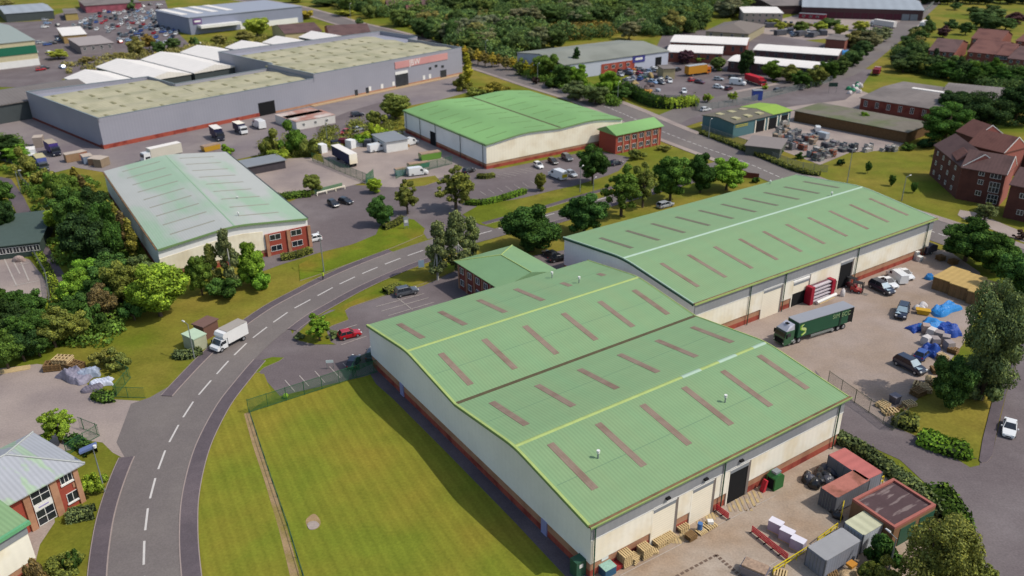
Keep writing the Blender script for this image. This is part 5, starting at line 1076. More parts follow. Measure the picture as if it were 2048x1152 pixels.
def crown_pts(rs, blobs, per, leaf, inner=.25):
    C_, N_, S_, Z_ = [], [], [], []
    for (bx, by, bz, br, bs) in blobs:
        k = int(per * br * br); d = rs.normal(size=(k, 3)); d /= np.linalg.norm(d, axis=1, keepdims=True)
        rad = br * (1 - np.abs(rs.normal(size=k)) * inner) * (1 + .12 * np.sin(d[:, 0] * 5 + bx * 3) * np.cos(d[:, 1] * 6 + by * 2))
        p = d * rad[:, None] * np.array([1, 1, .85]) + np.array([bx, by, bz]); C_.append(p)
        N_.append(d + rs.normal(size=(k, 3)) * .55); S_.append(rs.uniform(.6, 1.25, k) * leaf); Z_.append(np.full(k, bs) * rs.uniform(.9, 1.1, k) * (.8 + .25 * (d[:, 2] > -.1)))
    return np.concatenate(C_), np.concatenate(N_), np.concatenate(S_), np.concatenate(Z_)
def trunk_mesh(name, h, r, limbs, seed, m):
    rr = random.Random(seed); b = MB(); top = (rr.uniform(-.2, .2), rr.uniform(-.2, .2), h)
    b.tube((0, 0, -.1), (top[0] * .5, top[1] * .5, h * .5), r, r * .75, m, 7, False); b.tube((top[0] * .5, top[1] * .5, h * .5), top, r * .75, r * .4, m, 7, False)
    for (x, y, z) in limbs:
        z0 = h * rr.uniform(.35, .9); b.tube((top[0] * z0 / h, top[1] * z0 / h, z0), (x, y, z), r * .4, r * .12, m, 5, False)
    return b.mesh(name)
def make_tree(kind, seed):
    """canonical tree 8 m high, crown about 6 m wide (columnar kinds narrower)"""
    rs = np.random.RandomState(seed); blobs = []
    if kind == 'broad':
        R, zc, hh, n, leaf, per, th = 2.9, 4.15, 3.55, 72, .135, 700, 3.0
    elif kind == 'round':
        R, zc, hh, n, leaf, per, th = 2.75, 4.1, 3.6, 62, .135, 720, 2.4
    elif kind == 'airy':
        R, zc, hh, n, leaf, per, th = 2.65, 4.3, 3.5, 66, .13, 640, 5
    elif kind == 'birch':
        R, zc, hh, n, leaf, per, th = 1.7, 4.6, 3.5, 26, .13, 700, 5.5
    elif kind == 'column':
        R, zc, hh, n, leaf, per, th = .95, 4.0, 3.8, 20, .14, 1000, 5
    elif kind == 'tall':
        R, zc, hh, n, leaf, per, th = 2.65, 4.1, 3.6, 80, .085, 900, 6
    elif kind == 'shrub':
        R, zc, hh, n, leaf, per, th = 3.0, 2.2, 2.2, 18, .2, 560, 1.4
    for i in range(n):
        t = i / n; u = rs.normal(size=3); u /= np.linalg.norm(u); rad = rs.uniform(.3, .92)
        if kind == 'column': z = .6 + 7.0 * t; w = R * math.sin(PI * min(1, .15 + .8 * t)) ** .6; x, y, br = rs.uniform(-.3, .3) * w, rs.uniform(-.3, .3) * w, w * rs.uniform(.6, .8)
        elif kind == 'birch':
            z = 1.2 + 6.3 * t; w = R * (math.sin(PI * (.12 + .86 * t)) ** .7); a = rs.uniform(0, 2 * PI); x, y = math.cos(a) * w * rs.uniform(.3, .75), math.sin(a) * w * rs.uniform(.3, .75); br = rs.uniform(.45, .85)
        else:
            x, y, z = u[0] * R * rad, u[1] * R * rad, zc + u[2] * hh * rad; br = R * rs.uniform(.18, .36) * (1.1 if kind == 'round' else .95)
            if kind == 'airy': br *= .75
            if kind == 'tall': br *= 1.0
            if kind == 'shrub': z = max(.5, z)
        blobs.append((x, y, z, br, rs.uniform(.68, 1.32)))
    if kind in ('broad', 'round'): blobs.append((0, 0, zc, R * .62, .75))
    C_, N_, S_, Z_ = crown_pts(rs, blobs, per, leaf)
    k = C_[:, 2] > .05; C_, N_, S_, Z_ = C_[k], N_[k], S_[k], Z_[k]
    r = thing('tree' if kind != 'shrub' else 'shrub', 'tree', 'tree' if kind != 'shrub' else 'shrub')
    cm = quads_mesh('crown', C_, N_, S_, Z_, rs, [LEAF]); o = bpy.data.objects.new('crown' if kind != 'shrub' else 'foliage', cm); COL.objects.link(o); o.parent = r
    tm = trunk_mesh('trunk', th, .24 if kind not in ('column', 'birch') else .16, [b_[:3] for b_ in blobs[:9]], seed, BIRCH if kind == 'birch' else BARK)
    o = bpy.data.objects.new('trunk' if kind != 'shrub' else 'stem', tm); COL.objects.link(o); o.parent = r
    return r
TREES = {}
for k, ss in (('broad', (1, 2, 3)), ('round', (4, 5)), ('airy', (6, 7)), ('birch', (8, 9)), ('column', (10, 11)), ('shrub', (12, 13, 14)), ('tall', (15, 16))): TREES[k] = [make_tree(k, s) for s in ss]
NOMW = {'broad': 6.3, 'round': 6.2, 'airy': 5.8, 'birch': 3.9, 'column': 2.1, 'shrub': 6.6, 'tall': 6.0}
NOMH = {'broad': 8, 'round': 8, 'airy': 8, 'birch': 8.2, 'column': 7.8, 'shrub': 4.4, 'tall': 8.0}
TC = {'dark': c('#37501f', .75), 'vdark': c('#2c4220', .7), 'mid': c('#4c6526', .78), 'lime': c('#71852a', .82), 'olive': c('#646b30', .78), 'grey': c('#59663c', .78), 'yellow': c('#868428', .8), 'copper': c('#5e5434', .74), 'deep': c('#3e5a26', .75), 'gold': c('#676628', .76), 'maroon': c('#40332c', .8), 'bright': c('#5b7a26', .8)}
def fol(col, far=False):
    q = TC[col]; return [q[0] * 2.6 + .010, q[1] * 2.1 + .007, q[2] * 3.3 + .012] if far else [q[0] * 1.95 + .003, q[1] * 1.9 + .002, q[2] * 2.2 + .004]  # far branch lifts the blue, painting distance haze into the leaf colour
tr = random.Random(3)
def tree(kind, bx, by, ty, wpx, col, label, group=None, world=None):
    if world is None: g = U(bx, by); h = height_at(bx, by, ty); w = wpx * (1.1 if kind in ('broad', 'round', 'airy') and by > 330 else 1) / ppm(by)
    else: g, h, w = world
    p = TREES[kind][tr.randrange(len(TREES[kind]))]; sw, sh = w / NOMW[kind], h / NOMH[kind]; j = tr.uniform(.9, 1.12)
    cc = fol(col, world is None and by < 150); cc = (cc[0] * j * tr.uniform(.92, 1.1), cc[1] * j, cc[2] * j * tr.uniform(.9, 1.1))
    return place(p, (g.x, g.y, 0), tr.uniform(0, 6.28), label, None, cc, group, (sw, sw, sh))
T = tree
# roadside and car park trees, each told apart
T('round', 1064, 502, 412, 112, 'dark', 'big dense dark green round tree at the corner of the long warehouse and hipped office')
T('broad', 1168, 470, 383, 88, 'deep', 'broad dark green tree at the roof corner of the long warehouse, by a street lamp')
T('airy', 1242, 432, 325, 78, 'mid', 'loose mid green tree left of the gap in the roadside row')
T('airy', 1285, 415, 318, 55, 'olive', 'thin olive tree close behind its greener neighbour in the roadside row')
T('broad', 1340, 402, 305, 78, 'mid', 'large leafy tree in the middle of the roadside row')
T('round', 1400, 385, 305, 56, 'dark', 'dark compact tree second from the main road end of the roadside row')
T('broad', 1452, 380, 312, 72, 'bright', 'tree with bright yellow green top at the main road end of the row')
T('broad', 1185, 368, 285, 62, 'dark', 'dark weeping tree beside the van with the yellow rear')
T('airy', 912, 420, 330, 80, 'olive', 'wide pale olive tree leaning over the junction by the hedge')
T('birch', 918, 552, 412, 66, 'grey', 'taller of the two birches beside the hipped office, with white stems')
T('birch', 876, 560, 434, 58, 'grey', 'shorter of the two birches beside the hipped office'); T('birch', 940, 540, 425, 50, 'grey', 'birch nearest the roof of the hipped office')
T('round', 764, 452, 391, 50, 'deep', 'small dense round tree beside the blue sign board')
T('airy', 815, 428, 358, 50, 'olive', 'young maple on the junction verge with a bare stem')
T('round', 750, 386, 355, 32, 'lime', 'small lollipop tree at the gate of the vans yard')
T('round', 626, 388, 346, 38, 'olive', 'small olive tree by the low green rail')
T('round', 1081, 382, 343, 24, 'olive', 'slender young tree in the car park grass below the white van')
T('round', 322, 632, 522, 112, 'lime', 'big bright lime green tree in front of the pale roofed unit')
T('round', 215, 640, 567, 58, 'copper', 'copper brown tree on the edge of the grass slope')
T('birch', 468, 582, 448, 50, 'grey', 'slim birch standing against the brick end of the pale roofed unit')
T('birch', 432, 580, 480, 44, 'olive', 'low multi stemmed birch by the brick end of the pale roofed unit'); T('broad', 505, 570, 485, 62, 'bright', 'fresh green tree between the brick office end and the bend'); T('broad', 405, 590, 505, 50, 'mid', 'green tree between the lime tree and the slim birch')
T('shrub', 520, 578, 535, 60, 'bright', 'low bright bush at the foot of the fresh green tree'); T('shrub', 455, 592, 545, 90, 'deep', 'dark shrubs under the slim birch')
T('airy', 640, 682, 625, 52, 'bright', 'small bright tree on the planted island by the red hatchback')
T('airy', 122, 885, 815, 70, 'lime', 'small lime green tree in the pale yard by the green fence')
T('tall', 1960, 800, 545, 140, 'grey', 'tall grey green tree beside the quiet road, tallest by the lorry yard')
T('shrub', 1950, 800, 720, 110, 'grey', 'leafy growth round the foot of the tall grey green tree'); T('broad', 1893, 812, 700, 80, 'deep', 'bushy dark green tree at the foot of the tall grey green one')
T('broad', 1930, 522, 437, 102, 'dark', 'very dark spreading tree behind the tan topped crates')
T('broad', 1985, 545, 468, 76, 'deep', 'dark green tree at the corner of the lorry yard, next to the spreading one'); T('broad', 2030, 600, 490, 90, 'deep', 'leafy tree overhanging the tan topped crates at the picture edge'); T('broad', 1905, 600, 548, 1, 'deep', 'x') if False else None
T('tall', 1855, 1225, 1035, 175, 'olive', 'large olive brown tree leaning over the grey containers'); T('shrub', 1765, 1130, 1070, 85, 'dark', 'dark shrub between the containers and the olive brown tree'); T('airy', 1925, 1200, 1085, 100, 'olive', 'olive tree at the pavement corner in the south east'); T('shrub', 1740, 1165, 1120, 60, 'olive', 'olive shrub by the lamp post in the south east corner')
T('airy', 1765, 1210, 1120, 80, 'olive', 'small yellowish tree below the lamp post in the south east corner')
T('tall', 1885, 290, 205, 112, 'deep', 'large rounded tree before the low brick range, lighter green than its neighbours')
T('tall', 1955, 268, 180, 130, 'vdark', 'very large dark tree behind the brick flats'); T('round', 2030, 250, 165, 90, 'vdark', 'dark tree at the eastern edge above the flats'); T('round', 1905, 235, 178, 80, 'vdark', 'dark tree between the low brick range and the large dark tree'); T('shrub', 1850, 295, 272, 45, 'vdark', 'dark bush at the foot of the large rounded tree'); T('shrub', 1815, 300, 284, 34, 'dark', 'bush on the slope by the compound corner')
T('column', 935, 170, 102, 24, 'yellow', 'narrow bright yellow tree at the corner of the parapet warehouse'); T('shrub', 925, 182, 150, 46, 'olive', 'olive bush under the narrow yellow tree'); T('shrub', 990, 186, 162, 70, 'gold', 'yellowish shrubs behind the bright green roof, nearer'); T('shrub', 955, 190, 172, 50, 'olive', 'olive shrubs behind the bright green roof, by the yard corner')
T('round', 792, 238, 185, 72, 'olive', 'round olive tree at the yard end of the bright green warehouse'); T('shrub', 755, 250, 215, 50, 'olive', 'olive bush left of the round olive tree')
T('shrub', 748, 285, 242, 50, 'lime', 'lime bush by the cars behind the vans yard'); T('shrub', 775, 282, 258, 60, 'lime', 'lime shrubs at the back of the vans yard'); T('shrub', 725, 290, 262, 40, 'bright', 'lime bush nearest the curtain sided trailer')
for x, y, t_, w, cl_, lb in ((548, 315, 262, 60, 'olive', 'olive shrubs at the eastern gable of the pale roofed unit'), (585, 308, 248, 64, 'mid', 'tall green shrubs behind the empty concrete yard'), (622, 312, 268, 50, 'olive', 'olive shrubs by the end of the green fence'), (560, 322, 290, 46, 'lime', 'lime green bush by the stacked materials'), (455, 312, 290, 36, 'bright', 'green bush behind the yellow skip'), (600, 288, 262, 34, 'mid', 'green bush beside the white cabins')): T('shrub', x, y, t_, w, cl_, lb)
T('column', 1152, 150, 92, 22, 'vdark', 'tall dark columnar conifer in front of the trade warehouse')
for x, y, t_, w, k, cl_ in ((1092, 158, 100, 56, 'broad', 'mid'), (1128, 172, 120, 50, 'broad', 'deep'), (1158, 185, 125, 40, 'broad', 'bright'), (1215, 195, 140, 52, 'round', 'bright'), (1190, 208, 165, 60, 'broad', 'grey'), (1150, 200, 160, 50, 'broad', 'grey'), (1240, 200, 170, 40, 'broad', 'deep'), (1105, 175, 150, 44, 'shrub', 'dark'), (1072, 168, 150, 20, 'shrub', 'maroon'), (1055, 146, 128, 34, 'shrub', 'deep'), (1040, 140, 118, 30, 'shrub', 'bright')):
    T(k, x, y, t_, w, cl_, 'leafy tree or bush between the main road and the breakers compound', 'greenery between main road and compound')
T('round', 1370, 128, 98, 34, 'maroon', 'dark reddish tree before the white roofed units'); T('round', 1400, 125, 108, 30, 'bright', 'green tree behind the orange lorry'); T('round', 1435, 142, 112, 34, 'mid', 'green tree at the nose of the orange lorry'); T('round', 1490, 152, 96, 34, 'vdark', 'dark conifer like tree beside the brick unit with white roof'); T('round', 1545, 160, 120, 48, 'mid', 'green tree at the compound edge behind the red lorry'); T('broad', 1580, 165, 128, 40, 'olive', 'olive tree at the compound edge nearest the side road'); T('airy', 1415, 205, 185, 26, 'lime', 'young tree at the palings, left of the pair'); T('airy', 1465, 204, 182, 26, 'lime', 'young tree at the palings, right of the pair'); T('shrub', 1530, 178, 168, 18, 'lime', 'small lime bush by the blue bin')
for x, y, t_, w, cl_ in ((1600, 178, 140, 44, 'dark'), (1632, 172, 128, 44, 'olive'), (1655, 160, 115, 44, 'dark'), (1680, 148, 112, 40, 'dark'), (1706, 132, 95, 40, 'deep'), (1722, 118, 78, 40, 'dark'), (1705, 95, 60, 40, 'olive'), (1735, 98, 62, 50, 'grey'), (1760, 82, 52, 46, 'grey'), (1680, 70, 45, 30, 'lime'), (1640, 62, 42, 30, 'lime'), (1600, 66, 42, 30, 'mid'), (1560, 62, 42, 26, 'lime'), (1720, 62, 40, 36, 'lime'), (1660, 56, 34, 40, 'deep'), (1575, 55, 44, 24, 'olive'), (1545, 48, 35, 30, 'lime'), (1612, 56, 44, 30, 'olive')):
    T('broad', x, y, t_, w, cl_, 'roadside tree on the western side of the straight side road', 'trees west of the straight side road')
tr2 = random.Random(9)
for i in range(46):
    t = i / 45; x = 1800 + 250 * t + tr2.uniform(-8, 8); y = 138 + 38 * t + tr2.uniform(-10, 8); T(tr2.choice(['broad', 'round', 'shrub']), x, y, y - tr2.uniform(26, 44), tr2.uniform(30, 52), tr2.choice(['dark', 'deep', 'vdark', 'mid']), 'dense tree in the belt below the terraced brick houses', 'tree belt below the terraced houses')
for i in range(22):
    t = i / 21; x = 1855 - 30 * math.sin(t * 3) + tr2.uniform(-12, 14); y = 60 + 90 * t; T(tr2.choice(['broad', 'shrub']), x, y, y - tr2.uniform(20, 30), tr2.uniform(24, 36), tr2.choice(['dark', 'deep', 'olive']), 'tree on the eastern bank of the straight side road', 'trees on the eastern bank of the side road')
for x, y, t_, w in ((1900, 60, 38, 30), (1930, 70, 42, 34), (1960, 55, 18, 50), (1985, 62, 28, 46), (1945, 30, 12, 24), (2010, 60, 35, 44), (1910, 20, 4, 24), (1980, 40, 10, 60), (2030, 48, 24, 40), (1885, 75, 50, 26)): T('broad', x, y, t_, w, tr2.choice(['dark', 'deep', 'maroon']), 'tree scattered on the rough meadow above the terraced houses', 'trees on the rough meadow')
for i in range(16): x = 1850 + i * 15; T('broad', x, 6 + tr2.uniform(-3, 3), -14, 30, 'vdark', 'dark tree of the line at the top edge above the meadow', 'dark tree line above the meadow')
# woodland belt along the top, trees placed in the world
n = 0; poly = [(640, 10), (760, 38), (860, 78), (930, 106), (1010, 128), (1035, 104), (1100, 92), (1240, 70), (1300, 76), (1400, 66), (1420, 40), (1485, 18), (1500, -10), (900, -12), (800, 30)]
def inside(x, y, P_):
    r = False; j = len(P_) - 1
    for i in range(len(P_)):
        xi, yi = P_[i]; xj, yj = P_[j]
        if (yi > y) != (yj > y) and x < (xj - xi) * (y - yi) / (yj - yi) + xi: r = not r
        j = i
    return r
while n < 118:
    x, y = tr2.uniform(640, 1500), tr2.uniform(-12, 128)
    if not inside(x, y, poly): continue
    if 1060 < x < 1240 and 46 < y < 74 and tr2.random() < .8: continue
    if 790 < x < 880 and y < 26: continue
    T(tr2.choice(['broad', 'broad', 'round', 'shrub', 'airy']), x, y + 8, y + 8 - tr2.uniform(28, 50) * (1.1 if y > 60 else .9), tr2.uniform(34, 60), tr2.choice(['dark', 'deep', 'mid', 'olive', 'mid', 'grey', 'deep']), 'tree in the woodland belt behind the warehouses', 'trees in the woodland belt'); n += 1
for i in range(14): x = 900 + i * 14; y = 118 + i * 3.2; T('airy', x, y + tr2.uniform(-8, 2), y - 34, 24, tr2.choice(['gold', 'yellow', 'olive']), 'yellowing tree on the wood edge along the main road', 'yellowing trees on the wood edge')
for x, y, t_, w, cl_ in ((515, 72, 28, 54, 'lime'), (490, 85, 62, 40, 'olive'), (275, 112, 72, 42, 'olive'), (300, 100, 66, 30, 'gold'), (320, 108, 78, 32, 'deep'), (348, 102, 74, 34, 'deep'), (392, 95, 70, 26, 'deep'), (440, 92, 68, 34, 'olive'), (175, 128, 112, 30, 'olive'), (265, 20, 0, 24, 'deep'), (10, 14, 0, 40, 'olive'), (118, 118, 98, 46, 'lime'), (240, 118, 104, 40, 'olive'), (610, 38, 18, 40, 'yellow'), (690, 32, 18, 44, 'lime'), (650, 12, -4, 60, 'dark'), (700, 12, -6, 60, 'dark'), (740, 22, -6, 50, 'deep'), (720, 50, 34, 20, 'deep'), (590, 5, -12, 40, 'lime')):
    T('broad' if w > 28 else 'shrub', x, y, t_, w, cl_, 'tree dotted round the retail park and its car park', 'trees round the retail park')
# left belt
LB = [(15, 318, 270, 60, 'vdark', 'broad'), (38, 322, 288, 50, 'bright', 'broad'), (52, 350, 300, 46, 'olive', 'shrub'), (88, 368, 330, 46, 'olive', 'shrub'), (5, 420, 352, 50, 'deep', 'broad'), (10, 470, 392, 46, 'vdark', 'broad'), (108, 405, 350, 44, 'mid', 'shrub'), (112, 440, 385, 46, 'olive', 'shrub'), (132, 470, 400, 56, 'lime', 'broad'), (140, 430, 335, 50, 'mid', 'broad'), (152, 510, 440, 48, 'mid', 'broad'), (160, 480, 370, 66, 'deep', 'broad'), (195, 470, 370, 70, 'vdark', 'round'), (185, 540, 420, 80, 'vdark', 'round'), (225, 530, 400, 60, 'dark', 'round'), (140, 400, 345, 40, 'mid', 'broad'), (38, 455, 425, 24, 'deep', 'shrub'), (42, 468, 440, 34, 'vdark', 'shrub'), (185, 590, 515, 70, 'bright', 'broad'), (165, 618, 540, 56, 'bright', 'broad'), (230, 590, 500, 76, 'deep', 'broad'), (255, 610, 510, 70, 'olive', 'broad'), (285, 590, 510, 60, 'grey', 'broad'), (200, 632, 560, 60, 'deep', 'broad'), (270, 640, 590, 50, 'deep', 'shrub'), (150, 655, 590, 70, 'dark', 'broad'), (65, 655, 570, 60, 'dark', 'broad'), (10, 640, 580, 60, 'dark', 'broad'), (90, 640, 585, 30, 'lime', 'shrub'), (25, 690, 600, 70, 'vdark', 'broad'), (75, 700, 610, 74, 'dark', 'broad'), (112, 694, 612, 70, 'olive', 'broad'), (150, 682, 622, 60, 'olive', 'broad'), (18, 740, 660, 60, 'mid', 'broad'), (50, 722, 650, 62, 'vdark', 'broad'), (80, 712, 660, 46, 'deep', 'broad'), (215, 728, 690, 50, 'olive', 'shrub'), (238, 740, 700, 46, 'olive', 'shrub'), (35, 640, 600, 40, 'mid', 'shrub'), (190, 660, 600, 50, 'deep', 'shrub')]
LBL = {'vdark': 'very dark', 'deep': 'deep green', 'bright': 'bright green', 'olive': 'olive green', 'mid': 'mid green', 'lime': 'lime green', 'gold': 'golden green', 'dark': 'dark green', 'grey': 'grey green'}
for x, y, t_, w, cl_, k in LB:
    wh = 'at the northern end of' if y < 420 else ('beside the footpath in' if x < 130 and y < 600 else ('on the yard edge of' if y > 640 else 'in the middle of'))
    w *= 1.15; kk = 'bush' if k == 'shrub' else 'tree'
    T(k, x, y, t_, w, cl_, '%s %s %s the western leafy belt' % (LBL[cl_], kk, wh), '%s %s kind %s the western leafy belt' % (LBL[cl_], kk, wh))
for i in range(9):
    t = i / 8; T('column', 162 + 108 * t, 405 + 118 * t, 330 + 95 * t + (i % 3) * 4, 26 + 4 * t, ['gold', 'copper', 'gold'][i % 3], 'tall golden conifer in the row along the pale roofed unit', 'row of golden conifers')
for x, y in ((1735, 347), (1783, 372), (1826, 386)): T('broad', x, y, y - 26, 13, 'deep', 'young sapling on the grass slope below the brick flats', 'saplings on the grass slope')
T('airy', 1968, 442, 402, 46, 'grey', 'small flat topped tree by the path to the brick flats'); T('shrub', 2040, 478, 462, 36, 'maroon', 'dark purple bush by the pavement at the eastern edge')
T('shrub', 668, 675, 662, 34, 'grey', 'pale grey green bush in the planted island'); T('shrub', 600, 678, 665, 26, 'grey', 'grey green clump at the tip of the planted island'); T('shrub', 190, 985, 940, 56, 'lime', 'lime flowering shrub below the pole sign'); T('shrub', 130, 1150, 1110, 90, 'olive', 'olive brown shrub beside the cream walled unit'); T('shrub', 85, 1190, 1110, 60, 'copper', 'brown bush on the paved forecourt'); T('shrub', 150, 1140, 1095, 40, 'dark', 'dark bush by the verge in the south west corner')
T('shrub', 1600, 318, 305, 24, 'dark', 'dark bush in the scaffold compound corner'); T('shrub', 1555, 306, 294, 26, 'deep', 'green bush by the palings of the scaffold compound'); T('shrub', 1680, 330, 315, 20, 'vdark', 'dark bush at the foot of the grass slope'); T('round', 1724, 252, 222, 24, 'bright', 'small green tree growing against the long low shed'); T('shrub', 1510, 365, 352, 20, 'dark', 'small dark hedge bush by the brown gate'); T('shrub', 1275, 318, 295, 44, 'olive', 'olive bush at the corner of the two storey brick office'); T('shrub', 1330, 300, 288, 40, 'olive', 'low bush before the two storey brick office')
# clipped hedges and low shrub masses
def hedge(label, pts, w, h, col, dens=60, leaf=.17, world=False, name='hedge', jag=.18):
    P_ = cr(W(pts), False, 5); rs = np.random.RandomState(len(label)); Cs, Ns, Ss, Zs = [], [], [], []
    for a, q in zip(P_, P_[1:]):
        L = (q - a).length
        if L < .01: continue
        d = (q - a) / L; nn = Vector((-d.y, d.x)); k = int(dens * L * (w + 2 * h)) // 2 + 1; u = rs.uniform(0, 1, k); s = rs.uniform(-1, 1, k); ztop = h * (1 + rs.normal(size=k) * jag * .5)
        face = rs.uniform(0, 1, k) < w / (w + 2 * h); off = np.where(face, s * w / 2, np.sign(s) * w / 2 * (1 - np.abs(rs.normal(size=k)) * jag)); z = np.where(face, ztop * (1 - .25 * np.abs(s) ** 3), rs.uniform(.05, .95, k) * h)
        Cs.append(np.stack([a.x + d.x * L * u + nn.x * off, a.y + d.y * L * u + nn.y * off, z], 1)); up = np.where(face, 1., .2)
        Ns.append(np.stack([nn.x * off * .8, nn.y * off * .8, up], 1) + rs.normal(size=(k, 3)) * .5); Ss.append(rs.uniform(.7, 1.3, k) * leaf); Zs.append(.85 + .35 * np.sin(u * L * 1.3 + a.x) * rs.uniform(.5, 1, k))
    me = quads_mesh('hedge', np.concatenate(Cs), np.concatenate(Ns), np.concatenate(Ss), np.concatenate(Zs), rs, [LEAF]); r = thing(name, label, 'hedge'); o = bpy.data.objects.new('foliage', me); COL.objects.link(o); o.parent = r; o.color = (*fol(col), 1)
    b = MB(); ribbon(b, P_, -w * .42, w * .42, h * .8, mat('hedge_core', c('#2b3a18', .5), .95, .2, 1)); ribbon(b, P_, -w * .4, -w * .39, h * .8, MATS['hedge_core'], MATS['hedge_core']); ribbon(b, P_, w * .39, w * .4, h * .8, MATS['hedge_core'], MATS['hedge_core']); b.build('hedge_core', r)
hedge('long leafy hedge along the access road at the warehouse end', [(1672, 880), (1720, 905), (1790, 955), (1850, 1000), (1890, 1040)], 2.3, 1.3, 'grey', 45, .22, jag=.35)
hedge('thick overgrown hedge curving round the flat roofed brick store', [(1868, 985), (1895, 1020), (1915, 1065), (1900, 1130), (1900, 1200)], 3.4, 1.6, 'mid', 40, .25, jag=.35)
hedge('clipped oval hedge at the brick end of the pale roofed unit', [(562, 520), (590, 516), (622, 505)], 1.8, 1.3, 'olive', 70, .14)
hedge('clipped oval hedge before the hipped roof office door', [(136, 1040), (160, 1036), (192, 1030)], 2.0, 1.3, 'grey', 80, .13)
hedge('rounded hedge beside the utility kiosk', [(352, 712), (372, 716), (402, 706)], 2.0, 1.1, 'grey', 70, .14)
hedge('curved clipped hedge edging the car park of the bright green warehouse', [(932, 408), (960, 410), (1000, 402), (1050, 386)], 1.8, 1.3, 'bright', 50, .16)
hedge('small clipped hedge on the oval island of the car park', [(955, 356), (970, 357), (988, 354)], 1.8, 1.2, 'olive', 60, .15)
hedge('low dark hedge beside the grey car in marked bays', [(770, 588), (792, 580), (800, 577)], 2.0, 1.2, 'olive', 60, .14)
hedge('dark shrub hedge round the breakers compound', [(1238, 182), (1260, 190), (1290, 205), (1315, 214), (1330, 216)], 5, 3.5, 'dark', 20, .3, jag=.3)
hedge('yellow green shrub hedge at the junction corner of the breakers compound', [(1315, 214), (1345, 216), (1370, 212), (1392, 210)], 5, 3.0, 'lime', 22, .3, jag=.3)
hedge('hedge at the foot of the junction verge trees', [(768, 460), (790, 452), (806, 440)], 1.8, 1.2, 'olive', 50, .15)
hedge('planting along the low green rail', [(548, 402), (580, 396), (622, 392)], 2.5, 1.4, 'mid', 40, .2, jag=.3)
hedge('straggling hedge between the main road and the scaffold compound', [(1402, 268), (1460, 290), (1530, 318), (1600, 345), (1640, 352)], 2.2, 1.1, 'olive', 25, .22, jag=.4)
hedge('green strip of rough growth between the footpath and the western fence', [(70, 500), (95, 545), (118, 600), (122, 640)], 2, .8, 'lime', 25, .2, jag=.4)
hedge('round green bush mass by the junction of the access road', [(1838, 880), (1870, 892), (1905, 905), (1935, 908)], 3.6, 1.4, 'bright', 35, .22, jag=.3)
hedge('yellowish shrub mass below the corner of the lorry yard', [(1790, 842), (1810, 850), (1835, 856)], 3.2, 1.5, 'olive', 35, .22, jag=.3)
hedge('hedge round the green mesh fence corner by the pale yard', [(194, 792), (212, 800), (232, 798)], 2.4, 1.0, 'mid', 30, .2, jag=.35)
hedge('bushy growth beside the office lawn fence', [(140, 880), (165, 895), (185, 910)], 2.0, .9, 'deep', 30, .2, jag=.35)

def mass(name, label, poly, n, r0, r1, hz_, col, leaf=.35, per=26, seed=5, avoid=None):
    """one leafy mass nobody could count: low rounded clumps spread over a ground area"""
    rs = np.random.RandomState(seed); blobs = []; xs_ = [p[0] for p in poly]; ys_ = [p[1] for p in poly]; k = 0
    while len(blobs) < n and k < n * 30:
        k += 1; x, y = rs.uniform(min(xs_), max(xs_)), rs.uniform(min(ys_), max(ys_))
        if not inside(x, y, poly) or (avoid and avoid(x, y)): continue
        g = U(x, y); r = rs.uniform(r0, r1); blobs.append((g.x, g.y, rs.uniform(.2, .8) * hz_, r, rs.uniform(.7, 1.3)))
    C_, N_, S_, Z_ = crown_pts(rs, blobs, per, leaf); q = C_[:, 2] > .05
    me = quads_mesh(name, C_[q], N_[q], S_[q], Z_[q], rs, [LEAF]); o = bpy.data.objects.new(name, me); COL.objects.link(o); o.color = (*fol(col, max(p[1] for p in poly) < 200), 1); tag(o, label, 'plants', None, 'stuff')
av = lambda x, y: (1060 < x < 1240 and 48 < y < 74) or (790 < x < 880 and y < 22)
mass('woodland', 'continuous mass of the wood behind the warehouses', poly, 520, 3, 6.5, 6, 'deep', .55, 16, 5, av)
mass('woodland_edge', 'lighter growth through the wood behind the warehouses', poly, 200, 2.5, 5.5, 8, 'mid', .5, 16, 6, av)
mass('bramble', 'yellowish scrub clearing in the wood', [(1060, 90), (1090, 60), (1180, 42), (1240, 52), (1230, 72), (1120, 82)], 130, 2, 4, .8, 'gold', .4, 14, 7)
beltp = [(-20, 270), (60, 290), (110, 380), (150, 340), (180, 350), (290, 520), (330, 560), (330, 600), (240, 640), (225, 690), (150, 688), (70, 702), (-20, 715), (-20, 600), (100, 615), (150, 650), (175, 610), (140, 560), (100, 480), (60, 390), (30, 345), (-20, 345)]
mass('undergrowth', 'green undergrowth below the trees of the western leafy belt', beltp, 420, 1.0, 2.4, 1.2, 'mid', .26, 50, 8)
mass('undergrowth', 'dark undergrowth between the trees west of the straight side road', [(1590, 180), (1660, 165), (1730, 110), (1760, 70), (1720, 60), (1700, 110), (1640, 140), (1590, 160)], 120, 1.5, 3.2, 1.5, 'dark', .35, 26, 9)
mass('undergrowth', 'dark growth filling the tree belt below the terraced houses', [(1790, 105), (1850, 100), (1860, 125), (2060, 150), (2060, 195), (1990, 185), (1900, 160), (1800, 145)], 170, 2, 4.0, 3, 'dark', .4, 26, 10)
mass('undergrowth', 'scrub along the verges of the main road by the compound', [(1040, 128), (1100, 150), (1240, 195), (1235, 215), (1150, 190), (1040, 150)], 110, 1.5, 3, 1.6, 'mid', .35, 26, 12)
mass('undergrowth', 'low shrubs and hedges between the retail park and the white saw tooth roofs', [(120, 128), (250, 112), (400, 96), (480, 84), (620, 60), (640, 72), (480, 100), (400, 112), (250, 130), (130, 150)], 90, 1.5, 3, 1.4, 'olive', .4, 22, 14)
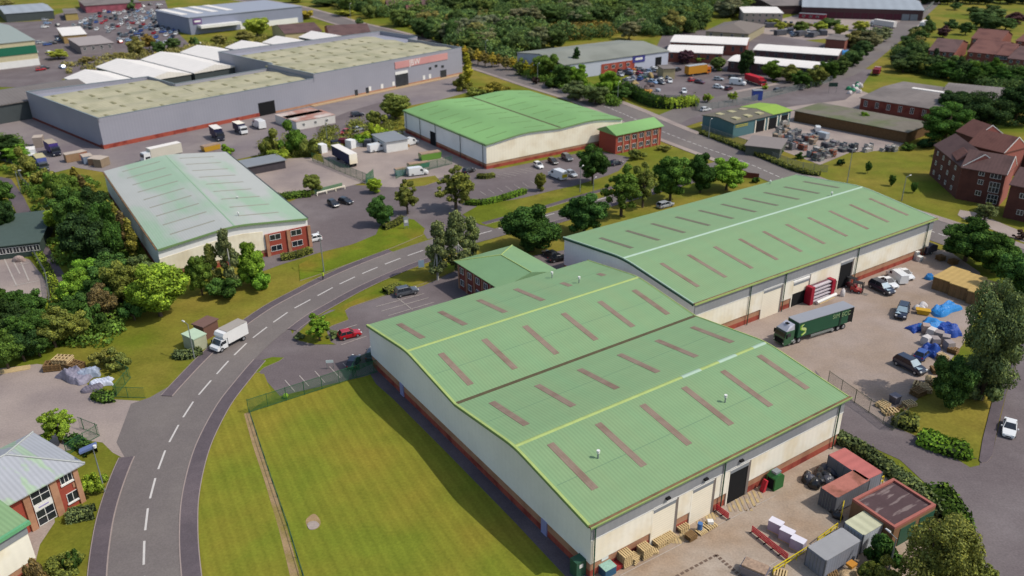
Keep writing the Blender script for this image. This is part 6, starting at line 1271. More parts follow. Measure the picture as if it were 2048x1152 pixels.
mass('undergrowth', 'mixed scrub behind the vans yard and the shrubs', [(520, 290), (640, 270), (730, 240), (800, 250), (800, 280), (720, 290), (640, 310), (530, 325)], 110, 1.2, 2.4, 1.2, 'olive', .28, 36, 13)
# ------------------------------------------------------------------ fences, posts, props, people
GFEN = mat('green_fence', c('#2f6b45', .75), .6, .08, 1)
def fence(label, pts, h, m, name='mesh_fence', step=.16, bw=.045, post=2.9, pw=.07, cat='fence', rails=(.08, .96)):
    P_ = W(pts); r = thing(name, label, cat); b = MB(); b2 = MB(); pts2 = along(P_, step)
    for p, t in pts2:
        d = t * bw / 2; b.poly([(p.x - d.x, p.y - d.y, .05), (p.x + d.x, p.y + d.y, .05), (p.x + d.x, p.y + d.y, h), (p.x - d.x, p.y - d.y, h)], m)
    b.build('mesh_panel', r); b = MB()
    for a, q in zip(P_, P_[1:]):
        for k in rails: b.tube((a.x, a.y, h * k), (q.x, q.y, h * k), .035, .035, m, 4)
    b.build('rail', r)
    for p, t in along(P_, post): MB().box(p.x - pw / 2, p.x + pw / 2, p.y - pw / 2, p.y + pw / 2, 0, h + .06, m).build('post', r)
    return r
fence('green mesh fence along the top of the mown field', [(498, 826), (560, 806), (640, 780), (700, 760), (755, 745)], 2.4, GFEN, step=.12)
fence('green mesh fence returning to the gable of the largest warehouse', [(706, 757), (712, 742), (745, 728)], 2.4, GFEN, step=.12)
fence('thin green fence along the brown soil strip', [(500, 828), (520, 890), (545, 965), (578, 1060), (606, 1152), (640, 1260)], .8, DKGREEN, step=.3, bw=.02, post=3)
fence('green mesh fence by the shrubs of the pale yard', [(236, 742), (262, 756), (230, 795), (292, 797)], 2.0, GFEN, step=.14, bw=.03)
fence('green mesh fence behind the hipped roof office', [(135, 912), (160, 895), (200, 872), (160, 856)], 2.0, GFEN, step=.14, bw=.03)
fence('tall green mesh fence between the empty yard and the vans yard', [(625, 322), (660, 335), (700, 352), (735, 366)], 2.6, GFEN, step=.14, bw=.06)
fence('solid looking green gate at the end of the tall green fence', [(733, 368), (748, 356)], 2.6, GFEN, name='mesh_gate', step=.1, bw=.08)
fence('green mesh fence below the skips of the vans yard', [(792, 358), (800, 354), (850, 342), (905, 328)], 2.4, GFEN, step=.14, bw=.05)
fence('grey palisade fence on the western side of the footpath', [(20, 408), (45, 470), (70, 515), (95, 560), (103, 620)], 2.2, STEEL, name='palisade_fence', step=.18, bw=.09)
fence('grey palisade fence along the northern part of the footpath', [(36, 348), (50, 372), (62, 385)], 2.2, STEEL, name='palisade_fence', step=.18, bw=.09)
fence('dark mesh fence at the end of the lorry yard', [(1655, 768), (1700, 800), (1750, 835), (1785, 862), (1812, 842)], 2.4, mat('olive_fence', c('#56604a', .7), .7, .1), step=.14, bw=.035)
fence('grey palings round the breakers compound', [(1330, 203), (1385, 205), (1395, 222), (1440, 216), (1490, 208), (1560, 190), (1640, 170), (1665, 162)], 2.4, STEEL, name='palisade_fence', step=.25, bw=.13)
fence('low palings between the main road and the scaffold compound', [(1405, 262), (1470, 285), (1530, 305), (1545, 318), (1600, 338), (1655, 345)], 2.0, STEEL, name='palisade_fence', step=.3, bw=.12)
fence('pale boundary fence by the far meadow', [(1830, 42), (1868, 8)], 2.5, STEEL, name='palisade_fence', step=.4, bw=.3)
def posts(name, label, cat, p, h, arm=None, m=STEEL, base=.13, headm=WHITE, group=None, armlen=1.4):
    g = U(*p); r = thing(name, label, cat, g, 0, group); b = MB(); b.tube((0, 0, 0), (0, 0, h), base, base * .55, m, 8); b.build('pole', r)
    if arm is not None:
        a = (math.cos(arm) * armlen, math.sin(arm) * armlen, h + .15); b = MB(); b.tube((0, 0, h - .05), a, .045, .04, m, 6); b.build('arm', r)
        M = Matrix.Translation(a) @ Matrix.Rotation(arm, 4, 'Z'); b = MB(); b.loft([[M @ Vector(v) for v in ((-.35, -.13, -.02), (.4, -.1, .0), (.4, .1, .0), (-.35, .13, -.02))], [M @ Vector(v) for v in ((-.3, -.08, .13), (.3, -.06, .1), (.3, .06, .1), (-.3, .08, .13))]], headm); b.build('lamp_head', r)
    return r
SLG = 'street lamps'
for p, ty, arm, lb in (((1988, 803), 717, 0.3, 'street lamp on the pavement by the tall grey green tree'), ((1803, 402), 353, .4, 'street lamp on the grass slope near the end of the long warehouse roof'), ((1693, 372), 300, .6, 'thin tall street lamp at the roof edge of the long warehouse'), ((1160, 385), 335, 1, 'street lamp between the verge and the dark weeping tree'), ((1186, 392), 358, 1, 'street lamp by the broad dark green tree'), ((648, 545), 470, 2, 'street lamp standing behind the person in the yellow jacket'), ((389, 717), 648, 2.5, 'street lamp beside the utility kiosk'), ((1775, 1150), 1077, 2, 'street lamp among the shrubs of the south east corner'), ((152, 520), 505, 0, 'short footpath lamp at the southern bend of the footpath'), ((42, 385), 342, 0, 'footpath lamp at the northern end of the footpath'), ((93, 430), 412, 0, 'footpath lamp half way along the footpath'), ((1417, 278), 240, 1, 'street lamp in front of the teal workshop'), ((1235, 205), 165, 1, 'street lamp on the verge by the breakers compound'), ((1075, 168), 128, 1, 'street lamp by the main road near the dark columnar conifer'), ((972, 122), 82, 1, 'street lamp on the wood side of the main road'), ((702, 45), 8, 1, 'street lamp where the main road leaves behind the retail store'), ((850, 75), 44, 1, 'street lamp behind the parapet warehouse'), ((655, 285), 240, 1, 'street lamp in the yard near the red car'), ((1600, 175), 146, 1, 'street lamp at the head of the compound palings'), ((1260, 195), 175, 1, 'short post on the verge by the compound hedge')):
    posts('street_lamp', lb, 'street lamp', p, height_at(p[0], p[1], ty), arm, armlen=1.2)
r = posts('pole_sign', 'tall pole with a blue angled sign box beside the hipped roof office', 'sign', (210, 985), 7.0, None, base=.11); M = Matrix.Translation((-.5, .1, 7.0)) @ Matrix.Rotation(.4, 4, 'Z') @ Matrix.Rotation(-.25, 4, 'Y'); b = MB(); b.box(-1.2, .9, -.45, .45, -.1, .2, mat('sign_blue', c('#6f7eaa', .8), .5, .05), M); b.build('sign_panel', r); b = MB(); b.tube((.3, 0, 7.1), (.3, 0, 7.45), .2, .22, WHITE, 10); b.build('lamp_head', r)
def signboard(p, label, w, h, z, col, rz, legs=True, m2=None):
    g = U(*p); r = thing('sign_board', label, 'sign', g, rz)
    for s in (-1, 1): MB().box(s * w * .42 - .04, s * w * .42 + .04, -.04, .04, 0, z + h * .5, STEEL).build('post', r)
    MB().box(-w / 2, w / 2, -.09, -.05, z, z + h, mat('sign_' + label[:10].replace(' ', '_'), c(col, .85), .5, .03)).build('sign_panel', r)
    if m2: MB().box(-w * .35, w * .35, -.11, -.09, z + h * .35, z + h * .65, m2).build('lettering', r)
    return r
signboard((772, 446), 'light blue board under the small dense round tree', 2.4, 1.0, .6, '#79a3c4', .6); signboard((813, 458), 'upright grey tenant board on the junction verge', 1.1, 2.2, .8, '#9a9aa4', .3, m2=WHITE); signboard((843, 538), 'pale blue board beside the shorter birch', 1.2, 1.6, .4, '#9db4c8', .3)
signboard((661, 738), 'small white board hanging on the green field fence', 1.2, .5, 1.2, '#d8e4e0', .1); signboard((1664, 187), 'dark green sign board on posts at the corner of the straight road', 3.4, 1.5, 2.6, '#1e3a30', 0); signboard((1498, 358), 'dark red boarded gate at the end of the roadside row', 5, 1.6, .2, '#6e3530', -.4)
signboard((1410, 203), 'red banner on the compound palings', 2.2, 1.2, .8, '#c03a35', .2)
g = U(572, 796); b = MB()
for k in range(6):
    pass
bm_ = bmesh.new(); bmesh.ops.create_icosphere(bm_, subdivisions=2, radius=.42); me = bpy.data.meshes.new('beacon_ball'); bm_.to_mesh(me); bm_.free(); me.materials.append(mat('hi_vis_lime', c('#a8d030', .85), .6, .05)); o = bpy.data.objects.new('ball', me); COL.objects.link(o); o.location = (g.x, g.y, .43); tag(o, 'lime yellow ball lying against the green field fence', 'ball')
# low rail in front of the empty yard
P_ = W([(634, 392), (690, 378)]); d = P_[1] - P_[0]; r = thing('timber_rail', 'low pale green rail with white cap beside the empty yard', 'railing', (P_[0].x, P_[0].y, 0), math.atan2(d.y, d.x)); box(r, 'rail', 0, d.length, -.1, .1, .7, 1.0, CREAM); box(r, 'kick_board', 0, d.length, 1.2, 1.4, .2, 1.4, mat('sage_board', c('#6d8a6a', .8), .8, .1))
for i in range(4): MB().box(i * d.length / 3.05, i * d.length / 3.05 + .2, -.12, .12, 0, .7, CREAM).build('post', r)
# person on the verge
def person(p, label, jacket, legs, skin=c('#b58a70', .8), rz=0, s=1.0):
    g = U(*p); r = thing('person', label, 'person', (g.x, g.y, .12), rz); me = bpy.data.meshes.new('body'); bm = bmesh.new()
    J = [((0, 0, .95), .15), ((0, 0, 1.15), .14), ((0, 0, 1.4), .17), ((0, 0, 1.52), .07), ((0, .02, 1.62), .095), ((0, .02, 1.72), .085), ((-.1, 0, .9), .11), ((-.12, .04, .5), .075), ((-.12, -.04, .08), .05), ((-.12, .1, .04), .045), ((.1, 0, .9), .11), ((.12, .1, .5), .075), ((.12, .12, .08), .05), ((.12, .26, .04), .045), ((-.2, 0, 1.42), .075), ((-.27, .02, 1.14), .05), ((-.24, .16, .92), .038), ((.2, 0, 1.42), .075), ((.27, -.02, 1.14), .05), ((.25, .1, .9), .038)]
    E_ = [(0, 1), (1, 2), (2, 3), (3, 4), (4, 5), (0, 6), (6, 7), (7, 8), (8, 9), (0, 10), (10, 11), (11, 12), (12, 13), (2, 14), (14, 15), (15, 16), (2, 17), (17, 18), (18, 19)]
    me.from_pydata([j[0] for j in J], E_, []); o = bpy.data.objects.new('body', me); COL.objects.link(o); o.parent = r; me.materials.append(mat('trousers_' + label[:6], legs, .9, .08, 3))
    sk = o.modifiers.new('s', 'SKIN'); lay = me.skin_vertices[0] if me.skin_vertices else None
    if lay is None: bm.from_mesh(me); bm.verts.layers.skin.verify(); bm.to_mesh(me); lay = me.skin_vertices[0]
    for i, j in enumerate(J): lay.data[i].radius = (j[1], j[1]); lay.data[i].use_root = (i == 0)
    o.modifiers.new('u', 'SUBSURF').levels = 1; bm.free()
    b = MB(); n = 10
    b.loft([[(math.cos(2 * PI * k / n) * a, math.sin(2 * PI * k / n) * q, z) for k in range(n)] for z, a, q in ((.82, .2, .16), (1.0, .21, .17), (1.25, .23, .18), (1.42, .24, .18), (1.5, .14, .12), (1.53, .08, .08))], mat('jacket_' + label[:6], jacket, .7, .05), True); b.build('jacket', r)
    for s_ in (-1, 1): b = MB(); b.tube((s_ * .2, 0, 1.43), (s_ * .275, .01, 1.14), .1, .075, MATS['jacket_' + label[:6]], 8); b.tube((s_ * .275, .01, 1.14), (s_ * .25, .13, .95), .075, .06, MATS['jacket_' + label[:6]], 8); b.build('sleeve', r)
    bm2 = bmesh.new(); bmesh.ops.create_uvsphere(bm2, u_segments=10, v_segments=8, radius=.11); m3 = bpy.data.meshes.new('hair'); bm2.to_mesh(m3); bm2.free(); m3.materials.append(mat('hair', (.03, .02, .015), .8, .1)); h_ = bpy.data.objects.new('hair', m3); COL.objects.link(h_); h_.parent = r; h_.location = (0, 0, 1.72)
person((647, 560), 'person in a hi vis yellow jacket walking on the pavement of the bend', c('#cbe03a', .9), (.02, .02, .03), rz=2.4)
# covers in road, vent pillar
for p, lb in (((312, 980), 'manhole cover nearer the hipped roof office on the bend'), ((239, 1021), 'drain gully at the western kerb of the bend'), ((353, 1022), 'drain gully at the eastern kerb of the bend'), ((428, 810), 'drain gully near the field verge')):
    g = U(*p); b = MB(); b.tube((0, 0, .028), (0, 0, .037), .38, .38, mat('iron_cover', (.05, .04, .038), .8, .2, 3), 12); o = b.build('manhole_cover'); o.location = (g.x, g.y, 0); tag(o, lb, 'manhole cover')
# ---------------------- pallets, stacks, barriers, boxes
WOOD = mat('pallet_wood', c('#d0b686', .86), .9, .12, 2); WOODD = mat('old_wood', c('#8a6c46', .75), .9, .2, 2)
def pallet_stack(p, n, label, rz=.6, L=1.2, W_=1.0, m=WOOD, group=None, name='pallet_stack'):
    g = U(*p); r = thing(name, label, 'pallets', (g.x, g.y, .02), rz, group)
    for i in range(n):
        z = i * .17; b = MB(); rr = random.Random(i * 7 + int(p[0])); dx, dy = rr.uniform(-.07, .07), rr.uniform(-.07, .07)
        for k in range(3): b.box(-L / 2 + dx + .06, L / 2 + dx - .06, dy - W_ / 2 + .08 + k * (W_ - .28) / 2, dy - W_ / 2 + .2 + k * (W_ - .28) / 2, z, z + .12, WOODD)
        for k in range(5): x = -L / 2 + dx + k * (L - .17) / 4; b.box(x, x + .17, dy - W_ / 2, dy + W_ / 2, z + .121, z + .15, m)
        b.box(-L / 2 + dx, L / 2 + dx, dy - W_ / 2 - .01, dy - W_ / 2 + .015, z + .09, z + .122, m); b.box(-L / 2 + dx, L / 2 + dx, dy + W_ / 2 - .015, dy + W_ / 2 + .01, z + .09, z + .122, m)
        b.build('pallet', r)
    return r
pallet_stack((1250, 1128), 10, 'tall stack of pale pallets nearest the blue crate by the wall', .6, 1.35, 1.3); pallet_stack((1268, 1122), 5, 'leaning low pallets between the two tall stacks', .9)
pallet_stack((1288, 1112), 9, 'tall stack of pale pallets against the red plinth, second from the corner', .6, 1.35, 1.3); pallet_stack((1305, 1104), 2, 'single pallets lying in front of the second tall stack', .2)
pallet_stack((1318, 1090), 5, 'broad pallet stack at the first roller door, nearer the corner', .6, 1.4, 1.2); pallet_stack((1336, 1080), 5, 'broad pallet stack at the first roller door, further from the corner', .6, 1.4, 1.2)
pallet_stack((1364, 1058), 4, 'yellow topped pallet load between the two closed roller doors', .6, 1.5, 1.1); pallet_stack((1381, 1078), 5, 'brown box pallet standing in the hatched area', .6, 1.2, 1.0, WOODD); pallet_stack((1402, 1064), 2, 'pallet with blue drum beside the hatched area', .6)
g = U(1399, 1062); b = MB(); b.tube((0, 0, 0), (0, 0, .9), .32, .32, mat('drum_blue', c('#4b78b0', .8), .5, .05), 14); o = b.build('drum'); o.location = (g.x, g.y, .32); tag(o, 'pale blue drum standing on a pallet by the roller doors', 'drum')
pallet_stack((1418, 1052), 2, 'flat pallet with white box near the red barriers', .6, 1.5, 1.3)
g = U(1420, 1050); o = MB().box(-.35, .35, -.3, .3, 0, .4, WHITE).build('carton'); o.location = (g.x, g.y, .31); tag(o, 'white carton on the flat pallet near the red barriers', 'box')
g = U(1214, 1146); r = thing('crate', 'blue crate with glass bottles top by the corner of the largest warehouse', 'crate', (g.x, g.y, .02), .6); box(r, 'body', -.8, .8, -.65, .65, 0, 1.1, mat('crate_blue', c('#2f5a78', .8), .6, .1)); box(r, 'lid', -.82, .82, -.67, .67, 1.1, 1.18, mat('crate_lid', c('#9bc0b0', .8), .4, .25, 4))
g = U(1232, 1136); r = thing('red_crate', 'red steel stillage between the blue crate and the first pallets', 'stillage', (g.x, g.y, .02), .6); box(r, 'body', -.7, .7, -.5, .5, .1, .6, mat('stillage_red', c('#9c3030', .8), .6, .15)); box(r, 'foot', -.6, .6, -.4, .4, 0, .1, RUBBER)
g = U(1157, 1147); r = thing('cabinet', 'dark green electrical cabinet with white notice at the warehouse corner', 'cabinet', (g.x, g.y, 0), .6); box(r, 'body', -.8, .8, -.6, .6, 0, 2.3, DKGREEN); box(r, 'notice', -.4, .1, -.63, -.6, 1.4, 1.9, WHITE)
g = U(1548, 973); r = thing('compactor', 'green baler with pale hopper against the plinth by the open doorway', 'machine', (g.x, g.y, 0), .6); b = MB(); b.exty([(-.9, 0), (.9, 0), (.9, 1.8), (.4, 2.3), (-.4, 2.3), (-.9, 1.9)], -.7, .7, mat('machine_green', c('#2e6b35', .8), .5, .1)); b.build('body', r); box(r, 'hopper', -.5, .5, -.4, .4, 2.3, 2.6, GREYP); box(r, 'door', -.92, -.88, -.5, .5, .2, 1.7, BLACK)
g = U(1524, 983); r = thing('post_guard', 'red folded chute leaning on the brick by the open doorway', 'chute', (g.x, g.y, 0), .6); b = MB(); b.exty([(-.2, 0), (.3, 0), (.6, 1.6), (.3, 1.7)], -.3, .3, mat('barrier_red', c('#c4303c', .85), .5, .05)); b.build('body', r)
def barrier(p, q, n, label, h=1.0, m=None, group=None):
    A_, B_ = U(*p), U(*q); d = B_ - A_; r = thing('barrier', label, 'barrier', (A_.x, A_.y, .02), math.atan2(d.y, d.x), group); L = d.length; m = m or mat('barrier_red', c('#c4303c', .85), .5, .05)
    b = MB()
    for k in (.18, .42, .66, .92): b.box(0, L, -.03, .03, h * k, h * k + .12, m)
    for i in range(n * 6 + 1): x = L * i / (n * 6); b.box(x - .03, x + .03, -.028, .028, .12, h, m)
    b.build('bars', r)
    for i in range(n + 1): MB().box(L * i / n - .05, L * i / n + .05, -.35, .35, 0, .12, RUBBER).build('foot', r)
barrier((1503, 1065), (1574, 1122), 5, 'long row of red plastic barriers in the loading yard'); barrier((1432, 1022), (1456, 1040), 2, 'short red barrier by the downpipe and hatching')
for i, p in enumerate(((1550, 1062), (1572, 1080), (1594, 1098))):
    g = U(*p); r = thing('wrapped_pallet', ['white wrapped pallet box furthest from the yellow rail', 'middle one of the three white wrapped pallet boxes', 'white wrapped pallet box touching the yellow rail'][i], 'wrapped pallet', (g.x, g.y, .02), .62, 'white wrapped pallet boxes'); r.rotation_euler.z = math.radians(-42)
    box(r, 'wrapped_load', -.8, .8, -.5, .5, .14, 1.45, mat('shaded_wrap', c('#b5a9ba', .85), .5, .08, 2)); box(r, 'lid', -.82, .82, -.52, .52, 1.45, 1.52, mat('white_lid', c('#e2dde4', .85), .5, .04)); box(r, 'pallet', -.8, .8, -.5, .5, 0, .14, WOOD)  # sides tinted darker for shade, top coloured bright
def yrail(p, q, label, h=1.1, n=4, two=True):
    A_, B_ = U(*p), U(*q); d = B_ - A_; r = thing('guard_rail', label, 'guard rail', (A_.x, A_.y, .02), math.atan2(d.y, d.x)); L = d.length
    for z in ((h, h * .55) if two else (h,)): b = MB(); b.box(0, L, -.05, .05, z - .1, z, YELL); b.build('rail', r)
    for i in range(n): b = MB(); x = L * i / max(1, n - 1); b.box(x - .05, x + .05, -.048, .048, 0, h - .11, YELL); b.build('post', r)
yrail((1545, 1150), (1615, 1106), 'yellow guard rail below the white wrapped boxes', n=4); yrail((1633, 1090), (1673, 1060), 'short yellow guard rail beside the grey container'); yrail((1680, 1045), (1685, 1018), 'yellow guard rail turning the corner by the rusty container', 1.5, 2); yrail((1685, 1016), (1713, 1000), 'yellow guard rail against the flat roofed brick store', 1.5, 3); yrail((1722, 995), (1764, 970), 'yellow guard rail behind the faded red container', 1.5, 4)
# black bags
BAG = mat('black_bag', (.012, .012, .014), .3, .2, 3, spec=.6); WBAG = mat('white_bag', c('#cfc8c4', .85), .8, .08, 2); BTARP = mat('blue_tarpaulin', c('#2f86c9', .85), .45, .12, 1.5, bump=.3); BTARP2 = mat('deep_blue_tarpaulin', c('#24499a', .85), .5, .12, 1.5)
def lump(name, label, cat, p, sx, sy, sz, m, seed=0, rz=0, group=None, jag=.2, z=0):
    rr = random.Random(seed + int(p[0] * 3)); bm = bmesh.new(); bmesh.ops.create_icosphere(bm, subdivisions=3, radius=1); off = [Vector((rr.uniform(-1, 1), rr.uniform(-1, 1), rr.uniform(-1, 1))).normalized() for _ in range(7)]
    for v in bm.verts:
        n_ = v.co.normalized(); k = 1 + sum(jag * max(0, n_.dot(o_)) ** 4 for o_ in off) - jag + .04 * math.sin(n_.x * 13 + seed) * math.cos(n_.y * 11)
        v.co = Vector((n_.x * k * sx, n_.y * k * sy, max(-.3, n_.z) * k * sz + sz * .3))
    me = bpy.data.meshes.new(name); bm.to_mesh(me); bm.free(); me.materials.append(m)
    for pl in me.polygons: pl.use_smooth = False
    o = bpy.data.objects.new(name, me); COL.objects.link(o); g = U(*p); o.location = (g.x, g.y, z); o.rotation_euler = (0, 0, rz); return tag(o, label, cat, group)
def drape(label, p, sx, sy, sz, m, rz=0, seed=0, name='tarpaulin'):
    rs = np.random.RandomState(seed); nx, ny = 26, 18; b = MB(); bumps = [(rs.uniform(-.8, .8), rs.uniform(-.8, .8), rs.uniform(.2, .5), rs.uniform(.3, 1)) for _ in range(9)]; vs = []
    for j in range(ny + 1):
        for i in range(nx + 1):
            u, v = i / nx * 2 - 1, j / ny * 2 - 1; ed = min(1, 4.0 * (1 - max(abs(u), abs(v)) + .02)); hgt = sum(a * math.exp(-((u - x) ** 2 + (v - y) ** 2) / (w_ * w_)) for x, y, w_, a in bumps) / 1.8
            z = sz * (ed ** .6) * (.45 + .5 * min(1.2, hgt)) + .05 * math.sin(u * 23 + v * 7 + seed) * ed; k = 1 + .1 * math.sin(5 * u + 3 * v + seed)
            vs.append((u * sx * k, v * sy * k, max(.0, z) * (0 if max(abs(u), abs(v)) > .99 else 1)))
    b.add(vs, [(j * (nx + 1) + i, j * (nx + 1) + i + 1, (j + 1) * (nx + 1) + i + 1, (j + 1) * (nx + 1) + i) for j in range(ny) for i in range(nx)], m); g = U(*p); o = b.build(name); o.location = (g.x, g.y, .06); o.rotation_euler = (0, 0, rz); return tag(o, label, 'tarpaulin' if name == 'tarpaulin' else 'scrap heap')
for i, p in enumerate(((1622, 968), (1632, 958), (1640, 950), (1650, 944), (1640, 965), (1650, 958), (1662, 952), (1615, 962), (1630, 975), (1655, 966))): lump('rubbish_bag', 'glossy black rubbish bag in the heap before the rusty container', 'rubbish bag', p, .95, .85, .95, BAG if i % 3 else mat('grey_bag', c('#4a4a52', .8), .3, .3, 3), i, i, 'heap of black rubbish bags', .3)
for i, p in enumerate(((1650, 1010), (1660, 1018), (1668, 1025), (1672, 1035))): lump('rubbish_bag', 'dark bag spilling from the end of the rusty container', 'rubbish bag', p, .6, .6, .7, BAG, i + 20, i, 'dark bags at the end of the rusty container', .3)
# lorry yard: crates with tan tops, tarps, bags, machines, rack
TAN = mat('tan_sheet', c('#c0a163', .8), .9, .1, 1, stripe=('X', 1.1, .05)); CRATE = mat('crate_brown', c('#8a6b48', .7), .9, .15, 1, stripe=('X', 1.2, .08))
for i, (O, X, Y, lb) in enumerate((((1868, 553), (1900, 566), (1900, 531), 'tan topped crate stack nearest the blue covered drum'), ((1901, 566), (1936, 580), (1934, 541), 'tan topped crate stack in the middle of the three'), ((1937, 581), (1976, 596), (1972, 552), 'tan topped crate stack furthest under the leafy tree'))):
    fr, L, W_ = rect3(O, X, Y, 2.6); W_ = 7.5; r = root('crate_stack', lb, 'crate stack', fr, 'tan topped crate stacks'); box(r, 'crates', 0, L - .15, 0, W_, 0, 2.5, CRATE); box(r, 'top_sheet', -.15, L, -.15, W_ + .1, 2.5, 2.65 + .01 * i, TAN)
    for k in range(4): box(r, 'batten', L * k / 4 + .1, L * k / 4 + .25, -.05, -.0, 0, 2.5, WOODD)
drape('long bright blue tarpaulin over stacked goods under the tree edge', (1890, 622), 3.4, 1.3, 1.7, BTARP, .55, 1); drape('wide bright blue tarpaulin in the middle of the goods along the yard', (1864, 655), 2.6, 1.8, 1.7, BTARP, .8, 2); drape('deep blue tarpaulin lying low at the tip of the goods', (1834, 658), 1.8, 1.0, .8, BTARP2, .4, 3); drape('deep blue tarpaulin behind the wide bright blue one', (1892, 666), 2.0, 1.8, 2.0, BTARP2, .2, 4); drape('deep blue cover on the machine behind the blue car', (1858, 705), 1.8, 1.3, 2.0, BTARP2, .9, 5)
drape('small blue cover at the corner of the tan topped crates', (1858, 558), .8, .7, 1.1, BTARP, .3, 6)
for i, (p, w) in enumerate((((1834, 618), 0), ((1845, 612), 0), ((1842, 622), 0))): lump('bulk_bag', 'white bulk bag beside the yellow skip in the lorry yard', 'bulk bag', p, .8, .75, .8, WBAG, i + 30, i, 'white bulk bags by the yellow skip')
for i, (p, w) in enumerate((((1852, 688), WBAG), ((1862, 672), WBAG), ((1876, 678), 'g'), ((1890, 686), 'g'), ((1850, 664), 'p'), ((1868, 690), 'g'), ((1896, 698), 'g'))):
    g = U(*p); r = thing('bulk_bag', ['round white bulk bag at the front of the packed goods', 'cream wrapped load second in the packed goods', 'grey wrapped load by the cream one', 'grey wrapped load nearest the tall tree', 'pinkish box next to the low blue tarpaulin', 'grey carton in front of the packed goods', 'grey load by the blue machine cover'][i], 'wrapped goods', (g.x, g.y, 0), .5 + i * .2); m = WBAG if w is WBAG else mat('goods_' + w, c('#a09490' if w == 'g' else '#b09a90', .8), .7, .15, 2)
    b = MB(); b.loft([[(-.75, -.65, 0), (.75, -.65, 0), (.75, .65, 0), (-.75, .65, 0)], [(-.82, -.72, .7), (.82, -.7, .7), (.8, .72, .7), (-.8, .7, .7)], [(-.7, -.6, 1.5), (.7, -.6, 1.45), (.7, .6, 1.5), (-.7, .6, 1.45)]], m); b.build('load', r); box(r, 'pallet', -.7, .7, -.6, .6, -.0, .1, WOOD)
g = U(1845, 628); r = thing('skip', 'small yellow skip between the white bags and the blue tarpaulins', 'skip', (g.x, g.y, 0), -.4); b = MB(); b.exty([(-.9, .1), (.9, .1), (1.2, .9), (-1.2, .9)], -.6, .6, mat('skip_yellow', c('#c79a22', .85), .6, .1)); b.build('body', r); box(r, 'rim', -1.25, 1.25, -.65, .65, .86, .95, mat('skip_yellow', c('#c79a22', .85)))
def forklift(p, rz, label, col):
    g = U(*p); r = thing('forklift', label, 'forklift', (g.x, g.y, 0), rz); b = MB(); b.exty([(-1.2, .3), (.8, .3), (.8, .8), (-.3, .9), (-.5, 1.3), (-1.2, 1.2)], -.55, .55, PAINT); b.build('body', r, col=col)
    b = MB()
    for x in (-.9, .5):
        for y in (-.5, .5): b.box(x, x + .08, y - .04, y + .04, .9, 2.1, RUBBER)
    b.box(-1.0, .7, -.6, .6, 2.1, 2.18, RUBBER); b.build('cab_guard', r); b = MB()
    for y in (-.35, .35): b.box(.85, .97, y - .06, y + .06, .1, 2.4, RUBBER)
    b.build('mast', r); b = MB()
    for y in (-.3, .3): b.box(.97, 2.0, y - .06, y + .06, .12, .17, STEEL)
    b.build('fork', r); wheel_set(r, (.5, -.8), .6, .3, .2)
forklift((1714, 585), -.7, 'red forklift beside the dark car and the open doorway', CC['red']); forklift((1700, 575), 2.2, 'dark maroon forklift close to the open doorway', CC['maroon'])
# red rack with white sheets against the long warehouse wall
xa, za = f2.hit(1620, 600, y=-1.6); xb, _ = f2.hit(1668, 580, y=-1.6); q = f2.wld(xa, -1.7); r = thing('steel_rack', 'crimson steel rack holding white sheets against the long warehouse wall', 'rack', (q.x, q.y, 0), f2.a); wr = xb - xa; CRM = mat('crimson', c('#9c1730', .85), .5, .06)
for x in (0, wr - .9): box(r, 'upright', x, x + .9, 0, 1.4, 0, 3.6, CRM)
box(r, 'backing', .9, wr - .9, .9, 1.3, .2, 3.5, mat('rack_back', c('#7c5a62', .7)))
for k in range(5): box(r, 'shelf', .9, wr - .9, .1 + k * .05, .9, .35 + k * .7, .6 + k * .7, mat('rack_white', c('#c9bfc4', .85), .6, .15, 2))
g = U(1652, 601); r = thing('tube_bundle', 'long white roll lying behind the green lorry roof', 'tube', (g.x, g.y, .0), f2.a + .05); b = MB(); b.tube((-3.0, 0, .45), (3, 0, .45), .32, .32, WHITE, 10); b.build('roll', r); box(r, 'cradle', -2.4, 2.4, -.3, .3, 0, .15, WOOD)
lump('bulk_bag', 'white knotted bag at the end of the long white roll', 'bulk bag', (1684, 592), .55, .5, 1.3, WBAG, 50)
for p, lb, h in (((1830, 518), 'white fridge like unit at the end of the brick wall', 1.8), ((1838, 522), 'white box next to the fridge like unit', 1.1)): g = U(*p); r = thing('appliance', lb, 'appliance', (g.x, g.y, 0), .5); box(r, 'body', -.5, .5, -.45, .45, 0, h, WHITE); box(r, 'door', -.45, .45, -.48, -.45, .1, h - .1, GREYP)
g = U(1854, 506); r = thing('shelter', 'dark covered trailer at the shaded corner of the long warehouse', 'trailer', (g.x, g.y, 0), .5); b = MB(); b.exty([(-1.8, .5), (1.8, .5), (1.7, 1.8), (0, 2.3), (-1.7, 1.8)], -1, 1, mat('slate_cover', c('#3b3b48', .8), .6, .1)); b.build('body', r); wheel_set(r, (0,), 1.0, .35)
for i, p in enumerate(((1880, 520), (1905, 528))): pallet_stack(p, 6, ['loose crates stacked in the tree shade by the covered trailer', 'pinkish crates in the tree shade by the tan topped stacks'][i], .3, 1.6, 1.4, WOODD)
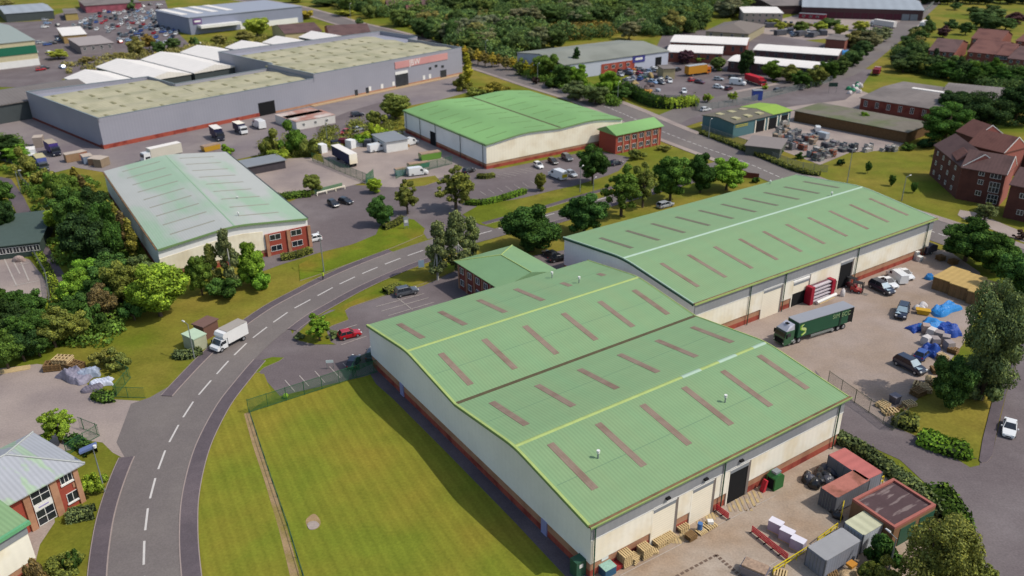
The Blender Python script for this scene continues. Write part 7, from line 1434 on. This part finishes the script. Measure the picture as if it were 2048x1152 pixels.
# goods by the mesh fence at the end of lorry yard
pallet_stack((1765, 812), 3, 'pale pallets leaning at the mesh fence corner, nearer the fence', .6, 2.0, 1.5); pallet_stack((1778, 826), 3, 'pale pallets flat at the mesh fence corner, furthest from the lorry', .2, 2.2, 1.4); g = U(1788, 806); r = thing('wheelie_bin', 'grey bin beside the pallets at the mesh fence corner', 'bin', (g.x, g.y, 0), .5); b = MB(); b.loft([[(-.5, -.5, 0), (.5, -.5, 0), (.5, .5, 0), (-.5, .5, 0)], [(-.65, -.6, 1.3), (.65, -.6, 1.3), (.65, .6, 1.3), (-.65, .6, 1.3)]], mat('bin_grey', c('#5f5a62', .8), .6, .06)); b.build('body', r); box(r, 'lid', -.7, .7, -.65, .65, 1.3, 1.42, mat('bin_lid', c('#77727a', .8), .5))
for i, p in enumerate(((1835, 790), (1848, 782), (1840, 775))): pallet_stack(p, 6 - i, ['heap of broken pallets under the bushy tree, front', 'heap of broken pallets under the bushy tree, middle', 'heap of white tipped pallets under the bushy tree, back'][i], .5 + i, 2.0, 1.6, WOOD if i else WOODD)
# pile in the left yard
for i, (p, n, m) in enumerate((((108, 738), 7, WOODD), ((130, 734), 11, WOOD), ((152, 738), 7, WOODD))): pallet_stack(p, n, ['brown pallets at the western end of the pile in the pale yard', 'tall pallets with a slatted top in the pile in the pale yard', 'scattered pallets behind the slatted ones in the pale yard'][i], .2 - i * .3, 2.7, 2.0, m)
drape('grey scrap heap in the middle of the pile in the pale yard', (152, 756), 2.8, 1.5, 1.7, mat('scrap_grey', c('#8b8694', .8), .5, .35, 2.5), -.5, 60, 'scrap_heap'); drape('bluish scrap heap towards the bush in the pale yard', (174, 750), 2.0, 1.4, 1.6, mat('scrap_blue', c('#9da7b8', .8), .5, .3, 2.5), .3, 61, 'scrap_heap'); drape('white sheeted heap at the eastern end of the pile in the pale yard', (203, 768), 1.7, 1.0, 1.1, mat('scrap_white', c('#c5c9d6', .85), .5, .2, 2.5), .3, 62, 'scrap_heap'); drape('dark low scrap heap in front of the white sheeted one', (185, 779), 1.6, .9, .8, mat('scrap_dark', c('#7b7480', .7), .7, .3, 2.5), .3, 63, 'scrap_heap')
g = U(22, 742); r = thing('timber_stack', 'long pale timbers lying at the edge of the pale yard', 'timber', (g.x, g.y, 0), .35); 
for k in range(4): b = MB(); b.box(-2.8, 2.8, -.6 + .3 * k, -.38 + .3 * k, 0, .22 + .04 * k, WOOD); b.build('beam', r)
# vans yard goods
def skip(p, L, W_, h, col, rz, label):
    g = U(*p); r = thing('skip', label, 'skip', (g.x, g.y, 0), rz); b = MB(); b.exty([(-L / 2 + .3, .1), (L / 2 - .3, .1), (L / 2, h), (-L / 2, h)], -W_ / 2, W_ / 2, PAINT); b.build('body', r, col=col); box(r, 'contents', -L / 2 + .15, L / 2 - .15, -W_ / 2 + .12, W_ / 2 - .12, h - .02, h + .25, mat('skip_rubble', c('#a88e78', .8), .9, .4, 3)); return r
skip((860, 318), 6.5, 2.4, 1.9, c('#6a9a38', .8), .5, 'large lime green skip full of timber by the bright green warehouse'); skip((828, 338), 3.6, 2, 1.6, c('#7d8a50', .8), .5, 'olive skip behind the fence next to the white skip'); skip((801, 350), 3.2, 2, 1.7, c('#9ab0b8', .8), .5, 'pale blue white skip at the gate of the vans yard'); skip((846, 334), 3.6, 1.8, 1.3, c('#4f8a72', .8), .5, 'teal skip between the olive and the lime green ones'); skip((422, 300), 5.5, 2.4, 1.5, c('#c39628', .8), .8, 'yellow skip beside the long white lorry')
lump('timber_heap', 'big brown heap of broken timber by the white hut', 'timber heap', (782, 296), 4.0, 2.5, 2.2, mat('heap_brown', c('#8c6d40', .75), .95, .5, 2.5), 70, .3, None, .6)
unit('hut', 'white rendered hut wall behind the brown timber heap', 'hut', (772, 285), (806, 275), (760, 268), 3.2, .1, WHITE, GREYP, 'flat')
for i, (p, cl_, lb) in enumerate((((672, 294), 'navy', 'blue crate stack behind the navy trailer'), ((686, 292), 'maroon', 'dark red crate stack behind the navy trailer'), ((702, 296), 'white', 'white stack of goods behind the navy trailer'), ((716, 293), 'silver', 'pale stack of goods beside the white one'), ((738, 293), 'grey', 'grey machine next to the white van in the vans yard'), ((645, 305), 'white', 'white drum by the end of the tall green fence'))): g = U(*p); r = thing('goods_stack', lb, 'goods', (g.x, g.y, 0), .5 + i); o = box(r, 'load', -1.3, 1.3, -1, 1, .12, 2.0 + .3 * (i % 3), OCOL); o.color = (*CC[cl_], 1); box(r, 'pallet', -1.3, 1.3, -1, 1, 0, .12, WOOD)
unit('container_store', 'row of dark stored goods with pale roof by the empty yard', 'store', (492, 335), (565, 318), (485, 322), 2.4, .1, mat('store_dark', c('#4a4448', .8), .8, .2), GREYP, 'flat')
# yard NW goods
for i, (p, h, m_) in enumerate((((145, 322), 2.4, c('#a08060', .8)), ((160, 318), 2.2, c('#9a6a54', .8)), ((205, 332), 2.4, c('#93806a', .8)), ((192, 328), 2, c('#7b6250', .8)), ((80, 292), 3.0, c('#a39488', .8)), ((176, 325), 2.2, c('#7f8ca0', .8)))): g = U(*p); r = thing('goods_stack', ['tan pallet load in the corner yard of the parapet warehouse, nearer the purple lorry', 'reddish pallet load in the corner yard of the parapet warehouse', 'pale topped pallet load nearest the roof of the pale roofed unit', 'brown pallet load beside the pale topped one', 'beige cabin in the corner yard near the parapet wall', 'blue grey drum stack between the reddish and the brown loads'][i], 'goods', (g.x, g.y, 0), .7 + i * .3); o = box(r, 'load', -1.8, 1.8, -1.3, 1.3, .12, h, OCOL); o.color = (*m_, 1); box(r, 'top_sheet', -1.85, 1.85, -1.35, 1.35, h, h + .1, mat('pale_sheet', c('#c0b0a0', .8), .8, .1)); box(r, 'pallet', -1.7, 1.7, -1.2, 1.2, 0, .12, WOOD)
for i, p in enumerate(((108, 366), (120, 363), (116, 374), (124, 370))): lump('bulk_bag', 'white bulk bag in the heap beside the leafy belt', 'bulk bag', p, 1.1, 1.0, 1.1, WBAG, i + 80, i, 'white bulk bags beside the leafy belt')
unit('bin_store', 'flat dark green roof with small white marks beyond the western fence', 'store', (-60, 500), (62, 500), (-60, 440), 3.0, .1, mat('green_felt_wall', c('#3e4c46', .8)), mat('green_felt', c('#4d5c55', .8), .9, .1), 'flat', wins=10)
lump('metal_heap', 'pale heap with yellow item in the small western yard', 'scrap heap', (38, 522), 1.6, 1.0, 1.0, mat('heap_pale', c('#b09a90', .8), .8, .3, 2), 91)
# right compounds goods
rr = random.Random(21)
GC = ['#8b8488', '#a59a94', '#6b6a72', '#b09880', '#9c5c48', '#7d8590', '#5f5a5e', '#c0b8b0']
for i in range(58):
    t = rr.random(); x = rr.uniform(1552, 1672) if i < 46 else rr.uniform(1672, 1790); y = (250 + (x - 1560) * .35 + rr.uniform(0, 50)) if i < 46 else rr.uniform(292, 304)
    g = U(x, y); r = thing('scaffold_stack', 'stack of scaffold boards and frames crowded in the compound', 'scaffold stack', (g.x, g.y, 0), .5 + rr.choice([0, 1.57]), 'scaffold stacks in the compound'); L = rr.uniform(1.5, 3.4); h = rr.uniform(.8, 2.4); cl_ = c(rr.choice(GC), .75)
    for k in range(int(h / .35)): o = box(r, 'board_layer', -L / 2 + rr.uniform(-.2, .2), L / 2 + rr.uniform(-.2, .2), -.7, .7, k * .35, k * .35 + .22, OCOL); o.color = (*cl_, 1)
    for s_ in (-1, 1): box(r, 'frame_post', s_ * L * .4 - .05, s_ * L * .4 + .05, -.75, .75, 0, h, STEEL)
for i in range(16):
    x = rr.uniform(1240, 1320); y = rr.uniform(135, 185); lump('scrap_heap', 'small heap of vehicle scrap in the breakers compound', 'scrap heap', (x, y), rr.uniform(1, 2), rr.uniform(.8, 1.5), rr.uniform(.8, 1.6), mat('scrap_%d' % (i % 5), c(['#a08a5c', '#7c7478', '#9aa0a8', '#6a5a58', '#b7a894'][i % 5], .8), .8, .5, 2), i + 100, rr.uniform(0, 3), 'scrap heaps in the breakers compound', .5)
lump('scrap_heap', 'orange brown digger like scrap near the compound hedge', 'scrap heap', (1293, 186), 3.5, 1.4, 1.6, mat('scrap_orange', c('#b5803c', .8), .8, .4, 2), 130, .3, None, .5)
unit('gatehouse', 'buff block gatehouse beside the trade warehouse doorway', 'gatehouse', (1327, 138), (1348, 136), (1322, 131), 4.2, .1, mat('buff_block', c('#b0a27c', .8)), TILEM, 'flat')
g = U(1513, 200); r = thing('bin', 'large blue bin at the compound palings', 'bin', (g.x, g.y, 0), 0); box(r, 'body', -1.7, 1.7, -1.2, 1.2, .1, 3.6, mat('bin_blue', c('#3c52a0', .8), .6, .06)); box(r, 'lid', -1.8, 1.8, -1.3, 1.3, 3.6, 3.75, GREYP)
for i in range(12):
    x, y = rr.uniform(1695, 1728), rr.uniform(170, 188); lump('bulk_bag', 'wrapped bag heaped by the corner of the low brick unit', 'bulk bag', (x, y), 1.1, .9, 1.1, WBAG if i % 3 else mat('green_wrap', c('#2a8a5c', .8), .6, .2, 1), i + 150, i, 'white and green bags by the low brick unit')
for i, (x, y) in enumerate(((1540, 55), (1560, 70), (1600, 72), (1625, 74), (1580, 66), (1645, 70))): g = U(x, y); r = thing('goods_stack', 'dark stack of stored goods behind the white roofed units', 'goods', (g.x, g.y, 0), .3 * i, 'dark goods behind the white roofed units'); box(r, 'load', -3, 3, -1.6, 1.6, .2, 2.6, mat('dark_goods', c('#5a5a60', .8), .8, .3)); box(r, 'pallet', -3, 3, -1.5, 1.5, 0, .2, WOODD)
drape('blue tarpaulin at the eastern end of the white roofed unit', (1690, 108), 2.4, 1.8, 2.2, BTARP, 0, 8); drape('long blue tarpaulin between the two white roofed units', (1522, 112), 5, 1.8, 2.6, BTARP, .1, 9)
# front yard: dark car part view, bin, junk at bottom
skip((1508, 1150), 3.0, 1.8, 1.2, c('#6a6670', .8), -.6, 'grey metal cart with white tube below the yellow rail'); lump('metal_heap', 'cardboard and plastic waste below the grey container', 'scrap heap', (1690, 1150), 1.6, 1.0, .9, mat('waste_mix', c('#b59a74', .85), .6, .5, 3), 180, .4, None, .5)
g = U(1700, 1143); r = thing('tote_box', 'orange flat box on the waste below the grey container', 'box', (g.x, g.y, .9), .6); box(r, 'body', -.5, .5, -.4, .4, 0, .3, mat('tote_orange', c('#c98a34', .85))); box(r, 'lid', -.52, .52, -.42, .42, .3, .34, mat('tote_orange', c('#c98a34', .85)))
for i, (p, n, L, lb) in enumerate((((1818, 812), 4, 1.8, 'grey old pallets beside the bin at the mesh fence corner'), ((1800, 822), 2, 2.2, 'long flat pallets in front of the bin at the mesh fence corner'), ((1858, 768), 7, 1.6, 'pallets stacked tight against the bushy tree'), ((1870, 745), 5, 1.6, 'dull pallets behind the pale screened car'), ((1884, 720), 6, 1.6, 'grey pallets behind the blue cover'), ((1905, 705), 5, 1.6, 'pallets under the edge of the tall grey green tree'), ((1560, 1152), 3, 1.4, 'flat pallets behind the grey metal cart'), ((1665, 1152), 2, 1.3, 'pallet lying beside the waste below the grey container'))): pallet_stack(p, n, lb, .3 + .4 * i, L, 1.3, WOODD if i % 2 else WOOD)
# ------------------------------------------------------------------ light, sky, camera
SUN_AZ, SUN_EL = 101.0, 52.0
s = math.radians(SUN_AZ); e = math.radians(SUN_EL); sd = Vector((math.sin(s) * math.cos(e), math.cos(s) * math.cos(e), math.sin(e)))
ld = bpy.data.lights.new('sun', 'SUN'); ld.energy = 3.25; ld.angle = math.radians(.5); ld.color = (1, .95, .87); so = bpy.data.objects.new('sun', ld); COL.objects.link(so); so.rotation_euler = sd.to_track_quat('Z', 'Y').to_euler(); so.location = (0, 0, 200)
w = bpy.data.worlds.new('World'); scn.world = w; w.use_nodes = True; nt = w.node_tree; nt.nodes.clear(); sk = nt.nodes.new('ShaderNodeTexSky'); sk.sky_type = 'NISHITA'; sk.sun_disc = False; sk.sun_elevation = e; sk.sun_rotation = s; sk.air_density = 1.2; sk.dust_density = 2.0
bg = nt.nodes.new('ShaderNodeBackground'); bg.inputs[1].default_value = .15; ow = nt.nodes.new('ShaderNodeOutputWorld'); nt.links.new(sk.outputs[0], bg.inputs[0]); nt.links.new(bg.outputs[0], ow.inputs[0])
cd = bpy.data.cameras.new('camera'); cd.sensor_width = 36; cd.sensor_fit = 'HORIZONTAL'; cd.lens = F / 2048 * 36; cd.clip_end = 5000; cd.clip_start = 1
cam = bpy.data.objects.new('camera', cd); COL.objects.link(cam)
R = Vector((CR, 0, 0)); 
right0, up0, back0 = Vector((1, 0, 0)), Vector((0, ST, CT)), Vector((0, -CT, ST))
# image x axis in the world: ray for pixel x mixes CR, SR
xr = right0 * CR + up0 * SR; yr = -right0 * SR + up0 * CR
Mc = Matrix((xr, yr, back0)).transposed().to_4x4(); cam.matrix_world = Matrix.Translation((0, 0, H)) @ Mc
cd.dof.use_dof = True; cd.dof.focus_distance = 108; cd.dof.aperture_fstop = cd.lens / 260.0
scn.camera = cam
scn.view_settings.view_transform = 'Standard'; scn.view_settings.look = 'None'; scn.view_settings.exposure = 0; scn.view_settings.gamma = 1
scn.cycles.max_bounces = 5; scn.cycles.diffuse_bounces = 2; scn.cycles.glossy_bounces = 2; scn.cycles.transmission_bounces = 2; scn.cycles.use_denoising = True
# unused prototypes are removed
for nm in [o.name for o in bpy.data.objects if o.parent is None and o.get('label') in ('tree', 'car', 'van') and o.name not in USED]:
    o = bpy.data.objects[nm]; rem = [g for ch in o.children for g in ch.children] + list(o.children) + [o]
    for q in rem: bpy.data.objects.remove(q)
